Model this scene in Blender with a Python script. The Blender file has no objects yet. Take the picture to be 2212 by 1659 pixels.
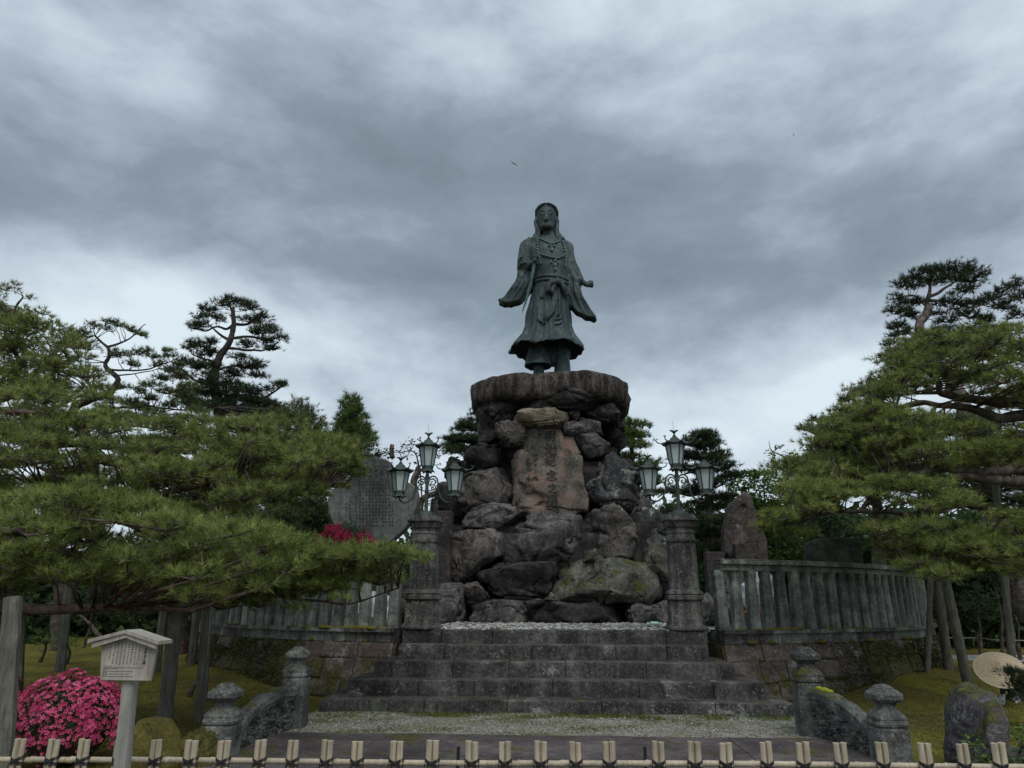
import bpy, bmesh, math, random
import numpy as np
from mathutils import Vector, Matrix, noise
from mathutils.bvhtree import BVHTree

sc = bpy.context.scene
R = math.radians
random.seed(7)
rng = np.random.default_rng(7)

# ------------------------------------------------------------------ camera
CAM_H = 1.5; PITCH = R(16.6); YAW = R(3.33); ROLL = R(0.15); FPX = 1597.0
cam_d = bpy.data.cameras.new('camera'); cam = bpy.data.objects.new('camera', cam_d)
sc.collection.objects.link(cam); sc.camera = cam
cam_d.sensor_width = 36; cam_d.lens = 36 * FPX / 2212.0
cam_d.clip_start = 0.05; cam_d.clip_end = 2000
CM = Matrix.Rotation(YAW, 3, 'Z') @ Matrix.Rotation(R(90) + PITCH, 3, 'X') @ Matrix.Rotation(ROLL, 3, 'Z')
cam.matrix_world = Matrix.Translation((0, 0, CAM_H)) @ CM.to_4x4()

# ------------------------------------------------------------------ sky, sun, exposure
SUN_EL = R(62); SUN_AZ = R(-20)
world = bpy.data.worlds.new('World'); sc.world = world; world.use_nodes = True
nt = world.node_tree; nt.nodes.clear()
def N(nt, t, **k):
    n = nt.nodes.new(t)
    for a, b in k.items(): setattr(n, a, b)
    return n
def L(nt, a, b): nt.links.new(a, b)
def mathn(nt, op, a, b=None, c=None, clamp=False):
    n = N(nt, 'ShaderNodeMath', operation=op); n.use_clamp = clamp
    for i, v in enumerate((a, b, c)):
        if v is None: continue
        if isinstance(v, (int, float)): n.inputs[i].default_value = v
        else: L(nt, v, n.inputs[i])
    return n.outputs[0]
def noisen(nt, vec, scale, detail=6, rough=.55, dist=0.0, lac=2.0):
    n = N(nt, 'ShaderNodeTexNoise'); n.inputs['Scale'].default_value = scale
    n.inputs['Detail'].default_value = detail; n.inputs['Roughness'].default_value = rough
    n.inputs['Distortion'].default_value = dist; n.inputs['Lacunarity'].default_value = lac
    if vec is not None: L(nt, vec, n.inputs['Vector'])
    return n.outputs['Fac']
def rampn(nt, fac, stops, interp='LINEAR'):
    n = N(nt, 'ShaderNodeValToRGB'); cr = n.color_ramp; cr.interpolation = interp
    while len(cr.elements) < len(stops): cr.elements.new(0.5)
    for e, (p, c) in zip(cr.elements, stops):
        e.position = p
        e.color = (c, c, c, 1) if isinstance(c, (int, float)) else (*c, 1)
    L(nt, fac, n.inputs['Fac']); return n.outputs['Color']
def mixc(nt, fac, a, b, mode='MIX'):
    n = N(nt, 'ShaderNodeMix', data_type='RGBA', blend_type=mode)
    if isinstance(fac, (int, float)): n.inputs[0].default_value = fac
    else: L(nt, fac, n.inputs[0])
    for i, v in ((6, a), (7, b)):
        if isinstance(v, tuple): n.inputs[i].default_value = (*v, 1)
        else: L(nt, v, n.inputs[i])
    return n.outputs[2]

tc = N(nt, 'ShaderNodeTexCoord')
sep = N(nt, 'ShaderNodeSeparateXYZ'); L(nt, tc.outputs['Generated'], sep.inputs[0])
zz = mathn(nt, 'MAXIMUM', sep.outputs['Z'], 0.0)
mp = N(nt, 'ShaderNodeMapping'); mp.inputs['Scale'].default_value = (1.45, 1.25, 2.75); mp.inputs['Rotation'].default_value = (R(7), R(-9), R(8))
mp.inputs['Location'].default_value = (2.3, .7, 4.1)
L(nt, tc.outputs['Generated'], mp.inputs[0])
big = noisen(nt, mp.outputs[0], .95, 3, .5, .2)
mid = noisen(nt, mp.outputs[0], 2.7, 7, .54, .22)
fine = noisen(nt, mp.outputs[0], 8.0, 6, .62, .2)
s = mathn(nt, 'ADD', mathn(nt, 'MULTIPLY', big, .56), mathn(nt, 'MULTIPLY', mid, .40))
s = mathn(nt, 'ADD', s, mathn(nt, 'MULTIPLY', fine, .11)); s = mathn(nt, 'ADD', mathn(nt, 'MULTIPLY', mathn(nt, 'SUBTRACT', s, .535), 1.15), .532)
# elevation: brighter low down and towards the zenith, a heavier deck between
el = rampn(nt, zz, [(0, .19), (.12, .17), (.25, .18), (.34, .08), (.42, .005), (.52, .01), (.68, .06), (1, .21)])
s = mathn(nt, 'ADD', s, el)
cl = rampn(nt, s, [(.38, (.205, .258, .308)), (.47, (.262, .325, .385)), (.54, (.375, .448, .53)), (.61, (.53, .62, .71)), (.72, (.74, .85, .92))])
sky = N(nt, 'ShaderNodeTexSky'); sky.sky_type = 'NISHITA'; sky.sun_disc = False
sky.sun_elevation = SUN_EL; sky.sun_rotation = SUN_AZ
b1 = N(nt, 'ShaderNodeBackground'); b1.inputs['Strength'].default_value = 1.0; L(nt, cl, b1.inputs['Color'])
b2 = N(nt, 'ShaderNodeBackground'); b2.inputs['Strength'].default_value = .1; L(nt, sky.outputs[0], b2.inputs['Color'])
ms = N(nt, 'ShaderNodeMixShader'); ms.inputs[0].default_value = .04
L(nt, b1.outputs[0], ms.inputs[1]); L(nt, b2.outputs[0], ms.inputs[2])
wo = N(nt, 'ShaderNodeOutputWorld'); L(nt, ms.outputs[0], wo.inputs[0])

sd = bpy.data.lights.new('sun', 'SUN'); sd.energy = 1.5; sd.angle = R(30); sd.color = (1, .97, .92)
sun = bpy.data.objects.new('sun', sd); sc.collection.objects.link(sun)
sun.rotation_euler = (R(90) - SUN_EL, 0, R(200))     # high, softly from behind the right shoulder
sun.rotation_euler = Vector((-.25, .80, -1.0)).to_track_quat('-Z', 'Y').to_euler()
sky.sun_elevation = math.atan2(1.0, math.hypot(.25, .80)); sky.sun_rotation = math.atan2(.25, -.80)
sc.view_settings.view_transform = 'Standard'; sc.view_settings.look = 'None'
sc.view_settings.exposure = 0.0; sc.view_settings.gamma = 1; sc.view_settings.use_curve_mapping = False
sc.render.engine = 'CYCLES'
sc.cycles.max_bounces = 5; sc.cycles.diffuse_bounces = 3; sc.cycles.transparent_max_bounces = 6

# ------------------------------------------------------------------ measuring helper: a sight line of the survey photo met with the plane Y = const
def ray(px, py):
    return CM @ Vector(((px - 1106) / FPX, (829.5 - py) / FPX, -1))
def at(px, py, Y):
    d = ray(px, py); t = Y / d.y
    return Vector((d.x * t, Y, CAM_H + d.z * t))
def ground(px, py, z=0.0):
    d = ray(px, py); t = (z - CAM_H) / d.z
    return Vector((d.x * t, d.y * t, z))

# ------------------------------------------------------------------ object helpers
def link(o, parent=None):
    sc.collection.objects.link(o)
    if parent is not None: o.parent = parent
    return o
def tag(o, label=None, cat=None, group=None, kind=None):
    if label: o['label'] = label
    if cat: o['category'] = cat
    if group: o['group'] = group
    if kind: o['kind'] = kind
    return o
def thing(name, label, cat, loc=(0, 0, 0), group=None):
    o = bpy.data.objects.new(name, None); o.empty_display_size = .1; o.location = loc
    link(o); return tag(o, label, cat, group)

class MB:
    def __init__(s): s.V = []; s.F = []; s.n = 0; s.A = []
    def add(s, v, f, a=None):
        v = np.asarray(v, dtype=np.float32).reshape(-1, 3)
        if isinstance(f, np.ndarray): s.F.append(('a', f + s.n))
        else: s.F.append(('l', [tuple(i + s.n for i in q) for q in f]))
        s.V.append(v); s.n += len(v)
        s.A.append(np.full(len(v), .5, np.float32) if a is None else np.asarray(a, np.float32))
    def box(s, c, d, rot=None, taper=1.0):
        x, y, z = d[0] / 2, d[1] / 2, d[2] / 2
        v = np.array([(-x, -y, -z), (x, -y, -z), (x, y, -z), (-x, y, -z), (-x * taper, -y * taper, z), (x * taper, -y * taper, z), (x * taper, y * taper, z), (-x * taper, y * taper, z)])
        if rot is not None: v = v @ np.array(rot).T
        s.add(v + np.array(c), [(0, 3, 2, 1), (4, 5, 6, 7), (0, 1, 5, 4), (1, 2, 6, 5), (2, 3, 7, 6), (3, 0, 4, 7)])
    def tube(s, pts, rad, sides=8, cap=True, squash=1.0):
        pts = [Vector(p) for p in pts]; n = len(pts)
        if not hasattr(rad, '__len__'): rad = [rad] * n
        V = []; up = Vector((0, 0, 1))
        t0 = (pts[1] - pts[0]).normalized()
        a = t0.orthogonal().normalized()
        for i, p in enumerate(pts):
            t = (pts[min(i + 1, n - 1)] - pts[max(i - 1, 0)]).normalized()
            a = (a - t * a.dot(t)); a = a.normalized() if a.length > 1e-6 else t.orthogonal().normalized()
            b = t.cross(a)
            for k in range(sides):
                an = 2 * math.pi * k / sides
                V.append(p + (a * math.cos(an) + b * math.sin(an) * squash) * rad[i])
        F = []
        for i in range(n - 1):
            for k in range(sides):
                k2 = (k + 1) % sides
                F.append((i * sides + k, i * sides + k2, (i + 1) * sides + k2, (i + 1) * sides + k))
        if cap: F.append(tuple(range(sides - 1, -1, -1))); F.append(tuple((n - 1) * sides + k for k in range(sides)))
        s.add([tuple(v) for v in V], F)
    def loft(s, rings, cap=True, close=False):
        m = len(rings[0]); V = [tuple(p) for r in rings for p in r]; F = []
        for i in range(len(rings) - 1):
            for k in range(m):
                k2 = (k + 1) % m
                F.append((i * m + k, i * m + k2, (i + 1) * m + k2, (i + 1) * m + k))
        if cap: F.append(tuple(range(m - 1, -1, -1))); F.append(tuple((len(rings) - 1) * m + k for k in range(m)))
        s.add(V, F)
    def prism(s, poly, y0, y1):     # polygon of (x, z) extruded along y
        n = len(poly); V = [(x, y0, z) for x, z in poly] + [(x, y1, z) for x, z in poly]
        F = [tuple(range(n)), tuple(range(2 * n - 1, n - 1, -1))] + [((i + 1) % n, i, n + i, n + (i + 1) % n) for i in range(n)]
        s.add(V, F)
    def ell(s, c, r, seg=16, ring=10, rot=None):
        V = []; F = []
        for j in range(ring + 1):
            th = math.pi * j / ring
            for k in range(seg):
                ph = 2 * math.pi * k / seg
                V.append((r[0] * math.sin(th) * math.cos(ph), r[1] * math.sin(th) * math.sin(ph), r[2] * math.cos(th)))
        V = np.array(V)
        if rot is not None: V = V @ np.array(rot).T
        for j in range(ring):
            for k in range(seg):
                k2 = (k + 1) % seg
                F.append((j * seg + k, (j + 1) * seg + k, (j + 1) * seg + k2, j * seg + k2))
        s.add(V + np.array(c), F)
    def cap_(s, p, q, r0, r1=None, sides=12):
        r1 = r0 if r1 is None else r1
        s.tube([p, q], [r0, r1], sides); s.ell(p, (r0,) * 3, 12, 8); s.ell(q, (r1,) * 3, 12, 8)
    def mesh(s, name, smooth=False, attr=False):
        V = np.concatenate(s.V); tot = []; idx = []
        for k, f in s.F:
            if k == 'a': tot.append(np.full(len(f), f.shape[1], np.int32)); idx.append(f.ravel().astype(np.int32))
            elif f:
                tot.append(np.array([len(q) for q in f], np.int32)); idx.append(np.array([i for q in f for i in q], np.int32))
        tot = np.concatenate(tot); idx = np.concatenate(idx)
        me = bpy.data.meshes.new(name); me.vertices.add(len(V)); me.vertices.foreach_set('co', V.ravel())
        me.loops.add(len(idx)); me.loops.foreach_set('vertex_index', idx)
        me.polygons.add(len(tot)); st = np.zeros(len(tot), np.int32); st[1:] = np.cumsum(tot)[:-1]
        me.polygons.foreach_set('loop_start', st)
        me.polygons.foreach_set('use_smooth', np.full(len(tot), smooth))
        if attr:
            at_ = me.attributes.new('tint', 'FLOAT', 'POINT'); at_.data.foreach_set('value', np.concatenate(s.A))
        me.update(calc_edges=True)
        return me
    def obj(s, name, mat, parent=None, smooth=False, attr=False, bevel=0, loc=None):
        me = s.mesh(name, smooth, attr); me.materials.append(mat)
        o = bpy.data.objects.new(name, me); link(o, parent)
        if parent is not None and parent.type == 'EMPTY' or parent is not None:
            # geometry is in world space: undo the parent's place
            w = Vector((0, 0, 0)); p = parent
            while p is not None: w += p.location; p = p.parent
            o.location = -w
        if loc is not None: o.location = loc
        if bevel:
            m = o.modifiers.new('bevel', 'BEVEL'); m.width = bevel; m.segments = 2; m.limit_method = 'ANGLE'; m.angle_limit = R(35)
        return o

def bake(o):
    dg = bpy.context.evaluated_depsgraph_get(); ev = o.evaluated_get(dg)
    me = bpy.data.meshes.new_from_object(ev, depsgraph=dg); old = o.data
    o.modifiers.clear(); o.data = me; return o
def fbm(v, sc_=1.0, oct=4):
    return noise.fractal(Vector(v) * sc_, 1.0, 2.0, oct)

# ------------------------------------------------------------------ materials
def newmat(name):
    m = bpy.data.materials.new(name); m.use_nodes = True; nt = m.node_tree
    b = nt.nodes['Principled BSDF']; return m, nt, b
def geo(nt): return N(nt, 'ShaderNodeNewGeometry')
def bump(nt, b, h, strength=.5, dist=.02):
    n = N(nt, 'ShaderNodeBump'); n.inputs['Strength'].default_value = strength; n.inputs['Distance'].default_value = dist
    L(nt, h, n.inputs['Height']); L(nt, n.outputs[0], b.inputs['Normal'])
def stone(name, dark, midc, light, scale=3.0, moss=0.0, lichen=0.0, streak=0.0, bumps=.6, rough=.9, moss_low=None, bd=.02, warm=None, speck=0.5, cracks=0):
    dark, midc, light = (tuple(x * k_ for x in c_) for c_, k_ in ((dark, 1.2), (midc, 1.32), (light, 1.38)))
    m, nt, b = newmat(name); g = geo(nt); P = g.outputs['Position']
    n1 = noisen(nt, P, scale, 8, .62, .2); n2 = noisen(nt, P, scale * 7, 6, .65); n3 = noisen(nt, P, scale * .35, 3, .5)
    f = mathn(nt, 'ADD', mathn(nt, 'MULTIPLY', n1, .6), mathn(nt, 'MULTIPLY', n2, .4))
    c = rampn(nt, f, [(.36, dark), (.5, midc), (.64, light)])
    if warm:
        c = mixc(nt, rampn(nt, noisen(nt, P, scale * .5, 4, .6, .8), [(.48, 0), (.6, .8)]), c, warm)
    if streak:
        mp = N(nt, 'ShaderNodeMapping'); mp.inputs['Scale'].default_value = (7, 7, .45); L(nt, P, mp.inputs[0])
        sfac = rampn(nt, noisen(nt, mp.outputs[0], 1.0, 4, .6, .3), [(.42, 1 - streak), (.58, 1.0)])
        c = mixc(nt, 1.0, c, sfac, 'MULTIPLY')
    c = mixc(nt, 1.0, c, rampn(nt, n3, [(.3, .62), (.7, 1.25)]), 'MULTIPLY')
    if speck:
        sp = rampn(nt, noisen(nt, P, scale * 13, 3, .7), [(.6, 0), (.70, speck)])
        c = mixc(nt, sp, c, tuple(min(.5, x * 2.2 + .06) for x in light))
    if cracks:
        vv = N(nt, 'ShaderNodeTexVoronoi'); vv.feature = 'DISTANCE_TO_EDGE'; vv.inputs['Scale'].default_value = cracks
        wv = N(nt, 'ShaderNodeVectorMath', operation='ADD'); nz_ = N(nt, 'ShaderNodeTexNoise'); nz_.inputs['Scale'].default_value = 2.2; nz_.inputs['Detail'].default_value = 5; L(nt, P, nz_.inputs['Vector'])
        L(nt, P, wv.inputs[0]); sc3 = N(nt, 'ShaderNodeVectorMath', operation='SCALE'); sc3.inputs['Scale'].default_value = .9; L(nt, nz_.outputs['Color'], sc3.inputs[0]); L(nt, sc3.outputs[0], wv.inputs[1]); L(nt, wv.outputs[0], vv.inputs['Vector'])
        ck0 = rampn(nt, vv.outputs['Distance'], [(.0, .45), (.045, 1)]); ck = mixc(nt, rampn(nt, noisen(nt, P, 1.4, 3, .6), [(.47, 0), (.56, 1)]), (1, 1, 1), ck0); c = mixc(nt, 1.0, c, ck, 'MULTIPLY')
    if lichen:
        lf = rampn(nt, mathn(nt, 'ADD', mathn(nt, 'MULTIPLY', noisen(nt, P, scale * 1.1, 5, .6, .2), .6), mathn(nt, 'MULTIPLY', noisen(nt, P, scale * 9, 7, .75), .4)), [(.62 - lichen * .12, 0), (.66 - lichen * .10, 1)])
        c = mixc(nt, mathn(nt, 'MULTIPLY', lf, .7), c, (.29, .30, .27))
    if moss:
        sx = N(nt, 'ShaderNodeSeparateXYZ'); L(nt, g.outputs['Normal'], sx.inputs[0])
        mf = mathn(nt, 'ADD', noisen(nt, P, 2.2, 7, .65, .5), mathn(nt, 'MULTIPLY', sx.outputs['Z'], .16))
        if moss_low is not None:
            sp2 = N(nt, 'ShaderNodeSeparateXYZ'); L(nt, P, sp2.inputs[0])
            mf = mathn(nt, 'ADD', mf, mathn(nt, 'MULTIPLY', mathn(nt, 'SUBTRACT', moss_low, sp2.outputs['Z']), .22))
        mfac = rampn(nt, mf, [(.72 - moss * .4, 0), (.80 - moss * .4, 1)])
        mc = rampn(nt, noisen(nt, P, 17, 7, .78), [(.36, (.016, .016, .006)), (.5, (.052, .052, .013)), (.66, (.125, .122, .028))])
        c = mixc(nt, mathn(nt, 'MULTIPLY', mfac, .92), c, mc)
    L(nt, c, b.inputs['Base Color']); b.inputs['Roughness'].default_value = rough
    b.inputs['Specular IOR Level'].default_value = .25
    h = mathn(nt, 'ADD', n1, mathn(nt, 'MULTIPLY', n2, .5))
    if cracks: h = mathn(nt, 'ADD', h, mathn(nt, 'MULTIPLY', ck, .8))
    h = mathn(nt, 'ADD', h, mathn(nt, 'MULTIPLY', noisen(nt, P, scale * 18, 4, .7), .25))
    bump(nt, b, h, bumps, bd)
    return m
def plain(name, col, rough=.7, metal=0.0, var=.25, scale=12, bumps=.2):
    m, nt, b = newmat(name); g = geo(nt); P = g.outputs['Position']
    f = noisen(nt, P, scale, 6, .6)
    c = rampn(nt, f, [(.3, tuple(x * (1 - var) for x in col)), (.7, tuple(min(1, x * (1 + var)) for x in col))])
    L(nt, c, b.inputs['Base Color']); b.inputs['Roughness'].default_value = rough; b.inputs['Metallic'].default_value = metal
    if bumps: bump(nt, b, f, bumps, .01)
    return m
def grain(name, dark, light, vec_scale=(30, 30, 2.5), rough=.8, axis=None, stain=.4):
    m, nt, b = newmat(name); tcn = N(nt, 'ShaderNodeTexCoord')
    mp = N(nt, 'ShaderNodeMapping'); mp.inputs['Scale'].default_value = vec_scale; L(nt, tcn.outputs['Object'], mp.inputs[0])
    f = noisen(nt, mp.outputs[0], 1.0, 6, .65, .6)
    c = rampn(nt, f, [(.32, dark), (.66, light)])
    P = geo(nt).outputs['Position']
    c = mixc(nt, 1.0, c, rampn(nt, noisen(nt, P, 5, 5, .65), [(.3, 1 - stain), (.65, 1.1)]), 'MULTIPLY')
    L(nt, c, b.inputs['Base Color']); b.inputs['Roughness'].default_value = rough
    bump(nt, b, f, .5, .006); return m
def leafmat(name, cols, rough=.55, trans=.38, nscale=1.3):
    m, nt, b = newmat(name); P = geo(nt).outputs['Position']
    a = N(nt, 'ShaderNodeAttribute'); a.attribute_name = 'tint'
    f = mathn(nt, 'ADD', mathn(nt, 'MULTIPLY', noisen(nt, P, nscale, 3, .5), .48), mathn(nt, 'MULTIPLY', a.outputs['Fac'], .52))
    c = rampn(nt, f, [(.22, cols[0]), (.5, cols[1]), (.8, cols[2])])
    L(nt, c, b.inputs['Base Color']); b.inputs['Roughness'].default_value = rough
    b.inputs['Specular IOR Level'].default_value = .3
    t = N(nt, 'ShaderNodeBsdfTranslucent'); L(nt, c, t.inputs['Color'])
    mx = N(nt, 'ShaderNodeMixShader'); mx.inputs[0].default_value = trans
    out = nt.nodes['Material Output']; L(nt, b.outputs[0], mx.inputs[1]); L(nt, t.outputs[0], mx.inputs[2]); L(nt, mx.outputs[0], out.inputs[0])
    return m

M = {}
M['step'] = stone('step_stone', (.015, .014, .014), (.046, .043, .042), (.115, .109, .103), 2.6, moss=.03, lichen=.28, streak=.35, bumps=.7)
M['rock_dark'] = stone('basalt', (.009, .008, .009), (.024, .022, .022), (.062, .057, .055), 1.6, lichen=.0, streak=.2, bumps=1.0, bd=.05, speck=.25, cracks=0.9)
M['rock_grey'] = stone('grey_rock', (.022, .022, .022), (.062, .060, .057), (.145, .138, .13), 1.8, lichen=.25, bumps=1.0, bd=.05, cracks=0.9)
M['rock_brown'] = stone('brown_rock', (.022, .020, .019), (.058, .051, .047), (.135, .12, .108), 1.8, lichen=.1, bumps=1.0, bd=.05, cracks=1.0)
M['rock_tan'] = stone('tan_rock', (.045, .037, .027), (.115, .094, .066), (.21, .178, .13), 1.6, lichen=.0, bumps=1.0, bd=.05, cracks=0.8)
M['rock_moss'] = stone('mossy_rock', (.035, .035, .030), (.058, .058, .048), (.13, .128, .106), 2.0, moss=.30, lichen=.25, bumps=1.0, bd=.05, cracks=0.8)
M['rock_white'] = stone('lichened_rock', (.014, .014, .015), (.035, .034, .036), (.085, .08, .08), 1.5, lichen=.62, bumps=1.0, bd=.05, cracks=0.9)
M['inscribed'] = stone('inscribed_rock', (.030, .029, .026), (.082, .073, .062), (.18, .155, .128), 1.9, lichen=.0, warm=(.25, .165, .13), bumps=1.0, bd=.05, speck=.2)
M['pillar'] = stone('pillar_stone', (.026, .026, .026), (.070, .068, .062), (.155, .15, .14), 3.2, moss=.12, lichen=.3, streak=.55, bumps=.7)
M['slab'] = stone('cap_slab', (.018, .015, .014), (.052, .043, .038), (.125, .10, .088), 2.2, streak=.75, bumps=1.0, bd=.04)
M['baluster'] = stone('fence_stone', (.045, .050, .046), (.125, .138, .124), (.235, .252, .23), 3.5, moss=.16, lichen=.2, streak=.4, bumps=.6)
M['wall'] = stone('wall_stone', (.028, .022, .020), (.078, .062, .055), (.15, .125, .112), 2.4, moss=.62, lichen=.38, bumps=1.0, moss_low=.7)
M['wallbare'] = stone('wall_stone_bare', (.028, .022, .020), (.082, .064, .056), (.155, .13, .115), 2.4, moss=.22, lichen=.45, bumps=1.0, moss_low=.6)
M['carved'] = stone('carved_stone', (.020, .021, .020), (.062, .064, .058), (.155, .158, .145), 5.0, moss=.22, lichen=.4, bumps=.9)
M['paving'] = stone('paving_stone', (.030, .024, .025), (.060, .049, .049), (.105, .086, .084), 1.6, moss=.04, lichen=.0, bumps=.35, speck=.3)
M['stele'] = stone('stele_stone', (.048, .052, .050), (.090, .097, .092), (.15, .158, .148), 1.6, streak=.3, bumps=.4, speck=.15)
M['stele_brown'] = stone('brown_stele_stone', (.014, .012, .011), (.036, .030, .028), (.088, .075, .07), 2.2, lichen=.2, bumps=.8)
M['ink_carved_shade'] = plain('ink_and_carved_shadow', (.028, .028, .026), .95, bumps=0)  # board lettering; on stone, dark colour painted in for shade of cut characters
M['bark'] = stone('pine_bark', (.020, .016, .013), (.065, .052, .042), (.15, .125, .105), 6, bumps=1.0, bd=.03, speck=.0)
M['redbark'] = stone('red_pine_bark', (.030, .020, .017), (.090, .062, .052), (.17, .125, .108), 7, bumps=1.0, bd=.03, speck=.1)
M['palebark'] = stone('grey_pink_bark', (.045, .036, .032), (.12, .10, .09), (.22, .19, .175), 9, bumps=1.0, bd=.03, speck=.0)
M['darkbark'] = stone('dark_bark', (.012, .011, .010), (.032, .028, .026), (.07, .062, .056), 8, bumps=1.0, bd=.03, speck=.0)
M['twig'] = plain('twig_bark', (.070, .058, .046), .9, bumps=0)
M['twigdark'] = plain('dark_twig_bark', (.030, .024, .020), .9, bumps=0)
M['post_grey'] = grain('grey_post', (.16, .155, .135), (.30, .29, .26), (26, 26, 1.6), stain=.2)
M['post'] = grain('weathered_post', (.045, .044, .034), (.165, .158, .125), (26, 26, 1.6))
M['signwood'] = grain('sign_wood', (.24, .215, .18), (.40, .365, .315), (30, 30, 3), stain=.25)
M['bamboo'] = grain('dry_bamboo', (.33, .27, .185), (.56, .48, .36), (60, 60, 4), .45, stain=.35)
M['bambootop'] = plain('bamboo_cut', (.38, .32, .23), .6)
M['rope'] = plain('black_rope', (.018, .016, .017), .95, scale=60)
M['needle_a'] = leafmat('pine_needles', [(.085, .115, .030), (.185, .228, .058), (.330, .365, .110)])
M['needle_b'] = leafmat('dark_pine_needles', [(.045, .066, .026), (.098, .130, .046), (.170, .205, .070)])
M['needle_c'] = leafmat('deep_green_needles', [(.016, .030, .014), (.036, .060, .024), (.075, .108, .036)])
M['needle_d'] = leafmat('fresh_needles', [(.045, .085, .020), (.090, .150, .034), (.150, .215, .050)])
M['leaf_a'] = leafmat('maple_leaves', [(.030, .070, .016), (.085, .165, .034), (.18, .28, .06)])
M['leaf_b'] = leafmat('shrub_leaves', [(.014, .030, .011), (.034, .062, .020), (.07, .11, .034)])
M['moss_leaf'] = leafmat('grass_blades', [(.050, .062, .012), (.105, .120, .022), (.19, .20, .035)])
M['flower'] = leafmat('azalea_flowers', [(.40, .022, .10), (.68, .075, .22), (.82, .20, .38)], .6, .2, 7)
M['flower_b'] = leafmat('red_azalea_flowers', [(.16, .008, .03), (.52, .025, .11), (.72, .08, .20)], .6, .2, 2.5)
M['glass'] = plain('frosted_glass', (.37, .42, .42), .35, var=.08, scale=3, bumps=0)
M['white'] = plain('white_cloth', (.55, .57, .58), .8, var=.12, scale=6)
M['orange'] = plain('orange_clay', (.50, .10, .035), .7, var=.15)
M['black'] = plain('dark_cloth', (.012, .013, .020), .9)
M['glove'] = plain('white_glove', (.50, .52, .54), .85)
M['skin'] = plain('skin', (.42, .27, .19), .6)
M['cyan'] = plain('pale_green_plastic', (.33, .56, .50), .35, var=.08, bumps=0)
M['bird'] = plain('dark_feathers', (.02, .02, .022), .8)
# bronze
def bronze(name, a, b_, c_, sc_=2.5):
    m, nt, b = newmat(name); P = geo(nt).outputs['Position']
    mp = N(nt, 'ShaderNodeMapping'); mp.inputs['Scale'].default_value = (4, 4, .6); L(nt, P, mp.inputs[0])
    f = mathn(nt, 'ADD', mathn(nt, 'MULTIPLY', noisen(nt, mp.outputs[0], 1.6, 6, .65, .4), .55), mathn(nt, 'MULTIPLY', noisen(nt, P, sc_ * 4, 6, .65), .45))
    c = rampn(nt, f, [(.34, a), (.52, b_), (.68, c_)])
    L(nt, c, b.inputs['Base Color']); b.inputs['Metallic'].default_value = .25; b.inputs['Roughness'].default_value = .62
    bump(nt, b, noisen(nt, P, 30, 5, .7), .25, .01); return m
M['bronze'] = bronze('bronze_patina', (.010, .018, .021), (.032, .050, .052), (.088, .122, .116))
M['bronze_bright'] = bronze('verdigris', (.03, .06, .055), (.075, .135, .118), (.15, .235, .20))
M['bronze_lamp'] = bronze('lamp_bronze', (.018, .026, .024), (.042, .060, .054), (.085, .115, .10))
M['bronze_dark'] = bronze('dark_bronze', (.006, .008, .009), (.014, .018, .018), (.03, .04, .038))

# ================================================================== SETTING
def rect(name, x0, x1, y0, y1, z, mat, nx=1, ny=1, hfun=None, kind='structure'):
    xs = np.linspace(x0, x1, nx + 1); ys = np.linspace(y0, y1, ny + 1)
    X, Y = np.meshgrid(xs, ys); Z = np.full_like(X, z)
    if hfun: Z = Z + hfun(X, Y)
    V = np.stack([X.ravel(), Y.ravel(), Z.ravel()], 1)
    i = np.arange(ny)[:, None] * (nx + 1) + np.arange(nx)[None]
    F = np.stack([i, i + 1, i + nx + 2, i + nx + 1], -1).reshape(-1, 4)
    m = MB(); m.add(V, F); o = m.obj(name, mat, None, True); o['kind'] = kind; return o

# moss lawn
def lawnmat():
    m, nt, b = newmat('moss_lawn'); P = geo(nt).outputs['Position']
    mp = N(nt, 'ShaderNodeMapping'); mp.inputs['Scale'].default_value = (1, .55, 1); L(nt, P, mp.inputs[0])
    f = mathn(nt, 'ADD', mathn(nt, 'MULTIPLY', noisen(nt, mp.outputs[0], .55, 6, .6, .6), .6), mathn(nt, 'MULTIPLY', noisen(nt, mp.outputs[0], 9, 6, .7), .4))
    c = rampn(nt, f, [(.36, (.075, .050, .024)), (.46, (.120, .100, .026)), (.54, (.165, .148, .028)), (.62, (.24, .215, .034)), (.74, (.33, .295, .05))])
    L(nt, c, b.inputs['Base Color']); b.inputs['Roughness'].default_value = 1; b.inputs['Specular IOR Level'].default_value = .1
    h = mathn(nt, 'ADD', noisen(nt, P, 14, 6, .7), mathn(nt, 'MULTIPLY', noisen(nt, P, 60, 4, .7), .5)); bump(nt, b, h, 1.0, .04)
    return m
M['lawn'] = lawnmat()
CY0 = 22.0; RW = 9.35            # round terrace: centre and radius
def lawn_h(X, Y):
    r = np.hypot(X, Y - CY0); near = np.clip((np.abs(X) - 4.2) / 2, 0, 1)
    h = .05 * np.sin(X * 1.7 + 2) * np.sin(Y * 1.3) + .03 * np.sin(X * 3.9 + Y * 2.2) + .22 * np.clip(1 - (r - RW - .2) / 1.5, 0, 1)
    far = .0 * Y
    return (h + far) * near * (Y > 6) - .006 + .05 * near * (Y > 6)
rect('lawn', -22, 22, 3, 45, 0, M['lawn'], 150, 140, lawn_h)
rect('ground', -400, 400, -60, 900, -.12, M['lawn'])
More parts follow.
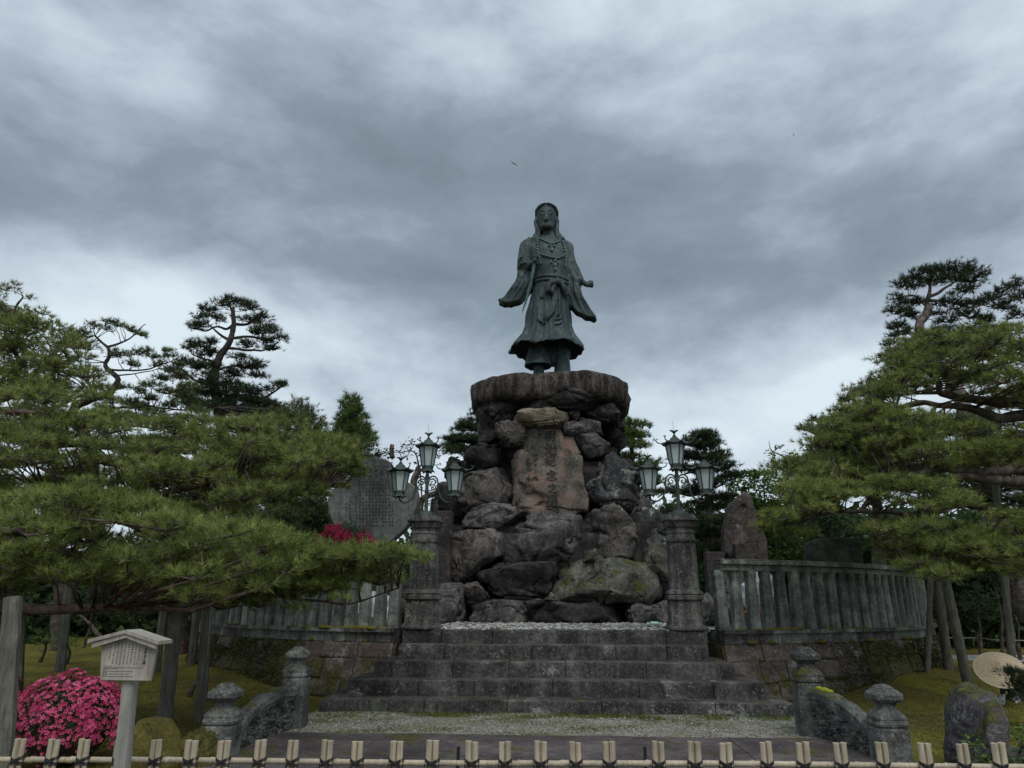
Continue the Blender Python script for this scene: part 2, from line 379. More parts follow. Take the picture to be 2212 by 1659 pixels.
def gravelmat(name, a, b_, c_, sc_=60):
    m, nt, b = newmat(name); P = geo(nt).outputs['Position']
    v = N(nt, 'ShaderNodeTexVoronoi'); v.inputs['Scale'].default_value = sc_; L(nt, P, v.inputs['Vector'])
    sepc = N(nt, 'ShaderNodeSeparateColor'); L(nt, v.outputs['Color'], sepc.inputs[0])
    c = rampn(nt, sepc.outputs[0], [(.1, a), (.5, b_), (.95, c_)])
    g = rampn(nt, mathn(nt, 'ADD', mathn(nt, 'MULTIPLY', noisen(nt, P, 1.7, 6, .65), .7), mathn(nt, 'MULTIPLY', noisen(nt, P, 22, 5, .7), .3)), [(.47, 0), (.60, 1)])
    c = mixc(nt, mathn(nt, 'MULTIPLY', g, .6), c, (.095, .105, .035))
    L(nt, c, b.inputs['Base Color']); b.inputs['Roughness'].default_value = .95
    bump(nt, b, v.outputs['Distance'], .8, .01); return m
M['grit'] = gravelmat('grit', (.09, .085, .065), (.19, .18, .145), (.34, .32, .27))
M['path'] = gravelmat('pale_path', (.25, .26, .27), (.36, .37, .385), (.45, .46, .47), 40)
M['pebbleground'] = gravelmat('pebble_bed', (.08, .08, .075), (.17, .17, .16), (.32, .31, .29), 18)
gA = ground(650, 1600); gB = ground(1740, 1600)
rect('gravel_path', -3.4, 3.5, 9.25, 12.0, .062, M['grit'], 60, 24, lambda X, Y: .012 * np.sin(X * 3) * np.sin(Y * 5))
# stone paving of the approach, slab by slab
pav = rect('paving_bed', -3.3, 3.45, 2.0, 9.28, .03, M['paving'])
xs = [-3.28, 1.9, 3.43]
pm = {}
for i in range(2):
    yb = 9.25
    off = [0, .5, .2, .9][i]
    while yb > 2.2:
        ln = [2.1, 1.6, 2.4, 1.9][(i + int(yb)) % 4] if yb < 9.2 else 1.3 + off
        y0 = max(yb - ln, 2.1)
        b = MB(); b.box(((xs[i] + xs[i + 1]) / 2, (yb + y0) / 2, .045), (xs[i + 1] - xs[i] - .008, yb - y0 - .008, .05 + random.uniform(-.006, .006)))
        b.obj('paving_slab', M['paving'], pav, bevel=.005); yb = y0
rect('far_path', 9.5, 60, 21.4, 24.3, .085, M['path'], 1, 1)

# kerb stones beside the approach
def kerb(pa, pb, w=.28, h=.09):
    pa = Vector(pa); pb = Vector(pb); d = (pb - pa); ln = d.length; an = math.atan2(d.y, d.x)
    b = MB(); b.box(((pa + pb) / 2)[:], (ln, w, h), Matrix.Rotation(an, 3, 'Z')); return b
ks = thing('kerb', 'flat dark kerb stones edging the approach on its left beside the carved railing', 'kerb', (-3.4, 9.8, 0))
for a, c in (((-3.62, 10.9, .07), (-3.45, 9.75, .07)), ((-3.45, 9.72, .07), (-3.38, 9.0, .07))): kerb(a, c).obj('kerb_stone', M['step'], ks, bevel=.01)
ks = thing('kerb', 'flat dark kerb stones edging the approach on its right beside the carved railing', 'kerb', (3.5, 9.8, 0))
for a, c in (((3.72, 10.9, .07), (3.55, 9.9, .07)), ((3.55, 9.87, .07), (3.5, 9.0, .07)), ((4.0, 8.0, .1), (6.3, 8.25, .1)), ((6.33, 8.25, .08), (7.4, 8.3, .08))): kerb(a, c, .35, .16).obj('kerb_stone', M['step'], ks, bevel=.012)

# ------------------------------------------------------------------ terrace: retaining walls, gravel bed, balustrades
TZ = 1.10
M['wallmoss'] = leafmat('wall_moss', [(.022, .022, .008), (.060, .060, .016), (.12, .115, .03)], .9, .1)
def ringpt(a, r, z): return (r * math.sin(a), CY0 - r * math.cos(a), z)      # a = 0 towards the camera
b = MB(); n = 96
b.add([ringpt(2 * math.pi * k / n, RW - .42, TZ - .05) for k in range(n)], [tuple(range(n))])
o = b.obj('terrace_ground', M['pebbleground']); o['kind'] = 'structure'
A0 = math.asin(2.71 / RW); A1 = R(112)
def arc_box(a0, a1, r0, r1, z0, z1, seg, b, flare=0.0):
    for i in range(seg):
        p = a0 + (a1 - a0) * i / seg; q = a0 + (a1 - a0) * (i + 1) / seg
        pass
    rings = []
    for i in range(seg + 1):
        p = a0 + (a1 - a0) * i / seg
        rings.append([ringpt(p, r0, z0), ringpt(p, r1 + flare, z0), ringpt(p, r1, z1), ringpt(p, r0, z1)])
    b.loft(rings)
for side in (-1, 1):
    ph = 'left' if side < 0 else 'right'
    aa, ab = side * A0, side * A1
    w = thing('retaining_wall', f'mossy stone retaining wall of the round terrace, {ph} of the steps', 'wall', ringpt(side * .5, RW, 0))
    b = MB(); arc_box(aa, ab, RW - .6, RW - .02, -.1, .88, 48, b, .26); b.obj('wall_core', M['wall'], w)
    # stones: irregular courses on the battered face
    rr = random.Random(11 + side)
    rows = [(.0, .30), (.30, .62), (.62, .885)]
    for ri, (z0, z1) in enumerate(rows):
        a = A0 + .002
        while a < R(80):
            da = rr.uniform(.055, .10) * (1.0 if ri else 1.2); a2 = min(a + da, R(80) + .1)
            g_ = .0012
            def pt(an, z, dr=0.0):
                r = RW + .26 * (1 - (z + .1) / .98) + dr; return ringpt(side * an, r, z)
            j = [rr.uniform(-.035, .035) for _ in range(4)]
            zb0 = z0 + (.012 if ri == 0 else j[0]); zb1 = z0 + (.012 if ri == 0 else j[1]); zt0 = z1 + (j[2] if ri < 2 else 0); zt1 = z1 + (j[3] if ri < 2 else 0)
            out = rr.uniform(.015, .05); k = (a2 - a) * .12; kz = .03
            base = [(a + g_, zb0), (a2 - g_, zb1), (a2 - g_, zt1 - .01), (a + g_, zt0 - .01)]
            ins = [(a + k, zb0 + kz), (a2 - k, zb1 + kz), (a2 - k, zt1 - kz - .01), (a + k, zt0 - kz - .01)]
            b = MB(); b.add([pt(p, z, -.02) for p, z in base] + [pt(p, z, out * .6) for p, z in base] + [pt(p, z, out) for p, z in ins],
                            [(0, 1, 5, 4), (1, 2, 6, 5), (2, 3, 7, 6), (3, 0, 4, 7), (4, 5, 9, 8), (5, 6, 10, 9), (6, 7, 11, 10), (7, 4, 8, 11), (8, 9, 10, 11)])
            b.obj('stone', M['wall'] if a > A0 + .30 or side < 0 and a > A0 + .12 else M['wallbare'], w)
            a = a2
    # coping: segments
    a = A0; k = 0
    while a < A1:
        a2 = min(a + rr.uniform(.10, .15), A1); g_ = .0008
        b = MB(); arc_box(side * (a + g_), side * (a2 - g_), RW - .45, RW + .03, .88, 1.04, 4, b); arc_box(side * (a + g_), side * (a2 - g_), RW - .45, RW + .085, 1.043, TZ, 4, b)
        b.obj('coping_stone', M['baluster'] if k % 3 else M['pillar'], w); a = a2; k += 1
    # moss cushions on the coping
    b = MB()
    for _ in range(46):
        an = A0 + abs(rr.gauss(.0, .35)) + .02
        c = ringpt(side * an, RW + rr.uniform(-.08, .07), rr.choice([TZ + .0, TZ + .005, .9])); sz = rr.uniform(.03, .11)
        b.ell(c, (sz, sz * .8, sz * .38), 8, 5)
    o = b.obj('moss_cushions', M['lawn'], w, True); o['kind'] = 'stuff'
    # moss growing off the battered face
    nm = 9000; an_ = np.abs(rng.normal(.62, .34, nm)) + A0 * .2; an_ = an_[(an_ > A0 + .16) & (an_ < 1.5)]; zz_ = rng.uniform(.0, .88, len(an_))
    ok = (np.sin(an_ * 23) + np.sin(zz_ * 9 + an_ * 11) + rng.normal(0, .6, len(an_)) + (an_ - .6) * 2.5) > -.3; an_ = an_[ok]; zz_ = zz_[ok]
    rad_ = RW + .26 * (1 - (zz_ + .1) / .98) + .03; P_ = np.stack([side * rad_ * np.sin(an_), CY0 - rad_ * np.cos(an_), zz_], 1)
    O_ = np.stack([side * np.sin(an_), -np.cos(an_), np.full(len(an_), -.2)], 1) + rng.normal(0, .5, (len(an_), 3)); ln_ = rng.uniform(.02, .055, len(an_))[:, None]
    S_ = np.cross(O_, rng.normal(size=O_.shape)); S_ /= np.linalg.norm(S_, axis=1)[:, None]; b = MB()
    b.add(np.stack([P_ - S_ * .012, P_ + S_ * .012, P_ + O_ * ln_], 1).reshape(-1, 3), np.arange(3 * len(P_)).reshape(-1, 3), np.repeat(rng.uniform(0, .8, len(P_)), 3))
    o = b.obj('wall_moss', M['wallmoss'], w, False, True); o['kind'] = 'stuff'
    # balustrade
    f = thing('balustrade', f'weathered grey stone balustrade curving along the terrace edge, {ph} of the steps', 'balustrade', ringpt(side * .5, RW, TZ))
    step = .305 / RW; nb = int((A1 - A0 - .03) / step); proto = None
    rr2 = random.Random(5)
    prof = [(0, .118), (.12, .112), (.30, .104), (.66, .096), (.74, .095), (.79, .088), (.84, .087), (.89, .098), (.97, .100)]
    mb = MB(); rings = []
    for z, r in prof:
        cs = []
        for kx, ky in ((-1.12, -.62), (-.72, -.95), (.72, -.95), (1.12, -.62), (1.12, .62), (.72, .95), (-.72, .95), (-1.12, .62)):
            cs.append((kx * r * .80, ky * r * .95, z))
        rings.append(cs)
    mb.loft(rings); pme = mb.mesh('baluster'); pme.materials.append(M['baluster'])
    fl = Vector(f.location)
    for i in range(nb):
        an = side * (A0 + .012 + i * step); p = Vector(ringpt(an, RW - .13, TZ + .001))
        o = bpy.data.objects.new('baluster', pme); link(o, f); o.location = p - fl
        o.rotation_euler = (rr2.gauss(0, .012), rr2.gauss(0, .018), an + rr2.gauss(0, .05)); o.scale = (rr2.uniform(.92, 1.06), 1, 1)
    a = A0 + .012
    while a < A1:
        a2 = min(a + rr.uniform(.14, .2), A1); g_ = .0006
        b = MB(); arc_box(side * (a + g_), side * (a2 - g_), RW - .25, RW - .03, TZ + .96, TZ + 1.06, 5, b); arc_box(side * (a + g_), side * (a2 - g_), RW - .30, RW + .03, TZ + 1.063, TZ + 1.13, 5, b)
        arc_box(side * (a + g_), side * (a2 - g_), RW - .27, RW + .0, TZ + 1.133, TZ + 1.155, 5, b)
        b.obj('top_rail', M['baluster'], f, bevel=.012); a = a2

# ------------------------------------------------------------------ steps
def tread(k): return 11.0 + (5 - k) * .465        # front plane of step k (5 = lowest)
ZT = [0, 1.10, .885, .665, .445, .225]
lr = {5: (689, 1717, 1711 / 1.13), 4: (751, 1651, 1662 / 1.13), 3: (809, 1588, 1619 / 1.13), 2: (861, 1530, 1575 / 1.13), 1: (870, 1527, 1535 / 1.13)}
joints = {5: [916, 1095, 1300, 1485, 1545], 4: [905, 1025, 1194, 1380, 1540], 3: [978, 1100, 1222, 1395], 2: [961, 1149, 1330, 1440], 1: [954, 1064, 1266, 1439]}
st = thing('stone_steps', 'five dark weathered stone steps widening downwards in front of the monument', 'steps', (0, 12, 0))
STX = {}
for k in (5, 4, 3, 2, 1):
    Yf = tread(k); xl, xr, yy = lr[k]
    px = [xl] + joints[k] + [xr]
    X = [at(p, yy, Yf).x for p in px]; STX[k] = (X[0], X[-1])
    z0 = ZT[k + 1] - .03 if k < 5 else -.08
    rr = random.Random(k)
    for i in range(len(X) - 1):
        b = MB(); dy = rr.uniform(-.012, .012); dz = rr.uniform(-.006, .006)
        yb = 14.2 if k > 1 else 13.35
        x0, x1, y0, z1 = X[i] + .005, X[i + 1] - .005, Yf + dy, ZT[k] + dz
        # subdivided block with a worn front edge
        nx = 10; rings = []
        for q in range(nx + 1):
            x = x0 + (x1 - x0) * q / nx; e = .012 + .012 * abs(noise.noise(Vector((x * 2.3, k, 0)))) ; wv = .01 * noise.noise(Vector((x * 1.7, k * 3.1, 5)))
            chip = .03 * max(0, noise.noise(Vector((x * 4.3, k * 7.7, 2))) - .35)
            rings.append([(x, y0 + wv, z0), (x, y0 + wv, z1 - .03 - e), (x, y0 + wv + .25 * e, z1 - e * .8 - chip), (x, y0 + wv + e + .01 + chip, z1 - .002 + wv * .5), (x, y0 + .30, z1 + wv * .4), (x, yb, z1), (x, yb, z0)])
        b.loft(rings); o = b.obj('stone_block', M['step'], st)
STEPTOP = tread(1)

# platform pebbles (beyond counting)
def ico(sub):
    bm = bmesh.new(); bmesh.ops.create_icosphere(bm, subdivisions=sub, radius=1)
    V = np.array([v.co[:] for v in bm.verts]); F = np.array([[v.index for v in f.verts] for f in bm.faces]); bm.free(); return V, F
ICO1 = ico(1); ICO2 = ico(2); ICO4 = ico(5)
def pebbles(name, pts, smin, smax, mat, flat=.55):
    V0, F0 = ICO1; n = len(pts)
    s = rng.uniform(smin, smax, (n, 1)) * np.stack([rng.uniform(.8, 1.5, n), rng.uniform(.7, 1.1, n), np.full(n, flat)], 1)
    an = rng.uniform(0, 6.28, n); V = V0[None] * s[:, None, :]
    V = V + rng.normal(0, .12, V.shape) * s[:, None, :]
    c, s_ = np.cos(an)[:, None], np.sin(an)[:, None]
    W = np.stack([V[..., 0] * c - V[..., 1] * s_, V[..., 0] * s_ + V[..., 1] * c, V[..., 2]], -1) + np.array(pts)[:, None, :]
    F = (F0[None] + (np.arange(n) * len(V0))[:, None, None]).reshape(-1, 3)
    b = MB(); b.add(W.reshape(-1, 3), F, np.repeat(rng.uniform(0, 1, n), len(V0)))
    return b.obj(name, mat, None, False, True)
M['pebble'] = leafmat('pebbles', [(.06, .058, .052), (.20, .195, .18), (.48, .47, .44)], .8, .0, 3)
n = 4400; X = rng.uniform(-2.3, 2.3, n); Y = 12.95 + 5.2 * rng.beta(1, 1.2, n)
o = pebbles('platform_pebbles', np.stack([X, Y, TZ - .02 + rng.uniform(0, .03, n)], 1), .022, .055, M['pebble'], .5); o['kind'] = 'stuff'
n = 1400; an = rng.uniform(A0, 1.4, n) * rng.choice([-1, 1], n); rr_ = RW - .25 - rng.beta(1, 2, n) * 2.5
o = pebbles('terrace_pebbles', np.stack([rr_ * np.sin(an), CY0 - rr_ * np.cos(an), np.full(n, TZ - .03)], 1), .03, .06, M['pebble'], .5); o['kind'] = 'stuff'
n = 1500; X = rng.uniform(-3.3, 3.4, n); Y = rng.uniform(9.3, 10.8, n)
o = pebbles('grit_chips', np.stack([X, Y, .066 + .012 * np.sin(X * 3) * np.sin(Y * 5)], 1), .006, .016, M['pebble'], .5); o['kind'] = 'stuff'

# blades of grass and weeds
def blades(name, P, Ls, mat, w=.004, lean=.5):
    n = len(P); d = rng.normal(0, lean, (n, 3)); d[:, 2] = 1; d /= np.linalg.norm(d, axis=1)[:, None]
    an = rng.uniform(0, 6.28, n); sd_ = np.stack([np.cos(an), np.sin(an), np.zeros(n)], 1) * w * rng.uniform(.6, 1.4, (n, 1))
    P = np.asarray(P); tip = P + d * Ls[:, None]; tip[:, 2] -= Ls * .1
    V = np.stack([P - sd_, P + sd_, tip], 1).reshape(-1, 3); F = np.arange(3 * n).reshape(-1, 3)
    b = MB(); b.add(V, F, np.repeat(rng.uniform(0, 1, n), 3)); return b.obj(name, mat, None, False, True)
def clumped(n, x0, x1, y0, y1, k, s):
    cx = rng.uniform(x0, x1, k); cy = rng.uniform(y0, y1, k); i = rng.integers(0, k, n)
    return cx[i] + rng.normal(0, s, n), np.clip(cy[i] + rng.normal(0, s * .6, n), y0 - .1, y1)
x, y = clumped(6500, -3.4, 3.5, 10.62, 10.97, 60, .13)
o = blades('step_foot_grass', np.stack([x, np.minimum(y, 10.98), np.full(len(x), .06)], 1), rng.uniform(.010, .055, len(x)) * (1 + 1.2 * (rng.uniform(0, 1, len(x)) > .97)), M['moss_leaf'], .006, .8); o['kind'] = 'stuff'
x, y = clumped(7000, -3.4, 3.5, 9.3, 10.7, 80, .16)
o = blades('path_grass', np.stack([x, y, np.full(len(x), .06)], 1), rng.uniform(.01, .035, len(x)), M['moss_leaf'], .006, .9); o['kind'] = 'stuff'
# short moss tufts of the lawn
def lawn_pts(n, x0, x1, y0, y1):
    x = rng.uniform(x0, x1, n); y = y0 + (y1 - y0) * rng.beta(1, 1.6, n); r = np.hypot(x, y - CY0); ok = (r > RW + .2); x, y = x[ok], y[ok]
    return np.stack([x, y, lawn_h(x, y)], 1)
P = np.concatenate([lawn_pts(38000, 3.9, 12, 7, 20), lawn_pts(34000, -12, -3.9, 7, 20)])
o = blades('moss_tufts', P, rng.uniform(.012, .045, len(P)), M['moss_leaf'], .008, .9); o['kind'] = 'stuff'
def weed(p, h, name, label):
    b = MB(); rr = random.Random(int(h * 1000)); p = Vector(p)
    b.tube([p, p + Vector((.01, 0, h))], [.003, .0015], 5)
    for i in range(14):
        z = h * (.25 + .75 * i / 14); a = i * 2.4; l = h * .42 * (1.1 - .5 * i / 14)
        d = Vector((math.cos(a), math.sin(a), .45)).normalized(); q = p + Vector((0, 0, z)); e = d.cross(Vector((0, 0, 1))).normalized() * l * .13
        b.add([q[:], (q + d * l * .5 + e)[:], (q + d * l - Vector((0, 0, l * .2)))[:], (q + d * l * .5 - e)[:]], [(0, 1, 2, 3)])
    tag(b.obj(name, M['leaf_a'], None, False, True), label, 'weed')
weed(ground(806, 1558, .05), .27, 'weed', 'leafy green weed standing before the left end of the lowest step')
weed(ground(836, 1562, .05) , .15, 'weed', 'small thin weed just right of the leafy weed at the lowest step')
weed(ground(1592, 1556, .05), .14, 'weed', 'small weed at the foot of the steps near their right end')
weed(ground(1650, 1560, .05), .16, 'weed', 'fern-like weed in the moss by the right end of the lowest step')

# ================================================================== ROCK PEDESTAL
def g2(u, v): return 929.2 + u * .3308, 778.8 + v * .3308
V4, F4 = ICO4
def boulder(poly, Yf, T, seed, mat, parent, rough=.045, power=.5, name='boulder', facets=10, ypow=.62, planar=False, conv=g2, cut=(.66, .93), crack=1.0, grow=1.0):
    ym = Yf + T * .35
    P = [at(*conv(u, v), ym) for u, v in poly]
    X = np.array([p.x for p in P]); Z = np.array([p.z for p in P])
    cx, cz = (X.min() + X.max()) / 2, (Z.min() + Z.max()) / 2
    X = cx + (X - cx) * grow; Z = cz + (Z - cz) * grow
    n = len(P); ang = np.arctan2(V4[:, 2], V4[:, 0]); rad = np.full(len(V4), .01)
    for i in range(n):                               # polar radius of the outline
        ax, az, bx, bz = X[i] - cx, Z[i] - cz, X[(i + 1) % n] - cx, Z[(i + 1) % n] - cz
        c, s_ = np.cos(ang), np.sin(ang); den = c * (bz - az) - s_ * (bx - ax)
        den = np.where(abs(den) < 1e-9, 1e-9, den)
        t = (ax * (bz - az) - az * (bx - ax)) / den; u_ = (ax * s_ - az * c) / den
        ok = (t > 0) & (u_ >= -1e-3) & (u_ <= 1 + 1e-3); rad = np.where(ok, np.maximum(rad, t), rad)
    rho = np.hypot(V4[:, 0], V4[:, 2]); rp = rho ** power
    y = np.sign(V4[:, 1]) * np.abs(V4[:, 1]) ** ypow * T * .5
    sz = (X.max() - X.min() + Z.max() - Z.min()) / 2
    W = np.stack([np.cos(ang) * rad * rp, y, np.sin(ang) * rad * rp], 1)
    r_ = np.random.default_rng(seed)
    for _ in range(facets):                          # broken planes
        d = r_.normal(size=3); d[1] = -abs(d[1]) * .9; d /= np.linalg.norm(d)
        pr = W @ d; h = pr.max() * r_.uniform(*cut); ex = np.maximum(pr - h, 0); W = W - ex[:, None] * d * .85
    C = np.array([cx, Yf + T * .5, cz]); out = W / (np.linalg.norm(W, axis=1)[:, None] + 1e-6)
    D = np.zeros(len(W)); o = Vector((seed * 3.7, seed * 1.3, 0))
    for i, p in enumerate(W):
        q = Vector(p) / max(sz, .3) + o
        f = noise.fractal(q * 2.6, 1, 2, 5)
        c = abs(noise.noise(q * 1.9 + Vector((7, 7, 7)))); cr = -max(0, .055 - c) * 1.6 * crack
        c2 = abs(noise.noise(Vector((q.x * 1.2, q.y, q.z * 4.5)) + Vector((3, 9, 1)))); st_ = -max(0, .06 - c2) * .8 * crack
        rd_ = noise.ridged_multi_fractal(q * 2.2 + Vector((1, 5, 2)), .9, 2.1, 4, 1.0, 2.0) * .5
        D[i] = (f * rough * 1.1 - max(0, rd_ - .45) * rough * 1.6 + cr + st_) * sz
    W = W + out * D[:, None] + C
    b = MB(); b.add(W, F4); me_o = b.obj(name, mat, parent, True)
    return me_o, W
# cap slab centre etc.
ped = thing('rock_pedestal', 'tall pedestal of piled boulders with cap slab and inscribed stone under the bronze statue', 'monument', (0, 20.5, TZ))
B = [
 # polygon, front distance, thickness, material
 ([(325, 340), (350, 290), (430, 255), (500, 255), (585, 300), (570, 340), (480, 380), (440, 430), (400, 447), (345, 440), (320, 400)], 18.75, 2.0, 'rock_dark'),
 ([(590, 260), (650, 215), (790, 180), (860, 190), (960, 225), (1090, 240), (1140, 275), (1090, 310), (1030, 365), (970, 335), (900, 325), (720, 320), (600, 325), (580, 290)], 18.35, 2.0, 'rock_dark'),
 ([(1030, 330), (1100, 285), (1190, 280), (1237, 340), (1220, 390), (1150, 412), (1080, 395), (1030, 365)], 18.7, 1.8, 'rock_dark'),
 ([(558, 345), (590, 320), (720, 316), (890, 325), (905, 360), (892, 418), (780, 424), (640, 416), (560, 395)], 18.3, .8, 'rock_tan'),
 ([(895, 320), (940, 312), (972, 340), (972, 385), (920, 392), (897, 370)], 18.85, .7, 'rock_brown'),
 ([(435, 420), (500, 400), (585, 398), (625, 440), (615, 540), (560, 592), (515, 570), (485, 530), (435, 480)], 18.35, 1.0, 'rock_brown'),
 ([(345, 440), (440, 425), (490, 500), (495, 570), (430, 565), (335, 585)], 19.3, 1.5, 'rock_dark'),
 ([(440, 385), (560, 340), (580, 400), (500, 440), (440, 440)], 19.1, 1.2, 'rock_dark'),
 ([(848, 450), (880, 398), (950, 386), (1010, 420), (1003, 470), (930, 495), (858, 484)], 18.65, .8, 'rock_grey'),
 ([(965, 385), (1050, 372), (1112, 420), (1130, 470), (1050, 495), (980, 500), (945, 460)], 18.85, 1.3, 'rock_grey'),
 ([(935, 505), (1060, 488), (1160, 505), (1168, 590), (1100, 628), (1010, 645), (965, 600)], 18.8, 1.3, 'rock_grey'),
 ([(1105, 420), (1170, 410), (1280, 480), (1270, 540), (1215, 600), (1165, 580), (1150, 500)], 19.5, 1.6, 'rock_dark'),
 ([(1150, 560), (1215, 580), (1230, 640), (1160, 650)], 19.3, 1.0, 'rock_dark'),
 ([(185, 650), (280, 590), (350, 560), (460, 548), (530, 600), (530, 700), (440, 715), (300, 725), (215, 745), (185, 700)], 18.65, 1.8, 'rock_dark'),
 ([(215, 780), (290, 735), (420, 705), (525, 700), (540, 850), (535, 945), (460, 970), (300, 965), (245, 1000), (205, 930)], 18.5, 1.7, 'rock_brown'),
 ([(1005, 680), (1060, 608), (1180, 597), (1292, 608), (1325, 700), (1345, 850), (1335, 960), (1250, 990), (1150, 965), (1060, 950), (1020, 860), (1000, 760)], 18.6, 1.9, 'rock_white'),
 ([(1235, 920), (1310, 930), (1310, 985), (1240, 985)], 18.5, .6, 'rock_dark'),
 ([(230, 1040), (290, 955), (400, 938), (520, 948), (610, 990), (635, 1045), (560, 1105), (450, 1128), (340, 1120), (232, 1125)], 18.1, 1.7, 'rock_grey'),
 ([(590, 1090), (640, 1025), (850, 1003), (1010, 1025), (1065, 1090), (1080, 1195), (1010, 1260), (900, 1305), (700, 1330), (530, 1325), (475, 1285), (485, 1200), (550, 1145)], 17.85, 1.9, 'rock_grey'),
 ([(1018, 1010), (1060, 945), (1130, 926), (1230, 956), (1312, 1050), (1392, 1210), (1405, 1300), (1250, 1318), (1110, 1298), (1070, 1180), (1025, 1080)], 17.9, 1.8, 'rock_brown'),
 ([(40, 1200), (130, 1135), (250, 1125), (400, 1112), (495, 1118), (505, 1180), (455, 1265), (335, 1355), (275, 1440), (180, 1478), (55, 1458), (30, 1300)], 17.45, 2.0, 'rock_brown'),
 ([(300, 1430), (375, 1345), (500, 1328), (700, 1316), (835, 1330), (880, 1390), (845, 1485), (765, 1568), (560, 1583), (420, 1568), (350, 1500)], 17.2, 1.9, 'rock_dark'),
 ([(822, 1480), (875, 1335), (1000, 1297), (1200, 1290), (1385, 1325), (1468, 1420), (1496, 1545), (1405, 1588), (1200, 1580), (900, 1570), (825, 1530)], 17.15, 1.9, 'rock_moss'),
 ([(1375, 1330), (1428, 1228), (1560, 1205), (1615, 1350), (1610, 1570), (1500, 1582), (1440, 1430)], 17.4, 1.8, 'rock_moss'),
 ([(-60, 1500), (60, 1468), (180, 1462), (255, 1540), (272, 1650), (205, 1745), (-60, 1745)], 17.05, 1.6, 'rock_grey'),
 ([(225, 1470), (300, 1445), (375, 1520), (396, 1585), (280, 1640), (248, 1555)], 17.1, 1.2, 'rock_brown'),
 ([(240, 1745), (300, 1595), (420, 1568), (605, 1575), (648, 1620), (610, 1745)], 16.95, 1.5, 'rock_grey'),
 ([(592, 1745), (635, 1600), (800, 1573), (1200, 1573), (1300, 1630), (1295, 1745)], 16.85, 1.6, 'rock_dark'),
 ([(1292, 1640), (1358, 1540), (1445, 1555), (1468, 1640), (1460, 1745), (1300, 1745)], 17.0, 1.3, 'rock_grey'),
 ([(1440, 1610), (1540, 1575), (1620, 1640), (1620, 1745), (1450, 1745)], 17.1, 1.2, 'rock_grey'),
 ([(745, 1565), (788, 1515), (840, 1538), (840, 1585)], 16.95, .5, 'rock_brown'),
 ([(620, 1575), (700, 1555), (750, 1570), (740, 1600), (640, 1600)], 16.95, .5, 'rock_grey'),
 ([(470, 1270), (540, 1300), (560, 1345), (480, 1345)], 17.5, .8, 'rock_dark'),
 ([(1010, 1250), (1080, 1230), (1110, 1300), (1000, 1320)], 17.6, .7, 'rock_moss'),
 ([(60, 790), (120, 755), (215, 765), (235, 900), (235, 1120), (150, 1170), (50, 1160)], 19.0, 1.4, 'rock_dark'),
 ([(-40, 1060), (60, 1040), (70, 1200), (-20, 1230)], 18.4, 1.0, 'rock_dark'),
 ([(1300, 990), (1420, 975), (1548, 990), (1560, 1240), (1400, 1260), (1330, 1130)], 18.9, 1.1, 'rock_white'),
 ([(1210, 400), (1262, 430), (1268, 500), (1200, 480)], 19.8, 1.2, 'rock_dark'),
 ([(120, 620), (200, 640), (210, 760), (80, 770)], 19.2, 1.2, 'rock_dark'),
]
for i, (poly, Yf, T, mt) in enumerate(B):
    rg = {'rock_dark': .06, 'rock_white': .075}.get(mt, .042)
    boulder(poly, Yf, T, 20 + i, M[mt], ped, rough=rg * 1.2, grow=1.12, crack=1.25, power=.42, ypow=.5)
# hidden heart of the pile and the boulders on its far side
def rect_uv(x0, x1, y0, y1): return [(x0, y0), ((x0 + x1) / 2, y0 - 10), (x1, y0), (x1 + 10, (y0 + y1) / 2), (x1, y1), (x0, y1), (x0 - 10, (y0 + y1) / 2)]
for i, (x0, x1, y0, y1, Yf, T, mt) in enumerate([(380, 1180, 330, 1000, 19.35, 3.0, 'rock_dark'), (150, 1300, 650, 1150, 19.1, 3.4, 'rock_dark'), (60, 1500, 1050, 1700, 18.3, 4.2, 'rock_dark'),
        (300, 750, 400, 900, 21.3, 1.6, 'rock_brown'), (700, 1250, 400, 900, 21.2, 1.6, 'rock_dark'), (0, 500, 800, 1300, 20.8, 2, 'rock_grey'), (1000, 1450, 850, 1300, 20.6, 2, 'rock_grey'), (400, 1100, 800, 1300, 21.9, 1.6, 'rock_brown')]):
    boulder(rect_uv(x0, x1, y0, y1), Yf, T, 90 + i, M[mt], ped, name='boulder', facets=4)
# inscribed stone
face_poly = [(524, 640), (548, 575), (585, 525), (615, 480), (648, 448), (700, 425), (850, 420), (872, 485), (930, 500), (960, 560), (995, 625), (1003, 800), (1035, 900), (1035, 990), (950, 1032), (870, 1040), (800, 1012), (730, 1030), (650, 1032), (528, 975), (540, 900), (526, 750)]
ins, W = boulder(face_poly, 18.82, .55, 61, M['inscribed'], ped, rough=.03, power=.32, name='inscribed_stone', facets=5, ypow=.2, cut=(.88, .98), crack=.9)
bv = BVHTree.FromPolygons([tuple(p) for p in W], [tuple(f) for f in F4])
def glyph_mesh(ch):
    cu = bpy.data.curves.new('t', 'FONT'); cu.body = ch; cu.size = 1.0; cu.offset = .012; cu.resolution_u = 2
    o = bpy.data.objects.new('t', cu); sc.collection.objects.link(o)
    dg = bpy.context.evaluated_depsgraph_get(); me = bpy.data.meshes.new_from_object(o.evaluated_get(dg), depsgraph=dg)
    V = np.array([v.co[:] for v in me.vertices]).reshape(-1, 3); F = [tuple(p.vertices) for p in me.polygons]
    bpy.data.objects.remove(o); bpy.data.curves.remove(cu); bpy.data.meshes.remove(me)
    if len(V):
        V[:, :2] -= (V[:, :2].min(0) + V[:, :2].max(0)) / 2
    return V, F
def g3(u, v): return 1088.5 + u / 7.5, 902.7 + v / 7.5        # close view of the inscription
b = MB()
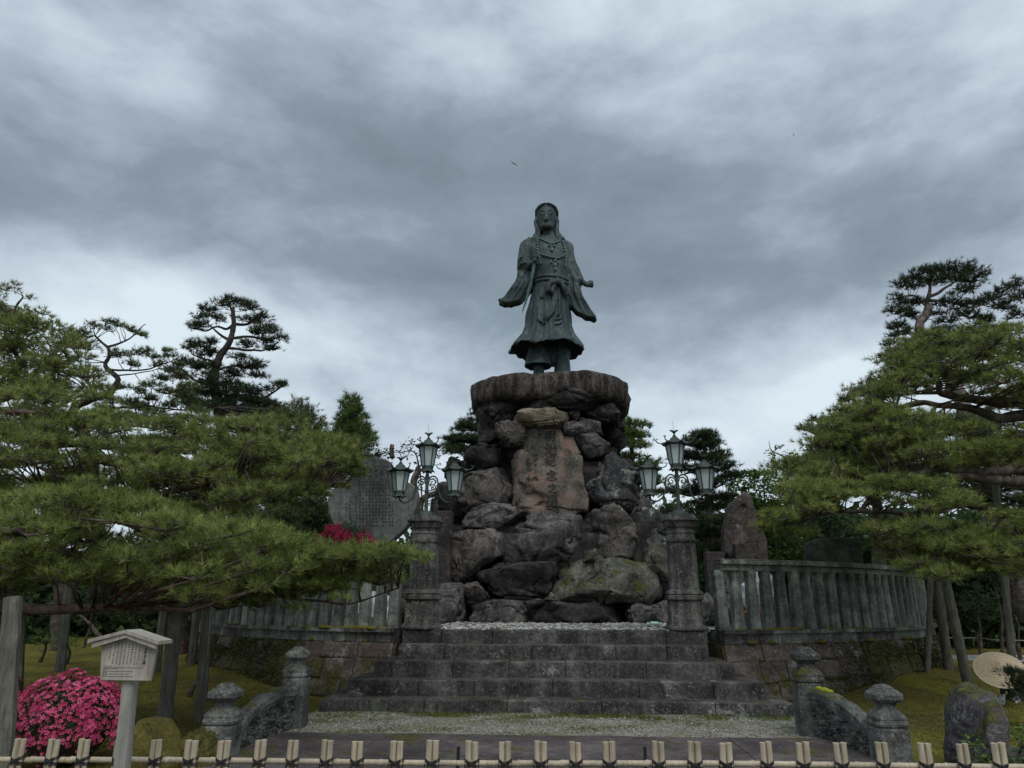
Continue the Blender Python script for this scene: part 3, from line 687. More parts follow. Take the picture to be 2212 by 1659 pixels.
for ch, u, v, s in (('明', 750, 300, 185), ('治', 765, 510, 215), ('紀', 755, 700, 190), ('念', 775, 935, 190), ('之', 790, 1140, 170), ('標', 780, 1330, 205)):
    V, F = glyph_mesh(ch)
    if not len(V): continue
    c = at(*g3(u, v), 18.85); e = at(*g3(u + s, v), 18.85); sc_ = (e - c).length
    V = V * sc_ * 1.0; out = []
    for p in V:
        q = Vector((c.x + p[0], 15, c.z + p[1])); h = bv.ray_cast(q, Vector((0, 1, 0)))
        out.append((q.x, (h[0].y if h[0] else 18.85) - .014, q.z))
    b.add(out, F)
b.obj('inscription', M['ink_carved_shade'], ins)
# small weathered side inscription: short strokes, their chiselled shade put in as dark colour, the characters no longer legible
def marks(b, cx, cz, s, fy, rr, k=5):
    for _ in range(k):
        x = cx + rr.uniform(-.4, .4) * s; z = cz + rr.uniform(-.4, .4) * s; l = s * rr.uniform(.35, .85); w = s * .07
        a = rr.choice([0, 0, math.pi / 2, math.pi / 2, .7, -.7]) + rr.gauss(0, .08); dx, dz = math.cos(a) * l / 2, math.sin(a) * l / 2; nx, nz = -math.sin(a) * w, math.cos(a) * w
        pts = [(x - dx - nx, z - dz - nz), (x + dx - nx, z + dz - nz), (x + dx + nx, z + dz + nz), (x - dx + nx, z - dz + nz)]
        b.add([(px, fy(px, pz), pz) for px, pz in pts], [(0, 1, 2, 3)])
def rockface(x, z):
    h = bv.ray_cast(Vector((x, 15, z)), Vector((0, 1, 0))); return (h[0].y if h[0] else 18.9) - .012
b = MB(); rr = random.Random(3)
for (u, v, s) in ((395, 700, 70), (395, 760, 80), (400, 830, 75), (395, 990, 95), (385, 1095, 90), (515, 600, 70), (515, 680, 80), (510, 760, 60), (515, 990, 95)):
    p = at(*g3(u, v), 18.85); s_ = s / 7.5 * 18.9 / FPX
    marks(b, p.x, p.z, s_, rockface, rr, 7)
o = b.obj('side_inscription', M['ink_carved_shade'], ins); o['kind'] = 'stuff'

# cap slab: round in plan, rough edges
SY, SR = 20.75, 2.12; ST, SB = 7.50, 6.80
zt = at(1189, 800, SY - SR).z; zbm = at(1189, 857, SY - SR).z
ST, SB = zt, zbm
sxl, sxr = at(1023, 850, SY).x, at(1354, 850, SY).x; SCX = (sxl + sxr) / 2; SRX = (sxr - sxl) / 2
b = MB(); rings = []; m = 160
for (f, z) in ((.55, SB + .03), (.90, SB), (.965, SB + .05), (.99, SB + .14), (1.0, SB + .30), (1.0, ST - .20), (.985, ST - .07), (.94, ST - .0), (.6, ST + .01), (.2, ST + .01)):
    rg = []
    for k in range(m):
        a = 2 * math.pi * k / m; q = Vector((math.cos(a) * 2, math.sin(a) * 2, z * 1.5))
        fl = max(0, abs(((a * 9 / math.pi + noise.noise(q * .8) * 2) % 2) - 1) - .93) * .35
        r = f * (1 + .045 * noise.fractal(q * 1.1, 1, 2, 4) + .03 * noise.noise(Vector((math.cos(a) * 9, math.sin(a) * 9, .3))) - fl)
        sq = 1 / (abs(math.cos(a)) ** 3.2 + abs(math.sin(a)) ** 3.2) ** (1 / 3.2)
        rg.append((SCX + SRX * r * sq * math.cos(a), SY + SR * r * sq * math.sin(a), z + .05 * noise.fractal(q * 2, 1, 2, 3) + .06 * noise.noise(Vector((math.cos(a) * 1.5, 5, 0)))))
    rings.append(rg)
b.loft(rings); b.obj('cap_slab', M['slab'], ped, True)

# ================================================================== STATUE
SYP = 20.35                                    # plane of the figure's axis
def sp(u, v, dy=0.0):
    p = at(1017.7 + u / 3.749, 398.2 + v / 3.749, SYP); return Vector((p.x, SYP + dy, p.z))
UM = (sp(1, 500) - sp(0, 500)).length          # metres per survey unit
stt = thing('bronze_statue', 'tall green-patinated bronze statue of a robed figure holding a sword atop the rock pedestal', 'statue', sp(612, 1500)[:])
def ering(u0, u1, v, ry, dy=0, m=48, pw=2.3, hem=None):
    a_, b_ = sp(u0, v), sp(u1, v); cx, rx = (a_.x + b_.x) / 2, (b_.x - a_.x) / 2; out = []
    for k in range(m):
        t = 2 * math.pi * k / m; c, s_ = math.cos(t), math.sin(t)
        q = (abs(c) ** pw + abs(s_) ** pw) ** (-1 / pw)
        out.append((cx + rx * c * q, SYP + dy + ry * s_ * q, a_.z + (hem(t) if hem else 0)))
    return out
b = MB()
hf = lambda t: .045 * math.sin(t * 5 + 1) + .018 * math.sin(t * 11)
out = [ering(500, 800, 690, .47), ering(516, 797, 770, .45), ering(512, 797, 830, .47), ering(478, 798, 930, .50), ering(448, 803, 1040, .53), ering(432, 815, 1160, .58), ering(400, 842, 1245, .66, hem=lambda t: hf(t) * .5), ering(352, 885, 1305, .82, hem=hf), ering(310, 917, 1350, .95, hem=hf),
       ering(320, 907, 1356, .92, hem=hf), ering(372, 866, 1305, .76, hem=hf), ering(432, 810, 1252, .58), ering(480, 775, 1205, .42)]
b.loft(out)
b.loft([ering(585, 690, 380, .16, -.02), ering(570, 700, 420, .2, 0), ering(505, 735, 448, .27, .02), ering(445, 775, 490, .36, .03), ering(425, 800, 560, .42, .02), ering(470, 805, 640, .44), ering(500, 800, 720, .45), ering(516, 797, 790, .44)])
# legs with flared trousers, feet
b.loft([ering(475, 640, 1230, .26, -.12), ering(465, 635, 1340, .27, -.12), ering(450, 645, 1420, .34, -.14), ering(434, 654, 1490, .40, -.15), ering(446, 642, 1496, .37, -.15), ering(490, 600, 1455, .2, -.15), ering(515, 575, 1410, .14, -.15)])
b.loft([ering(590, 740, 1210, .25, .12), ering(600, 735, 1400, .24, .12), ering(610, 730, 1455, .22, .12)])
b.loft([ering(505, 590, 1380, .15, -.1), ering(505, 592, 1500, .17, -.1), ering(500, 596, 1600, .2, -.1)])
b.loft([ering(672, 790, 1200, .28, .06), ering(674, 796, 1400, .28, .06), ering(672, 808, 1500, .30, .06), ering(668, 815, 1600, .32, .06)])
fz = ST
for u, dy in ((545, -.35), (745, -.15)):
    p = sp(u, 1500); b.ell((p.x, SYP + dy, fz + .1), (.16, .38, .13))
b.cap_(sp(600, 462), sp(462, 525), 48 * UM, 74 * UM, 16); b.cap_(sp(630, 462), sp(768, 530), 48 * UM, 66 * UM, 16)
# viewer-left arm, bent, and its sleeve
b.cap_(sp(465, 505), sp(430, 690, -.08), 58 * UM, 56 * UM); b.cap_(sp(430, 690, -.08), sp(480, 705, -.42), 56 * UM, 34 * UM)
b.cap_(sp(440, 560), sp(415, 640, -.05), 60 * UM, 38 * UM)
def slab(poly, y0, y1):
    P = [sp(u, v) for u, v in poly]; b.prism([(p.x, p.z) for p in P], SYP + y0, SYP + y1)
slab([(388, 735), (440, 690), (505, 740), (500, 850), (462, 905), (410, 958), (360, 980), (300, 990), (240, 982), (220, 962), (270, 938), (312, 925), (292, 905), (330, 890), (352, 868), (333, 852), (362, 820)], -.30, .12)
for f0, f1 in (((470, 740), (350, 950)), ((440, 740), (310, 945)), ((410, 740), (330, 880)), ((490, 760), (400, 940)), ((425, 740), (270, 950))):
    b.tube([sp(*f0, -.30), sp((f0[0] + f1[0]) / 2 - 2, (f0[1] + f1[1]) / 2 + 16, -.34), sp(*f1, -.30)], [8 * UM, 10 * UM, 5 * UM], 8)
slab([(470, 450), (425, 485), (395, 540), (380, 640), (378, 705), (440, 720), (490, 600), (520, 500)], -.26, .24); slab([(745, 460), (790, 492), (825, 550), (848, 630), (872, 730), (800, 730), (750, 600), (720, 500)], -.24, .24)
for v in (640, 665, 690):                      # rolled folds round the forearm
    b.tube([sp(385, v + 22, -.1), sp(410, v + 2, -.42), sp(450, v - 5, -.50), sp(490, v + 8, -.42)], [5 * UM, 8 * UM, 8 * UM, 5 * UM], 8)
# viewer-right arm and sleeve
b.cap_(sp(755, 505), sp(800, 640), 55 * UM, 50 * UM); b.cap_(sp(800, 640), sp(862, 790, -.15), 55 * UM, 42 * UM)
b.cap_(sp(872, 800, -.15), sp(935, 842, -.28), 26 * UM, 20 * UM)
b.ell(sp(892, 808, -.18)[:], (24 * UM, .16, 28 * UM))
slab([(770, 560), (820, 590), (868, 720), (905, 790), (880, 850), (897, 925), (912, 955), (932, 972), (934, 1000), (955, 1012), (962, 1036), (978, 1046), (1018, 1088), (1004, 1102), (930, 1088), (858, 1052), (812, 1012), (792, 965), (785, 700)], -.22, .16)
for f0, f1 in (((800, 700), (960, 1075)), ((835, 760), (985, 1070)), ((815, 720), (900, 1050)), ((860, 800), (930, 1020)), ((795, 760), (830, 1010))):
    b.tube([sp(*f0, -.22), sp((f0[0] + f1[0]) / 2 - 14, (f0[1] + f1[1]) / 2 + 22, -.26), sp(*f1, -.22)], [8 * UM, 9 * UM, 5 * UM], 8)
# hands: palm, four fingers and a thumb, closed
def fist(c, ax, side, s):
    c = Vector(c); ax = Vector(ax).normalized(); up = Vector((0, 0, 1)); up = (up - ax * up.dot(ax)).normalized(); lt = ax.cross(up)
    b.ell(c[:], (s, s * .85, s * .95))
    for i in range(4):
        o = c + up * s * (.75 - .48 * i); L_ = s * (1.0, 1.1, 1.02, .85)[i]
        b.tube([o + lt * side * s * .1 - ax * s * .2, o + ax * L_ * .95 + lt * side * s * .1, o + ax * L_ * .9 - lt * side * s * .8, o + ax * .1 * s - lt * side * s * .95], [s * .26, s * .27, s * .25, s * .2], 8)
    b.tube([c - ax * s * .5 - lt * side * s * .6, c + up * s * .9 - lt * side * s * .8, c + ax * s * .7 + up * s * .75 - lt * side * s * .9], [s * .3, s * .27, s * .22], 8)
fist(sp(515, 705, -.60), (1, -.2, .1), 1, 29 * UM)
fist(sp(952, 844, -.32), (1, -.2, -.05), 1, 29 * UM)
# head with face
hc = sp(612, 290)
b.ell((hc.x, SYP - .02, hc.z), (84 * UM, 96 * UM, 120 * UM), 32, 24)
b.ell((hc.x, SYP - .09, sp(612, 355).z), (70 * UM, 72 * UM, 64 * UM), 24, 18)
for s_ in (-1, 1):
    b.ell((hc.x + s_ * 86 * UM, SYP + .03, sp(0, 300).z), (11 * UM, 20 * UM, 36 * UM), 12, 10)     # ears
    e = sp(612 + s_ * 38, 268)
    b.tube([(e.x - .11, SYP - .40, e.z - .02), (e.x, SYP - .425, e.z + .045), (e.x + .11, SYP - .39, e.z + .01)], [.010, .017, .010], 8)   # brow
    b.tube([(e.x - .08, SYP - .385, e.z - .10), (e.x, SYP - .40, e.z - .085), (e.x + .08, SYP - .385, e.z - .105)], .010, 6)      # lid
nz = sp(605, 275).z; nx = sp(606, 0).x
b.loft([[(nx - .03, SYP - .38, nz), (nx + .03, SYP - .38, nz), (nx + .02, SYP - .43, nz), (nx - .02, SYP - .43, nz)], [(nx - .085, SYP - .36, nz - .34 * 1), (nx + .085, SYP - .36, nz - .34), (nx + .045, SYP - .56, nz - .33), (nx - .045, SYP - .56, nz - .33)]])
b.ell((nx, SYP - .47, nz - .33), (.085, .07, .045), 12, 8)
mz = sp(0, 338).z
b.ell((nx, SYP - .41, mz), (.10, .05, .022), 12, 8); b.ell((nx, SYP - .40, mz - .05), (.08, .05, .024), 12, 8)
b.ell((nx + .01, SYP - .34, sp(0, 395).z), (.17, .13, .11), 16, 10)                                 # bearded chin
def rm(name, b, mat, vox, parent, disp=None):
    me = b.mesh(name); o = bpy.data.objects.new(name, me); link(o)
    m = o.modifiers.new('r', 'REMESH'); m.mode = 'VOXEL'; m.voxel_size = vox; m.use_smooth_shade = True
    m = o.modifiers.new('s', 'SMOOTH'); m.iterations = 3; m.factor = .5
    bake(o); me = o.data
    if disp is not None:
        n = len(me.vertices); co = np.empty(n * 3, np.float32); me.vertices.foreach_get('co', co); co = co.reshape(-1, 3)
        no = np.empty(n * 3, np.float32); me.vertex_normals.foreach_get('vector', no); no = no.reshape(-1, 3)
        co = co + no * disp(co)[:, None]; me.vertices.foreach_set('co', co.astype(np.float32).ravel())
    me.materials.clear(); me.materials.append(mat); me.polygons.foreach_set('use_smooth', [True] * len(me.polygons))
    o.parent = parent; o.location = -parent.location; return o
ZW = sp(0, 800).z; ZH = sp(0, 1330).z; ZS = sp(0, 460).z
axx = sp(630, 0).x
def folds(co):
    a = np.arctan2(co[:, 1] - SYP, co[:, 0] - axx); z = co[:, 2]; d = np.zeros(len(co))
    k = np.clip((ZW - z) / (ZW - ZH), 0, 1.1) * (z < ZW) * (z > ZH - .3)
    d += k * (.030 * np.sin(a * 11 + np.sin(z * 2.1) * 1.1) + .016 * np.sin(a * 23 + z * 1.3))
    t = ((z > ZW) & (z < ZS)) * np.clip(abs(co[:, 0] - axx) / .55 - .55, 0, 1)
    d += t * (.022 * np.sin(co[:, 0] * 17 + np.sin(z * 3) * 1.4 + z * 1.5))
    s_ = (abs(co[:, 0] - axx) > .55) & (z < ZW + .3)
    d += s_ * .010 * np.sin((co[:, 0] * np.sign(co[:, 0] - axx) * 1.0 + z * .45) * 30)
    return d
body = rm('body', b, M['bronze'], .028, stt, folds)
bco = [tuple(v.co) for v in body.data.vertices]
bvb = BVHTree.FromPolygons(bco, [tuple(p.vertices) for p in body.data.polygons])
def onb(u, v, lift=.02):
    p = sp(u, v); q = Vector((p.x, 15, p.z)); d = Vector((0, 1, 0)); h = bvb.ray_cast(q, d)
    return Vector((p.x, (h[0].y if h[0] else SYP - .3) - lift, p.z))
# hair: parted cap and long locks to the shoulders
b = MB()
b.ell((hc.x, SYP + .10, sp(0, 262).z), (90 * UM, 98 * UM, 100 * UM), 28, 20)
b.ell((hc.x, SYP + .16, sp(0, 372).z), (96 * UM, .24, 105 * UM), 24, 16)
for s_ in (-1, 1):
    for i in range(9):
        r0 = 1 - i * .05
        pts = []
        for t in np.linspace(0, 1, 9):
            an = t * 1.75
            pts.append((hc.x + s_ * (.02 + math.sin(an) * 84 * UM), SYP - .28 + .065 * i + t * .18, sp(0, 268).z + math.cos(an) * 96 * UM * (1 - .085 * max(0, 3 - i)) + .0))
        b.tube(pts, [.020 + .018 * math.sin(math.pi * t) for t in np.linspace(0, 1, 9)], 8)
    for i in range(7):
        x0 = 92 - i * 3
        pts = [sp(612 + s_ * x0, 300, -.08 + .05 * i), sp(612 + s_ * (x0 - 6), 350, -.10 + .05 * i), sp(618 + s_ * (70 + i * 5), 400, -.16 + .05 * i), onb(622 + s_ * (72 + i * 9), 440 + 6 * i, .01), onb(622 + s_ * (80 + i * 10), 470 + (i % 3) * 12, .0)]
        b.tube(pts, [.055, .065, .07, .06, .022], 8)
rm('hair', b, M['bronze'], .02, stt, lambda co: .008 * np.sin(co[:, 0] * 90))
for s_ in (-1, 1):                              # eyes and brows: shade of the hollows put in as darker bronze
    b = MB(); c = onb(606 + s_ * 36, 286, -.005); b.ell(c[:], (.085, .02, .026), 12, 8); b.obj('eye', M['bronze_dark'], stt, True)
    b = MB(); b.tube([onb(606 + s_ * 14, 266, .0), onb(606 + s_ * 34, 256, .0), onb(606 + s_ * 60, 264, .0)], [.012, .02, .010], 8); b.obj('eyebrow', M['bronze_dark'], stt, True)
b = MB(); b.tube([onb(586, 345, .0), onb(606, 343, .0), onb(628, 345, .0)], [.006, .013, .006], 8); b.obj('mouth', M['bronze_dark'], stt, True)  # shaded line of the lips painted in with darker bronze
# sash, knot, ribbons
b = MB()
for v, g_ in ((782, 14), (812, 14)):
    o_ = []
    for k in range(40):
        t = 2 * math.pi * k / 40; a_, c_ = sp(508, v + 6), sp(800, v + 18); cx = (a_.x + c_.x) / 2; rx = (c_.x - a_.x) / 2
        o_.append(Vector((cx + rx * math.cos(t), SYP + .47 * math.sin(t), (a_.z + c_.z) / 2 - math.cos(t) * .06)))
    b.tube(o_ + [o_[0]], .062, 8, False, 1)
b.obj('sash', M['bronze'], stt, True)
b = MB()
kn = onb(697, 850, .10); b.ell(kn[:], (.12, .12, .12), 16, 12)
b.tube([kn, onb(650, 862, .14), onb(622, 895, .14), onb(628, 935, .12), onb(650, 940, .10), onb(662, 905, .08), kn], [.06, .10, .11, .12, .09, .07, .04], 10)
b.tube([kn, onb(735, 865, .12), onb(752, 900, .12), onb(770, 945, .10), onb(762, 970, .06)], [.06, .08, .09, .07, .03], 10)
b.tube([kn, onb(735, 838, .1), onb(748, 846, .08)], [.06, .07, .03], 8)
for k in range(6):
    t = k / 5; b.tube([onb(660 - 40 * t, 862 + 50 * t, .24), onb(640 - 10 * t, 900 + 30 * t, .24)], .014, 6)
rm('sash_knot', b, M['bronze'], .02, stt)
b = MB()
for du in (-12, 0, 12):
    b.tube([onb(672 + du, 900, .02), onb(676 + du, 1000, .03), onb(655 + du, 1080, .04), onb(620 + du, 1130, .05), onb(600 + du * .6, 1180 - abs(du), .04)], [.035, .05, .06, .07, .02], 8)
b.tube([onb(535, 1140, .02), onb(560, 1165, .04), onb(600, 1190, .04), onb(620, 1150, .03)], [.02, .04, .03, .02], 8)
b.tube([onb(712, 900, .02), onb(716, 1000, .02), onb(712, 1100, .03), onb(700, 1130, .03)], [.03, .035, .04, .03], 8)
for v in (1145, 1185): b.tube([onb(678, v + 8, .02), onb(706, v + 4, .03), onb(735, v - 10, .02)], [.02, .03, .02], 8)
for (u, v) in ((575, 965), (700, 980)):
    c = onb(u, v, .01); b.box(c[:], (.11, .04, .11))
b.obj('hanging_ribbon', M['bronze'], stt, True)
# sword
b = MB()
A_, T_ = sp(517, 715, -.68), sp(415, 1094, -.45); rings = []
for t, w in ((0, 12), (.15, 12.5), (.5, 12), (.8, 9), (.95, 4), (1, .6)):
    p = A_.lerp(T_, t) + Vector((.05 * math.sin(t * math.pi), 0, 0)); w *= UM
    rings.append([(p.x - w, p.y, p.z), (p.x, p.y - w * .35, p.z), (p.x + w, p.y, p.z), (p.x, p.y + w * .35, p.z)])
b.loft(rings); sw = b.obj('sword_blade', M['bronze_bright'], stt)
b = MB(); b.tube([A_, sp(528, 676, -.70)], [.06, .065], 10); b.ell(sp(530, 670, -.70)[:], (.085, .085, .075)); b.obj('sword_hilt', M['bronze'], stt, True)
# necklaces of long beads
def necklace(name, path, rad, n_):
    b = MB(); pts = [Vector(onb(u, v, rad * .8)) for u, v in path]
    seg = [(pts[i + 1] - pts[i]).length for i in range(len(pts) - 1)]; tot = sum(seg)
    n_ = int(n_ * .8)
    for k in range(n_):
        s0 = tot * (k + .5) / n_; i = 0
        while s0 > seg[i] and i < len(seg) - 1: s0 -= seg[i]; i += 1
        p = pts[i].lerp(pts[i + 1], s0 / seg[i]); d = (pts[i + 1] - pts[i]).normalized()
        q = d.to_track_quat('Z', 'Y').to_matrix(); l = tot / n_ * .52; r = rad * (1.0 if k % 3 else .72)
        b.ell(p[:], (r, r, l), 8, 6, q)
    return b.obj(name, M['bronze_bright'], stt, True)
necklace('necklace', [(540, 440), (545, 470), (580, 495), (620, 515), (653, 530), (690, 515), (722, 490), (735, 450)], .035, 14)
necklace('necklace', [(548, 470), (541, 500), (541, 570), (545, 610), (590, 628), (640, 645), (700, 655), (745, 630), (765, 595), (755, 540), (740, 490)], .042, 26)
necklace('necklace', [(545, 605), (558, 640), (562, 680)], .035, 4)
necklace('necklace', [(765, 620), (766, 660), (764, 700)], .035, 4)
b = MB()
for (u, v, s) in ((632, 545, 1), (653, 552, 1), (655, 580, 1.5), (676, 548, 1), (650, 685, 1), (683, 672, 1.3), (683, 710, 1.6), (684, 740, 1.4), (701, 690, 1), (566, 690, 1), (764, 705, 1.2)):
    b.ell(onb(u, v, .03)[:], (.035 * s, .035, .05 * s), 8, 6)
o = b.obj('pendant', M['bronze_bright'], stt, True); o['kind'] = 'stuff'

# ================================================================== LAMP PILLARS
def qp(u, v): return 663.7 + u / 3.024, 867.3 + v / 3.024       # close view of the left pillar
PY = 13.15
def pillar(cxpx, flip, label):
    cx = at(cxpx, 1340, PY).x
    t = thing('stone_pillar', label, 'pillar', (cx, PY, 0.885))
    z = lambda v: at(1200, 867.3 + v / 3.024, PY).z
    mpx = PY * 1.02 / FPX / 3.024
    zb = 1.103
    def sect(prof, name, m=32, pw=5, groove=.0, sm=False, ph=0):
        rings = []
        for zz_, hw in prof:
            rg = []
            for k in range(m):
                a = 2 * math.pi * (k + .5) / m; q = (abs(math.cos(a)) ** pw + abs(math.sin(a)) ** pw) ** (-1 / pw)
                r = hw * q * (1 - (groove if k % 4 == 0 and groove else 0))
                rg.append((cx + r * math.cos(a), PY + r * math.sin(a), zz_))
            rings.append(rg)
        b = MB(); b.loft(rings); return b.obj(name, M['pillar'], t, sm, bevel=0)
    w = lambda px_: px_ * mpx
    zs = [1.10 + (1485 - v) * (at(1200, 1000, PY).z - at(1200, 1001, PY).z) / 3.024 for v in range(0, 1)]
    def zz(v): return zb + (z(v) - z(1485))
    sect([(zz(1485), w(122)), (zz(1476), w(124)), (zz(1465), w(122)), (zz(1460), w(112)), (zz(1450), w(110)), (zz(1447), w(103))], 'base_ring', pw=4)
    sect([(zz(1450), w(103)), (zz(1400), w(99)), (zz(1310), w(97)), (zz(1296), w(97))], 'pedestal', groove=.05)
    sect([(zz(1297), w(103)), (zz(1290), w(110)), (zz(1268), w(111)), (zz(1262), w(104)), (zz(1255), w(110)), (zz(1240), w(106)), (zz(1232), w(92))], 'waist_moulding', pw=4)
    sect([(zz(1232), w(92)), (zz(1225), w(86)), (zz(930), w(82)), (zz(925), w(86))], 'shaft', groove=.07, pw=4.5)
    sect([(zz(925), w(86)), (zz(915), w(90)), (zz(903), w(90)), (zz(900), w(84)), (zz(868), w(84)), (zz(866), w(88)), (zz(855), w(88)), (zz(850), w(84)), (zz(832), w(88)), (zz(828), w(98))], 'capital_rings', m=32, pw=3.2)
    # lotus-leaf capital: two tiers of petals
    mm = 40
    for (v0, v1, r0, r1, nm) in ((828, 782, 92, 108, 'capital'), (782, 748, 100, 92, 'capital')):
        rings = []
        for f in (0, .25, .6, .9, 1.0):
            rg = []
            for k in range(mm):
                a = 2 * math.pi * k / mm; lob = abs(math.sin(a * 10)); q = (abs(math.cos(a)) ** 3 + abs(math.sin(a)) ** 3) ** (-1 / 3)
                r = (r0 + (r1 - r0) * f) * (1 - .07 * (1 - lob)) * q
                rg.append((cx + w(r) * math.cos(a), PY + w(r) * math.sin(a), zz(v0 + (v1 - v0) * f) + .012 * lob))
            rings.append(rg)
        b = MB(); b.loft(rings); b.obj(nm, M['pillar'], t)
        if nm == 'capital' and v0 == 828: sect([(zz(786), w(112)), (zz(776), w(112)), (zz(773), w(104))], 'abacus', pw=3)
    return cx, zz(745), zz, w
def lamp(cx, zc, zz, w, label, rot):
    t = thing('street_lamp', label, 'street lamp', (cx, PY, zc), 'triple lantern lamps on the stone pillars')
    b = MB(); b.tube([(cx, PY, zc), (cx, PY, zc + .045)], [w(62), w(58)], 16); b.tube([(cx, PY, zc + .045), (cx, PY, zc + .09)], [w(48), w(30)], 16); b.obj('foot', M['bronze_lamp'], t)
    # zoomed lamp drawing: 7.209 px per unit; hub at x 665
    k = 3.024 / 7.209
    def H(v): return zz(745) + (1470 - v) * (zz(0) - zz(1000)) / 1000 * k
    def Wd(u): return w(u * k)
    b = MB(); rings = []
    for v, r in ((1470, 30), (1440, 27), (1100, 25), (775, 24)):
        rings.append([(cx + Wd(r) * (1 + (.12 if q % 2 else 0)) * math.cos(q * math.pi / 8), PY + Wd(r) * (1 + (.12 if q % 2 else 0)) * math.sin(q * math.pi / 8), H(v)) for q in range(16)])
    b.loft(rings)
    for v in (1100, 860): b.tube([(cx, PY, H(v) - .02), (cx, PY, H(v) + .02)], Wd(33), 12)
    b.obj('pole', M['bronze_lamp'], t)
    def hexr(c, r, z, up=0, m=24, tw=0.0):
        out = []
        for q in range(m):
            a = 2 * math.pi * q / m + rot; s6 = math.pi / 3; aa = ((a - rot) % s6) - s6 / 2
            rr_ = r * math.cos(s6 / 2) / math.cos(aa); cor = (abs(aa) / (s6 / 2)) ** 3
            out.append((c[0] + rr_ * math.cos(a), c[1] + rr_ * math.sin(a), z + up * cor))
        return out
    def lantern(c, dz):
        ln = None
        Z = lambda v: H(v) + dz
        b = MB(); b.loft([hexr(c, Wd(210), Z(392), .03), hexr(c, Wd(222), Z(380), .035), hexr(c, Wd(150), Z(345), .012), hexr(c, Wd(85), Z(318)), hexr(c, Wd(62), Z(280)), hexr(c, Wd(28), Z(255)), hexr(c, Wd(30), Z(240)), hexr(c, Wd(18), Z(232))])
        ln = b.obj('lantern', M['bronze_lamp'], t)
        ln.name = 'lantern'
        b = MB()
        for q in range(6):                                  # curled eave tips and frame bars
            a = rot + q * math.pi / 3; d = Vector((math.cos(a), math.sin(a), 0)); e = Vector((c[0], c[1], 0)) + d * Wd(222)
            b.tube([e + Vector((0, 0, Z(382) + .03)), e + d * .05 + Vector((0, 0, Z(382) + .05)), e + d * .075 + Vector((0, 0, Z(382) + .095)), e + d * .05 + Vector((0, 0, Z(382) + .12)), e + d * .03 + Vector((0, 0, Z(382) + .10))], [.011, .010, .009, .008, .006], 6)
            b.tube([e + d * .07 + Vector((0, 0, Z(382) + .09)), e + d * .11 + Vector((0, 0, Z(382) + .11))], [.008, .004], 5)
            b.tube([(c[0] + d.x * Wd(143), c[1] + d.y * Wd(143), Z(392)), (c[0] + d.x * Wd(92), c[1] + d.y * Wd(92), Z(692))], Wd(10), 6)
        b.obj('frame', M['bronze_lamp'], ln)
        for q in range(6):
            a0 = rot + q * math.pi / 3; a1 = a0 + math.pi / 3
            P = []
            for (r, v) in ((136, 394), (87, 690)):
                for a in (a0, a1): P.append(Vector((c[0] + Wd(r) * math.cos(a), c[1] + Wd(r) * math.sin(a), Z(v))))
            cc = Vector((c[0], c[1], 0)); In = [Vector((p.x + (cc.x - p.x) * .04, p.y + (cc.y - p.y) * .04, p.z)) for p in P]
            b = MB(); b.add([v[:] for v in (P + In)], [(0, 1, 3, 2), (4, 6, 7, 5), (0, 2, 6, 4), (1, 5, 7, 3), (0, 4, 5, 1), (2, 3, 7, 6)]); b.obj('pane', M['glass'], ln)
        b = MB(); b.loft([hexr(c, Wd(96), Z(688)), hexr(c, Wd(92), Z(700)), hexr(c, Wd(84), Z(742)), hexr(c, Wd(112), Z(764), -.012), hexr(c, Wd(118), Z(772), -.03), hexr(c, Wd(70), Z(752)), hexr(c, Wd(40), Z(778))])
        b.obj('base_cup', M['bronze_lamp'], ln)
        b = MB()                                            # bird finial with raised wings and needle
        for s_ in (-1, 1):
            y = c[1]; p = lambda u, v: (c[0] + s_ * Wd(u), Z(v))
            poly = [p(2, 232), p(14, 205), p(30, 185), p(72, 155), p(45, 150), p(22, 152), p(4, 170)]
            if s_ < 0: poly = poly[::-1]
            b.prism(poly, y - .012, y + .012)
        b.ell((c[0], c[1] - .02, Z(190)), (.025, .05, .03), 8, 6)
        b.tube([(c[0], c[1], Z(235)), (c[0], c[1], Z(180))], .014, 6); b.obj('bird_finial', M['bronze_dark'], ln)
        b = MB(); b.tube([(c[0], c[1], Z(165)), (c[0] - .02, c[1], Z(0))], [.0035, .002], 4); b.obj('spike', M['bronze_dark'], ln)
    lantern((cx, PY), 0)
    dz = -(625 - 235) * (H(0) - H(1))
    off = Wd(425)
    for s_ in (-1, 1):
        c = (cx + s_ * off, PY); lantern(c, dz)
        b = MB(); q = lambda u, v: Vector((cx + s_ * Wd(u), PY, H(v)))
        b.tube([q(425, 1130), q(425, 1190)], [Wd(22), Wd(14)], 8)
        b.tube([q(425, 1180), q(405, 1235), q(350, 1262), q(290, 1250), q(230, 1200), q(195, 1130), q(180, 1050), q(172, 960), q(155, 890), q(115, 852), q(75, 850), q(35, 880), q(20, 900)], Wd(13), 8)
        def spiral(cu, cv, r, turns, st_, dirn):
            return [q(cu + r * (1 - .8 * i / 18) * math.cos(st_ + dirn * i / 18 * turns * 6.28), cv + r * (1 - .8 * i / 18) * math.sin(st_ + dirn * i / 18 * turns * 6.28)) for i in range(19)]
        b.tube(spiral(85, 950, 60, 1.25, -2.6, 1), Wd(9), 6); b.tube(spiral(95, 1030, 48, 1.2, -1.6, 1), Wd(9), 6)
        b.tube([q(25, 960), q(45, 900), q(95, 885), q(135, 920), q(140, 960)], Wd(8), 6)
        b.tube([q(25, 1080), q(60, 1075), q(120, 1050), q(180, 1035)], Wd(9), 6)
        b.tube([q(172, 1100), q(150, 1060), q(165, 1020)], Wd(8), 6)
        b.obj('scroll_bracket', M['bronze_lamp'], t, True)
pl = pillar(912, 1, 'left stone lamp pillar with lotus capital, right of the great engraved tablet')
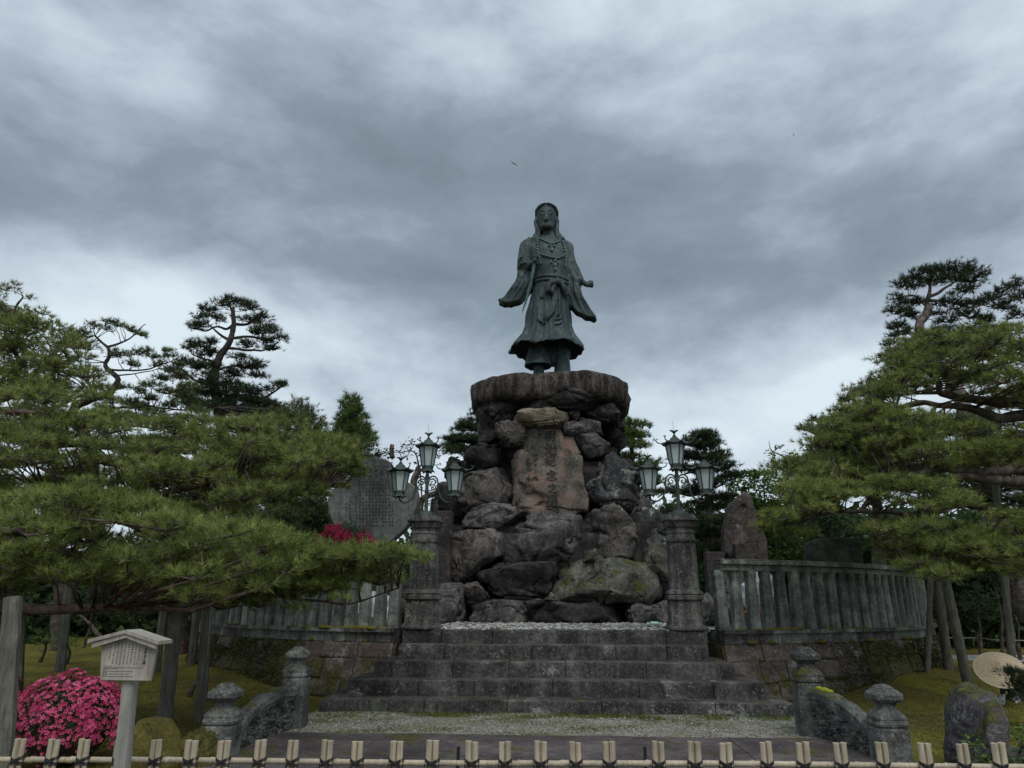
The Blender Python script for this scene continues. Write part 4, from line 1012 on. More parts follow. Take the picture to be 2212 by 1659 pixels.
lamp(*pl, 'bronze lamp with three lanterns on the left pillar, before the engraved tablet', R(12))
pr = pillar(1481, 1, 'right stone lamp pillar with lotus capital at the near end of the right balustrade')
lamp(*pr, 'bronze lamp with three lanterns on the right pillar, pines behind it', R(-10))

# ================================================================== STONE TABLETS
def outline(pts, Y, conv=lambda u, v: (u, v)): return [(p.x, p.z) for p in (at(*conv(u, v), Y) for u, v in pts)]
def smooth_poly(P, k=2):
    for _ in range(k):
        Q = []
        for i in range(len(P)):
            a, b_ = P[i], P[(i + 1) % len(P)]
            Q += [(a[0] * .75 + b_[0] * .25, a[1] * .75 + b_[1] * .25), (a[0] * .25 + b_[0] * .75, a[1] * .25 + b_[1] * .75)]
        P = Q
    return P
def ccw(P):
    A = sum(P[i][0] * P[(i + 1) % len(P)][1] - P[(i + 1) % len(P)][0] * P[i][1] for i in range(len(P)))
    return P if A > 0 else P[::-1]
def g6(u, v): return 708 + u / 8.521, 973.5 + v / 8.521
TY = 17.2
P = outline([(540, 165), (700, 128), (870, 118), (1040, 150), (1150, 200), (1175, 300), (1190, 430), (1250, 520), (1400, 560), (1550, 600), (1640, 720), (1660, 880), (1620, 1060), (1550, 1250), (1450, 1420), (1300, 1560), (1150, 1680), (980, 1760), (800, 1790), (600, 1770), (420, 1690), (220, 1530), (80, 1340), (5, 1120), (-10, 920), (50, 740), (180, 620), (350, 550), (480, 470), (520, 330)], TY, g6)
P = ccw(smooth_poly(P, 2))
tb = thing('stone_tablet', 'great round-bellied grey stone tablet covered in engraved characters behind the azalea, left of the lamp', 'stone tablet', (at(803, 1100, TY).x, TY, TZ))
b = MB(); cxm = sum(p[0] for p in P) / len(P); czm = sum(p[1] for p in P) / len(P)
ins_ = [(cxm + (x - cxm) * .975, czm + (z - czm) * .975) for x, z in P]
rg = [[(x, TY, z) for x, z in ins_], [(x, TY + .03, z) for x, z in P], [(x, TY + .30, z) for x, z in P], [(x, TY + .34, z) for x, z in ins_]]
b.loft([[q for q in r] for r in rg]); b.obj('slab', M['stele'], tb)
b = MB(); c = at(803, 1170, TY); b.box((c.x, TY + .25, (TZ + c.z - .5) / 2), (1.2, .5, c.z - .5 - TZ)); b.obj('plinth', M['stele_brown'], tb, bevel=.05)
b = MB(); rr = random.Random(8); s_ = 42 / 8.521 * TY * 1.02 / FPX
for ci in range(15):
    u = 1195 - ci * 60.5; top = 570 if ci < 11 else 820 + 40 * (ci - 10); bot = [1390, 1400, 1330, 1400, 1250, 1400, 1380, 1400, 1400, 1330, 1400, 1390, 1300, 1270, 1200][ci]
    if ci == 0: top = 690
    if ci == 12: continue
    v = top
    while v < bot:
        if rr.random() > .04:
            p = at(*g6(u + rr.uniform(-3, 3), v), TY); marks(b, p.x, p.z, s_, lambda x, z: TY - .004, rr, 6)
        v += 62
for ci in range(6):                                     # seal-style title row
    for v in (350, 400, 455):
        p = at(*g6(1110 - ci * 108 + rr.uniform(-4, 4), v), TY); marks(b, p.x, p.z, s_ * 1.7, lambda x, z: TY - .004, rr, 4)
p0, p1 = at(*g6(600, 288), TY), at(*g6(1080, 290), TY); b.box(((p0.x + p1.x) / 2, TY - .002, p0.z), (p1.x - p0.x, .006, .008))
b.obj('inscription', M['ink_carved_shade'], tb)
# right: tall brown standing stone group
SYR = 21.0
def standing(poly, Y, T, mat, name, label, cat, seed, rough=.02, conv=lambda u, v: (u, v), parent=None, power=.32, **kw):
    t = parent
    xs_ = [p[0] for p in poly]; ys_ = [p[1] for p in poly]
    o, W_ = boulder(poly, Y, T, seed, mat, None, rough=rough * .6, power=.26, name=name, facets=2, ypow=.3, conv=conv, cut=(.94, .99), crack=.3, **kw)
    tag(o, label, cat); return o
standing([(1575, 1086), (1608, 1062), (1621, 1072), (1632, 1105), (1634, 1135), (1638, 1215), (1562, 1215), (1560, 1150), (1569, 1100)], SYR, .45, M['stele_brown'], 'standing_stone', 'tall brown standing stone with slanted top behind the right railing', 'standing stone', 201)
standing([(1630, 1132), (1642, 1140), (1655, 1165), (1659, 1216), (1625, 1216)], SYR + .3, .4, M['stele_brown'], 'standing_stone', 'low dark stone slab leaning out behind the right side of the tall brown standing stone', 'standing stone', 202)
b = MB(); c0, c1 = at(1585, 1175, SYR - .3), at(1633, 1230, SYR - .3)
b.box(((c0.x + c1.x) / 2, SYR - .25, (c0.z + TZ) / 2), (c1.x - c0.x, .3, c0.z - TZ)); tag(b.obj('stone_block', M['stele_brown'], None, bevel=.02), 'squared brown stone block in front of the tall standing stone', 'stone block')
b = MB(); c0, c1 = at(1523, 1192, SYR - .1), at(1566, 1230, SYR - .1)
b.box(((c0.x + c1.x) / 2, SYR, (c0.z + TZ) / 2), (c1.x - c0.x, .4, c0.z - TZ)); tag(b.obj('stone_block', M['stele_brown'], None, bevel=.03), 'low dark stone block left of the tall standing stone, just above the railing', 'stone block')
standing([(1745, 1170), (1765, 1163), (1825, 1160), (1858, 1172), (1862, 1250), (1741, 1250)], 22.5, .8, stone('black_moss_stone', (.010, .012, .009), (.028, .032, .022), (.06, .062, .045), 3, bumps=.9), 'stone_block', 'broad blackened mossy stone block behind the right railing under the pine boughs', 'stone block', 204)
b = MB(); c0, c1 = at(940, 1103, 17.6), at(975, 1103, 17.6)
b.box(((c0.x + c1.x) / 2, 17.8, (c0.z + TZ) / 2), (c1.x - c0.x, .4, c0.z - TZ)); tag(b.obj('stone_block', M['stele_brown'], None, bevel=.02), 'squared dark stone post between the left pillar and the rock pedestal', 'stone block')

# ================================================================== CARVED RAILINGS of the approach
def post(cpx, topy, wpx, Y, parent, sc_=1.0):
    c = at(cpx, topy, Y); w = wpx / FPX * Y * 1.03 / 2; x = c.x; T = c.z
    b = MB(); yy = Y + w
    def sq(h, z, pw=16, m=32):
        out = []
        for k in range(m):
            a = 2 * math.pi * (k + .5) / m; q = (abs(math.cos(a)) ** pw + abs(math.sin(a)) ** pw) ** (-1 / pw)
            out.append((x + h * w * q * math.cos(a), yy + h * w * q * math.sin(a), z))
        return out
    H_ = .001; u = w * 2
    def part(nm, prof, pw=16):
        b = MB(); b.loft([sq(h, T - d * u, pw) for h, d in prof]); b.obj(nm, M['carved'], parent)
    part('post', [(1.0, (T + .05) / u), (1.0, 1.32), (.97, 1.27), (.90, 1.26), (.90, 1.22), (1.0, 1.21), (1.02, 1.14), (.98, 1.10)])
    part('post_shoulder', [(.98, 1.10), (.94, 1.02), (.97, 1.0), (.92, .93), (.74, .82), (.62, .74)])
    part('post_neck', [(.60, .80), (.56, .66), (.60, .56), (.74, .52)], 4)
    part('post_cap', [(.74, .53), (.80, .48), (.92, .44), (.93, .30), (.86, .24), (.72, .20), (.70, .17), (.52, .13), (.50, .09), (.34, .03), (.12, .0)], 10)
    return x, yy, w
def railing(label, rear, front, top, low, YR, YF, flip):
    t = thing('carved_railing', label, 'railing', at(rear[0], 1600, YR)[:])
    t.location.z = 0
    xr, yr, wr = post(rear[0], rear[1], rear[2], YR, t); xf, yf, wf = post(front[0], front[1], front[2], YF, t)
    # rail runs in a vertical plane from rear post to front post
    def pl(px, py):       # sight line met with that vertical plane
        d = ray(px, py); ax, ay = xr, yr; bx, by = xf, yf
        nx_, ny_ = (by - ay), -(bx - ax); tt = (nx_ * ax + ny_ * ay) / (nx_ * d.x + ny_ * d.y)
        return Vector((d.x * tt, d.y * tt, CAM_H + d.z * tt))
    T_ = [pl(*p) for p in top]; dirv = Vector((xf - xr, yf - yr, 0)).normalized(); nrm = Vector((dirv.y, -dirv.x, 0))
    # run of stations
    def interp(Ps, s):
        ss = [(p - Vector((xr, yr, p.z))).dot(dirv) for p in Ps]
        return float(np.interp(s, ss, [p.z for p in Ps])) if ss[0] < ss[-1] else float(np.interp(s, ss[::-1], [p.z for p in Ps][::-1]))
    Lw = [pl(*p) for p in low]; S1 = (Vector((xf - xr, yf - yr, 0))).length
    n = 40; b = MB(); rings = []
    for i in range(n + 1):
        s = wr * .9 + (S1 - wr * .9 - wf * .8) * i / n; z = interp(T_, s) + .012 * noise.noise(Vector((s * 6, 0, 0))); p = Vector((xr, yr, 0)) + dirv * s; hw = .085
        rings.append([tuple(p + nrm * a + Vector((0, 0, z + c))) for a, c in ((-hw, -.10), (-hw, -.03), (-hw * .6, .0), (hw * .6, .0), (hw, -.03), (hw, -.10))])
    b.loft(rings); b.obj('handrail', M['carved'], t, False)
    b = MB(); rings = []
    for i in range(n + 1):
        s = wr * .9 + (S1 - wr * .9 - wf * .8) * i / n; z = interp(T_, s) - .105; p = Vector((xr, yr, 0)) + dirv * s; hw = .06
        rings.append([tuple(p + nrm * a + Vector((0, 0, z + c))) for a, c in ((-hw, -.05), (-hw, -.0), (hw, .0), (hw, -.05))])
    b.loft(rings); b.obj('rail_moulding', M['carved'], t, False)
    # relief panel: scrolling foliage cut deep
    nx_, nz_ = 130, 56
    for sd in (1, -1):
        V = []
        for i in range(nx_ + 1):
            s = wr * .9 + (S1 - wr * .9 - wf * .8) * i / nx_; zt = interp(T_, s) - .13; zl = min(interp(Lw, s), zt - .06) if s < 99 else 0
            p = Vector((xr, yr, 0)) + dirv * s
            for j in range(nz_ + 1):
                z = zl + (zt - zl) * j / nz_; q = Vector((s * 7, z * 7, 3.0)); wv = noise.noise_vector(q * .8) * .7; q2 = q + wv
                dd = noise.voronoi(q2)[0]; h = .05 * max(0, 1 - dd[0] * 1.5) + .018 * math.sin(dd[0] * 26)
                V.append(tuple(p + nrm * sd * (.025 + h) + Vector((0, 0, z))))
        i = np.arange(nx_)[:, None] * (nz_ + 1) + np.arange(nz_)[None]; F = np.stack([i, i + 1, i + nz_ + 2, i + nz_ + 1], -1).reshape(-1, 4)
        b = MB(); b.add(V, F); b.obj('relief_panel', M['carved'], t, True)
    b = MB(); rings = []
    for i in range(n + 1):
        s = wr * .9 + (S1 - wr * .9 - wf * .8) * i / n; z = interp(Lw, s); p = Vector((xr, yr, 0)) + dirv * s; hw = .075
        rings.append([tuple(p + nrm * a + Vector((0, 0, z + c))) for a, c in ((-hw, -.05), (-hw * .7, .0), (hw * .7, .0), (hw, -.05), (hw, -.40), (-hw, -.40))])
    b.loft(rings); b.obj('lower_rail', M['carved'], t)
    if flip:
        b = MB()
        for (px, py, s_) in ((1780, 1491, .06), (1790, 1494, .05), (1824, 1523, .055), (1826, 1530, .06), (1768, 1487, .05)):
            p = pl(px, py); b.ell((p.x, p.y - .02, p.z + .0), (s_, .05, s_ * .55), 8, 5)
        o = b.obj('moss_patch', M['moss_bright'], t, True); o['kind'] = 'stuff'
M['moss_bright'] = plain('bright_moss', (.20, .22, .02), 1, scale=40, bumps=.8)
railing('carved stone railing curving down between two capped posts, left of the approach', (638, 1397, 47), (476, 1477, 62), [(655, 1481), (632, 1482), (600, 1485), (562, 1503), (530, 1532), (505, 1565)], [(655, 1574), (637, 1578), (610, 1588), (581, 1613), (560, 1640), (530, 1680)], 9.5, 7.75, False)
railing('carved stone railing with bright moss patches between two capped posts, right of the approach', (1746, 1398, 52), (1920, 1481, 60), [(1725, 1483), (1745, 1485), (1777, 1490), (1808, 1503), (1838, 1521), (1869, 1546), (1900, 1585)], [(1725, 1575), (1750, 1588), (1790, 1600), (1830, 1625), (1870, 1665), (1900, 1700)], 9.4, 7.9, True)

# ================================================================== BAMBOO FENCE
FY = 5.5
bf = thing('bamboo_fence', 'low pale bamboo fence of paired stakes lashed to a rail in the foreground', 'fence', (0, FY, 0))
pairs = [-24, 50, 123, 189, 267, 344, 419, 489, 567, 637, 710, 775, 859, 936, 1021, 1092, 1168, 1243, 1315, 1420, 1497, 1564, 1651, 1729, 1810, 1899, 1990, 2071, 2148, 2226]
rr = random.Random(21)
pl0 = at(-300, 1638, FY); pl1 = at(2500, 1657, FY)
def railz(x): return pl0.z + (pl1.z - pl0.z) * (x - pl0.x) / (pl1.x - pl0.x)
n = 60; b = MB(); rings = []
x = pl0.x; nodes = []; pts = []; rad = []
while x < pl1.x:
    ln = rr.uniform(.27, .36)
    for f, r in ((0, .0225), (.02, .0195), (.05, .019), (.5, .0188), (.94, .019), (.975, .0225)):
        pts.append((x + ln * f, FY, railz(x) + .004 * math.sin(x * 1.7))); rad.append(r)
    nodes.append(x); x += ln
b.tube(pts, rad, 12); rail = b.obj('rail', M['bamboo'], bf, True)
for px in pairs:
    c = at(px, 1602, FY); xc = c.x
    ztop = at(px, 1597 + (px / 2212) * 9, FY - .03).z; r = rr.uniform(.0182, .0222); tw = rr.uniform(-.018, .018)
    for s_ in (-1, 1):
        lean = rr.gauss(0, .006) ; zt_ = ztop + rr.uniform(-.006, .006); x0 = xc + s_ * (r + .0015); yb = FY - .034
        b = MB(); nd = rr.uniform(.25, .5)
        Pz = [0, nd - .008, nd, nd + .008, zt_ - .012, zt_ - .006, zt_]; Rr = [r * 1.03, r, r * 1.09, r, r * .99, r * 1.05, r * 1.04]
        tp = lambda z: (x0 + (lean + tw) * (z - .45), yb + .01 * (z - .3), z)
        b.tube([tp(z) for z in Pz], Rr, 14, cap=False)
        V = [tp(zt_)]; ct = Vector(tp(zt_)); m = 14
        ring_o = [(ct.x + Rr[-1] * math.cos(6.2832 * k / m), ct.y + Rr[-1] * math.sin(6.2832 * k / m), ct.z) for k in range(m)]
        ring_i = [(ct.x + r * .74 * math.cos(6.2832 * k / m), ct.y + r * .74 * math.sin(6.2832 * k / m), ct.z + .001) for k in range(m)]
        ring_d = [(ct.x + r * .70 * math.cos(6.2832 * k / m), ct.y + r * .70 * math.sin(6.2832 * k / m), ct.z - .018) for k in range(m)]
        b.loft([ring_o, ring_i, ring_d], cap=False); b.add(ring_d, [tuple(range(m))])
        b.obj('stake', M['bamboo'], bf, True)
    zr = railz(xc); b = MB()
    for k in range(3):                                      # lashing: crossed turns and a knot
        e = .008 * (k - 1)
        b.tube([(xc - r * 2.3, FY - .03, zr - .022 + e), (xc - r * 1.2, FY - .060, zr - .012 + e), (xc, FY - .052, zr + e), (xc + r * 1.2, FY - .060, zr + .012 + e), (xc + r * 2.3, FY - .03, zr + .022 + e), (xc + r * 2.2, FY + .02, zr + .01), (xc - r * 2.2, FY + .02, zr), (xc - r * 2.3, FY - .03, zr - .022 + e)], .0034, 5)
        b.tube([(xc - r * 2.3, FY - .03, zr + .022 + e), (xc - r * 1.2, FY - .063, zr + .010 + e), (xc, FY - .055, zr + e), (xc + r * 1.2, FY - .063, zr - .012 + e), (xc + r * 2.3, FY - .03, zr - .022 + e)], .0034, 5)
    b.ell((xc, FY - .064, zr), (.014, .011, .013), 8, 6)
    for s_ in (-1, 1): b.tube([(xc, FY - .066, zr), (xc + s_ * .022, FY - .075, zr - .02 + rr.uniform(-.01, .015)), (xc + s_ * .035, FY - .07, zr - .045)], [.0045, .004, .003], 5)
    b.obj('rope_tie', M['rope'], bf)
for px in (262, 987, 1390):                                 # thin ground stakes behind the rail
    c = at(px, 1610, FY + .05); b = MB(); b.tube([(c.x, FY + .06, 0), (c.x + .01, FY + .06, c.z - .01)], .011, 8); b.obj('iron_rod', M['bronze_dark'], bf)

# ================================================================== NOTICE BOARD
SGY = 4.85
def g8(u, v): return 203.5 + u / 12.5, 1354 + v / 12.5
def sg(u, v, dy=0.0): p = at(*g8(u, v), SGY); return Vector((p.x, SGY + dy, p.z))
sgn = thing('notice_board', 'small wooden notice board with gabled roof on a grey post beside the pink azalea', 'sign', (at(260, 1600, SGY).x, SGY, 0))
b = MB(); top_ = at(275, 1420, SGY); bot = at(251, 1659, SGY); dxdz = (top_.x - bot.x) / (top_.z - bot.z); hw = .0395
xb = bot.x + dxdz * (0 - bot.z)
b.loft([[(xb - hw, SGY + .03, 0), (xb + hw, SGY + .03, 0), (xb + hw, SGY + .10, 0), (xb - hw, SGY + .10, 0)], [(top_.x - hw * .92, SGY + .03, top_.z), (top_.x + hw * .92, SGY + .03, top_.z), (top_.x + hw * .92, SGY + .10, top_.z), (top_.x - hw * .92, SGY + .10, top_.z)]])
b.obj('post', M['post_grey'] if 'post_grey' in M else M['signwood'], sgn, bevel=.004)
poly = ccw([(p.x, p.z) for p in (sg(200, 400), sg(945, 215), sg(1690, 470), sg(1500, 1460), sg(150, 1440))])
b = MB(); b.prism(poly, SGY, SGY + .028); b.obj('board', M['signwood'], sgn, bevel=.002)
for (a, c, d) in (((-60, 430), (945, 170), 'l'), ((945, 170), (1830, 470), 'r')):
    p, q = sg(*a), sg(*c); up = Vector((0, 0, .022)); b = MB()
    b.add([(p + Vector((0, -.05, 0)))[:], (q + Vector((0, -.05, 0)))[:], (q + Vector((0, .13, 0)))[:], (p + Vector((0, .13, 0)))[:], (p + up + Vector((0, -.05, 0)))[:], (q + up + Vector((0, -.05, 0)))[:], (q + up + Vector((0, .13, 0)))[:], (p + up + Vector((0, .13, 0)))[:]], [(0, 3, 2, 1), (4, 5, 6, 7), (0, 1, 5, 4), (1, 2, 6, 5), (2, 3, 7, 6), (3, 0, 4, 7)])
    b.obj('roof_board', M['signwood'], sgn)
    b = MB(); p, q = sg(a[0] + (95 if d == 'l' else 0), a[1] + (60 if d == 'l' else 45)), sg(c[0] - (80 if d == 'r' else 0), c[1] + 45)
    up = Vector((0, 0, .028)); b.add([(p + Vector((0, -.038, 0)) - up * .6)[:], (q + Vector((0, -.038, 0)) - up * .6)[:], (q + Vector((0, -.012, 0)) - up * .6)[:], (p + Vector((0, -.012, 0)) - up * .6)[:], (p + up * .5 + Vector((0, -.038, 0)))[:], (q + up * .5 + Vector((0, -.038, 0)))[:], (q + up * .5 + Vector((0, -.012, 0)))[:], (p + up * .5 + Vector((0, -.012, 0)))[:]], [(0, 3, 2, 1), (4, 5, 6, 7), (0, 1, 5, 4), (1, 2, 6, 5), (2, 3, 7, 6), (3, 0, 4, 7)])
    b.obj('barge_board', M['signwood'], sgn)
b = MB()
for ch, u, v, s in (('明', 1420, 495, 82), ('治', 1402, 600, 82), ('紀', 1388, 690, 82), ('念', 1378, 785, 80), ('之', 1365, 878, 80), ('標', 1345, 975, 92)):
    V, F = glyph_mesh(ch)
    if not len(V): continue
    c = sg(u, v); s_ = (sg(u + s, v) - c).length; b.add([(c.x + p[0] * s_ - p[1] * s_ * 0, SGY - .0015, c.z + p[1] * s_) for p in V], F)
rr = random.Random(5); k_ = (sg(100, 0) - sg(0, 0)).length / 100
for (u0, v0, u1, v1) in ((475, 430, 410, 870), (585, 420, 490, 980), (680, 430, 590, 970), (770, 435, 690, 1000), (865, 430, 790, 970), (960, 430, 885, 1000), (1055, 440, 985, 970), (1150, 430, 1070, 1000), (1240, 490, 1175, 990)):
    m = int((v1 - v0) / 58)
    for i in range(m + 1):
        c = sg(u0 + (u1 - u0) * i / m, v0 + (v1 - v0) * i / m); marks(b, c.x, c.z, 40 * k_, lambda x, z: SGY - .0015, rr, 5)
for i in range(9):                                           # furigana
    c = sg(1490 - i * 7, 480 + i * 60); marks(b, c.x, c.z, 20 * k_, lambda x, z: SGY - .0015, rr, 3)
for (v, u0, u1) in ((1058, 260, 470), (1098, 262, 1320), (1128, 255, 640), (1160, 248, 430), (1198, 245, 1040), (1232, 240, 360), (1268, 240, 940), (1298, 235, 350), (1335, 232, 1060)):
    u = u0
    while u < u1:
        w_ = rr.uniform(20, 55); c, d = sg(u, v + (u - u0) * .012), sg(min(u + w_, u1), v + (u - u0) * .012)
        h = 5.5 * k_; b.add([(c.x, SGY - .0015, c.z - h), (d.x, SGY - .0015, c.z - h), (d.x, SGY - .0015, c.z + h), (c.x, SGY - .0015, c.z + h)], [(0, 1, 2, 3)]); u += w_ + 9
b.obj('lettering', M['ink_carved_shade'], sgn)

# ================================================================== AZALEAS, ROCKS
def azalea(c, r, label, nfl, fs, flmat, seed, leafs, ragged=.08):
    t = thing('azalea_bush', label, 'bush', (c[0], c[1], c[2]))
    rg_ = np.random.default_rng(seed)
    def surf(n, shell):
        d = rg_.normal(size=(n, 3)); d[:, 2] = np.abs(d[:, 2]) * 1.1 - .25; d /= np.linalg.norm(d, axis=1)[:, None]
        lump = 1 + ragged * np.sin(d[:, 0] * 7 + seed) * np.cos(d[:, 2] * 6) + ragged * .7 * np.sin(d[:, 1] * 11 + d[:, 0] * 4)
        return d, np.array(c) + d * np.array(r) * (lump * shell)[:, None]
    b = MB(); b.ell(c, (r[0] * .72, r[1] * .72, r[2] * .72), 20, 14); b.obj('branches', M['twigdark'], t)
    # leaves
    n = leafs; d, P = surf(n, rg_.uniform(.75, .99, n)); L_ = fs * rg_.uniform(.6, 1.0, n)
    a = np.cross(d, rg_.normal(size=(n, 3))); a /= np.linalg.norm(a, axis=1)[:, None]; u_ = a + d * .6; e = np.cross(d, a)
    V = np.stack([P, P + u_ * L_[:, None] * .5 + e * L_[:, None] * .22, P + u_ * L_[:, None], P + u_ * L_[:, None] * .5 - e * L_[:, None] * .22], 1).reshape(-1, 3)
    b = MB(); b.add(V, np.arange(4 * n).reshape(-1, 4), np.repeat(rg_.uniform(0, 1, n), 4)); b.obj('leaves', M['leaf_b'], t, False, True)
    # five-petalled funnel flowers
    n = nfl; d, P = surf(n, rg_.uniform(.96, 1.05, n))
    if ragged > .15:
        keep = (np.sin(P[:, 0] * 5 + 1) + np.sin(P[:, 2] * 9 + P[:, 0] * 4) + rg_.normal(0, .5, n)) > -.6; d, P = d[keep], P[keep]; n = len(P)
    else:
        keep = (np.sin(P[:, 0] * 9 + 1) * np.sin(P[:, 2] * 11 + P[:, 0] * 4) + rg_.normal(0, .45, n)) < .95; d, P = d[keep], P[keep]; n = len(P)
    d = d + rg_.normal(0, .35, d.shape); d /= np.linalg.norm(d, axis=1)[:, None]
    a = np.cross(d, rg_.normal(size=(n, 3))); a /= np.linalg.norm(a, axis=1)[:, None]; e = np.cross(d, a); s = fs * rg_.uniform(.75, 1.15, n)
    Vs = []; 
    for k in range(5):
        t0 = 2 * math.pi * k / 5
        def dirp(t, rad_, h): return P + (a * math.cos(t) + e * math.sin(t)) * (s * rad_)[:, None] + d * (s * h)[:, None]
        Vs.append(np.stack([dirp(t0, .04, 0), dirp(t0 - .45, .38, .22), dirp(t0, .58, .20), dirp(t0 + .45, .38, .22)], 1))
    V = np.stack(Vs, 1).reshape(-1, 3); b = MB(); b.add(V, np.arange(len(V)).reshape(-1, 4), np.repeat(rg_.uniform(0, 1, n), 20)); o = b.obj('flowers', flmat, t, False, True); o['kind'] = 'stuff'
    return t
az = at(147, 1560, 7.6); azt = at(150, 1468, 7.3); hw_ = (at(258, 1545, 7.6) - at(36, 1545, 7.6)).length / 2
azalea((az.x, 7.6, .34), (hw_, .55, azt.z - .34), 'rounded azalea bush covered in bright pink flowers beside the wooden notice board', 2300, .042, M['flower'], 3, 7000)
b = MB(); b.tube([(az.x - .1, 7.6, 0), (az.x, 7.6, .3)], [.05, .04], 8)
p = at(5, 1520, 8.6)
azalea((p.x - .1, 8.6, .35), (.30, .35, .42), 'dark fading red azalea bush at the left edge behind the wooden prop', 160, .04, M['flower_b'], 5, 2600, .2)
p = at(745, 1158, 15.6); q = at(693, 1158, 15.6); r_ = at(798, 1158, 15.6)
azalea((p.x, 15.6, p.z - .12), ((r_.x - q.x) / 2, .45, .36), 'deep pink azalea bush blooming in front of the great stone tablet', 2000, .055, M['flower_b'], 7, 3500, .2)
b = MB(); b.box((p.x, 15.8, (TZ + p.z - .3) / 2), (1.0, .8, p.z - TZ - .3)); tag(b.obj('rock', M['rock_dark'], None, bevel=.15), 'dark rock under the deep pink azalea behind the left railing', 'rock')
idc = lambda u, v: (u, v)
o, _ = boulder([(258, 1600), (270, 1568), (300, 1553), (335, 1560), (352, 1590), (362, 1640), (360, 1690), (240, 1700)], 6.8, .7, 301, stone('moss_boulder', (.045, .036, .010), (.075, .062, .013), (.12, .10, .022), 5, moss=.25, bumps=1.0), None, name='mossy_boulder', conv=idc, rough=.02, crack=.3)
tag(o, 'rounded boulder wholly covered in olive moss right of the notice board post', 'boulder')
o, _ = boulder([(345, 1640), (370, 1600), (405, 1575), (440, 1590), (470, 1640), (470, 1700), (340, 1710)], 7.2, .8, 302, stone('moss_boulder', (.04, .034, .012), (.08, .07, .018), (.15, .13, .03), 6, moss=.3, bumps=1.0), None, name='mossy_boulder', conv=idc, rough=.09, crack=1.5)
tag(o, 'low mossy stone tucked beside the front post of the left carved railing', 'boulder')
rk = stone('split_rock', (.030, .027, .030), (.062, .055, .060), (.11, .10, .105), 2.2, moss=.44, lichen=.5, bumps=.8, bd=.03)
o, _ = boulder([(2080, 1520), (2086, 1500), (2098, 1484), (2118, 1478), (2150, 1495), (2172, 1515), (2182, 1545), (2190, 1600), (2190, 1700), (2080, 1710), (2078, 1600)], 7.6, .75, 303, rk, None, name='standing_rock', conv=idc, rough=.025, crack=.5, power=.6)
tag(o, 'upright dark rock patched with pale lichen and moss at the lower right, beside the gardener', 'rock')

# ================================================================== THINGS ON THE TERRACE
b = MB(); p = at(1413, 1339, 15.2)
q0, q1 = Vector((at(1404, 1339, 15.2).x, 15.2, TZ + .055)), Vector((at(1428, 1339, 15.2).x, 15.25, TZ + .05))
b.tube([q0, q0.lerp(q1, .1), q0.lerp(q1, .72), q0.lerp(q1, .82), q1], [.018, .036, .036, .016, .016], 12); bt = tag(b.obj('plastic_bottle', M['cyan'], None, True), 'small pale green plastic bottle lying on the pebbles by the right pillar', 'bottle')
b = MB(); b.tube([q0.lerp(q1, .93), q1 + Vector((.012, 0, 0))], .021, 10); b.obj('cap', M['white'], bt)
def tub(px, w_, Y, label, seed):
    p = at(px, 1320, Y); t = thing('clay_planter', label, 'planter', (p.x, Y, TZ)); x = p.x
    b = MB(); b.tube([(x, Y, TZ), (x, Y, TZ + .12), (x, Y, TZ + .24)], [w_ * .72, w_ * .86, w_], 20); b.obj('bowl', M['orange'], t, True)
    b = MB(); b.tube([(x, Y, TZ + .235), (x, Y, TZ + .30)], [w_ * 1.07, w_ * 1.07], 20); b.obj('rim', M['orange'], t, True)
    return x
x = tub(1640, .27, 14.6, 'wide orange clay planter holding white sacks, seen through the right railing', 1)
def sack(c, r, seed, label, mat):
    Vv, Ff = ICO4; W = Vv * np.array(r); D = np.array([1 + .28 * noise.fractal(Vector(p) * 2.2 + Vector((seed, 0, 0)), 1, 2, 4) for p in Vv]); b = MB(); b.add(W * D[:, None] + np.array(c), Ff)
    tag(b.obj('white_sack', mat, None, True), label, 'sack')
sack((x - .12, 14.6, TZ + .55), (.17, .16, .34), 3, 'white cloth sack standing in the left of the orange planter', M['white'])
sack((x + .15, 14.65, TZ + .68), (.16, .15, .42), 5, 'grey-white plastic sack standing in the right of the orange planter', M['white'])
b = MB(); p = at(1635, 1300, 14.5); b.tube([(p.x, 14.5, TZ + .3), (at(1633, 1268, 14.5).x, 14.5, at(1633, 1268, 14.5).z)], .018, 8); tag(b.obj('white_pole', M['white'], None), 'thin white pole standing in the orange planter behind the railing', 'pole')
x = tub(1727, .17, 14.9, 'small orange clay planter with a withered plant behind the right railing', 2)
b = MB(); rr = random.Random(2)
for i in range(26):
    z = TZ + .3 + .02 * i; a = rr.uniform(0, 6.28); b.tube([(x, 14.9, z), (x + .1 * math.cos(a), 14.9 + .1 * math.sin(a), z + .05), (x + .14 * math.cos(a), 14.9 + .14 * math.sin(a), z - .02)], [.01, .014, .004], 4)
tag(b.obj('withered_plant', M['twigdark'], None), 'withered dark plant in the small orange planter behind the right railing', 'plant')
sack((x + .0, 14.9, at(1720, 1291, 14.9).z), (.09, .06, .05), 9, 'small white paper lump above the withered plant behind the railing', M['white'])
b = MB(); p0 = at(1747, 1277, 15.0); b.box((p0.x, 15.0, (TZ + p0.z) / 2), (.16, .03, p0.z - TZ)); tag(b.obj('white_board', M['white'], None), 'narrow white board standing upright behind the right railing', 'board')
sack((at(812, 1330, 14.7).x, 14.9, TZ + .30), (.26, .2, .34), 11, 'white plastic sheeting bundled behind the balusters near the left pillar', M['white'])
sack((at(760, 1330, 15.1).x, 15.3, TZ + .2), (.2, .2, .24), 13, 'white plastic bundle lying farther left behind the left railing', M['white'])
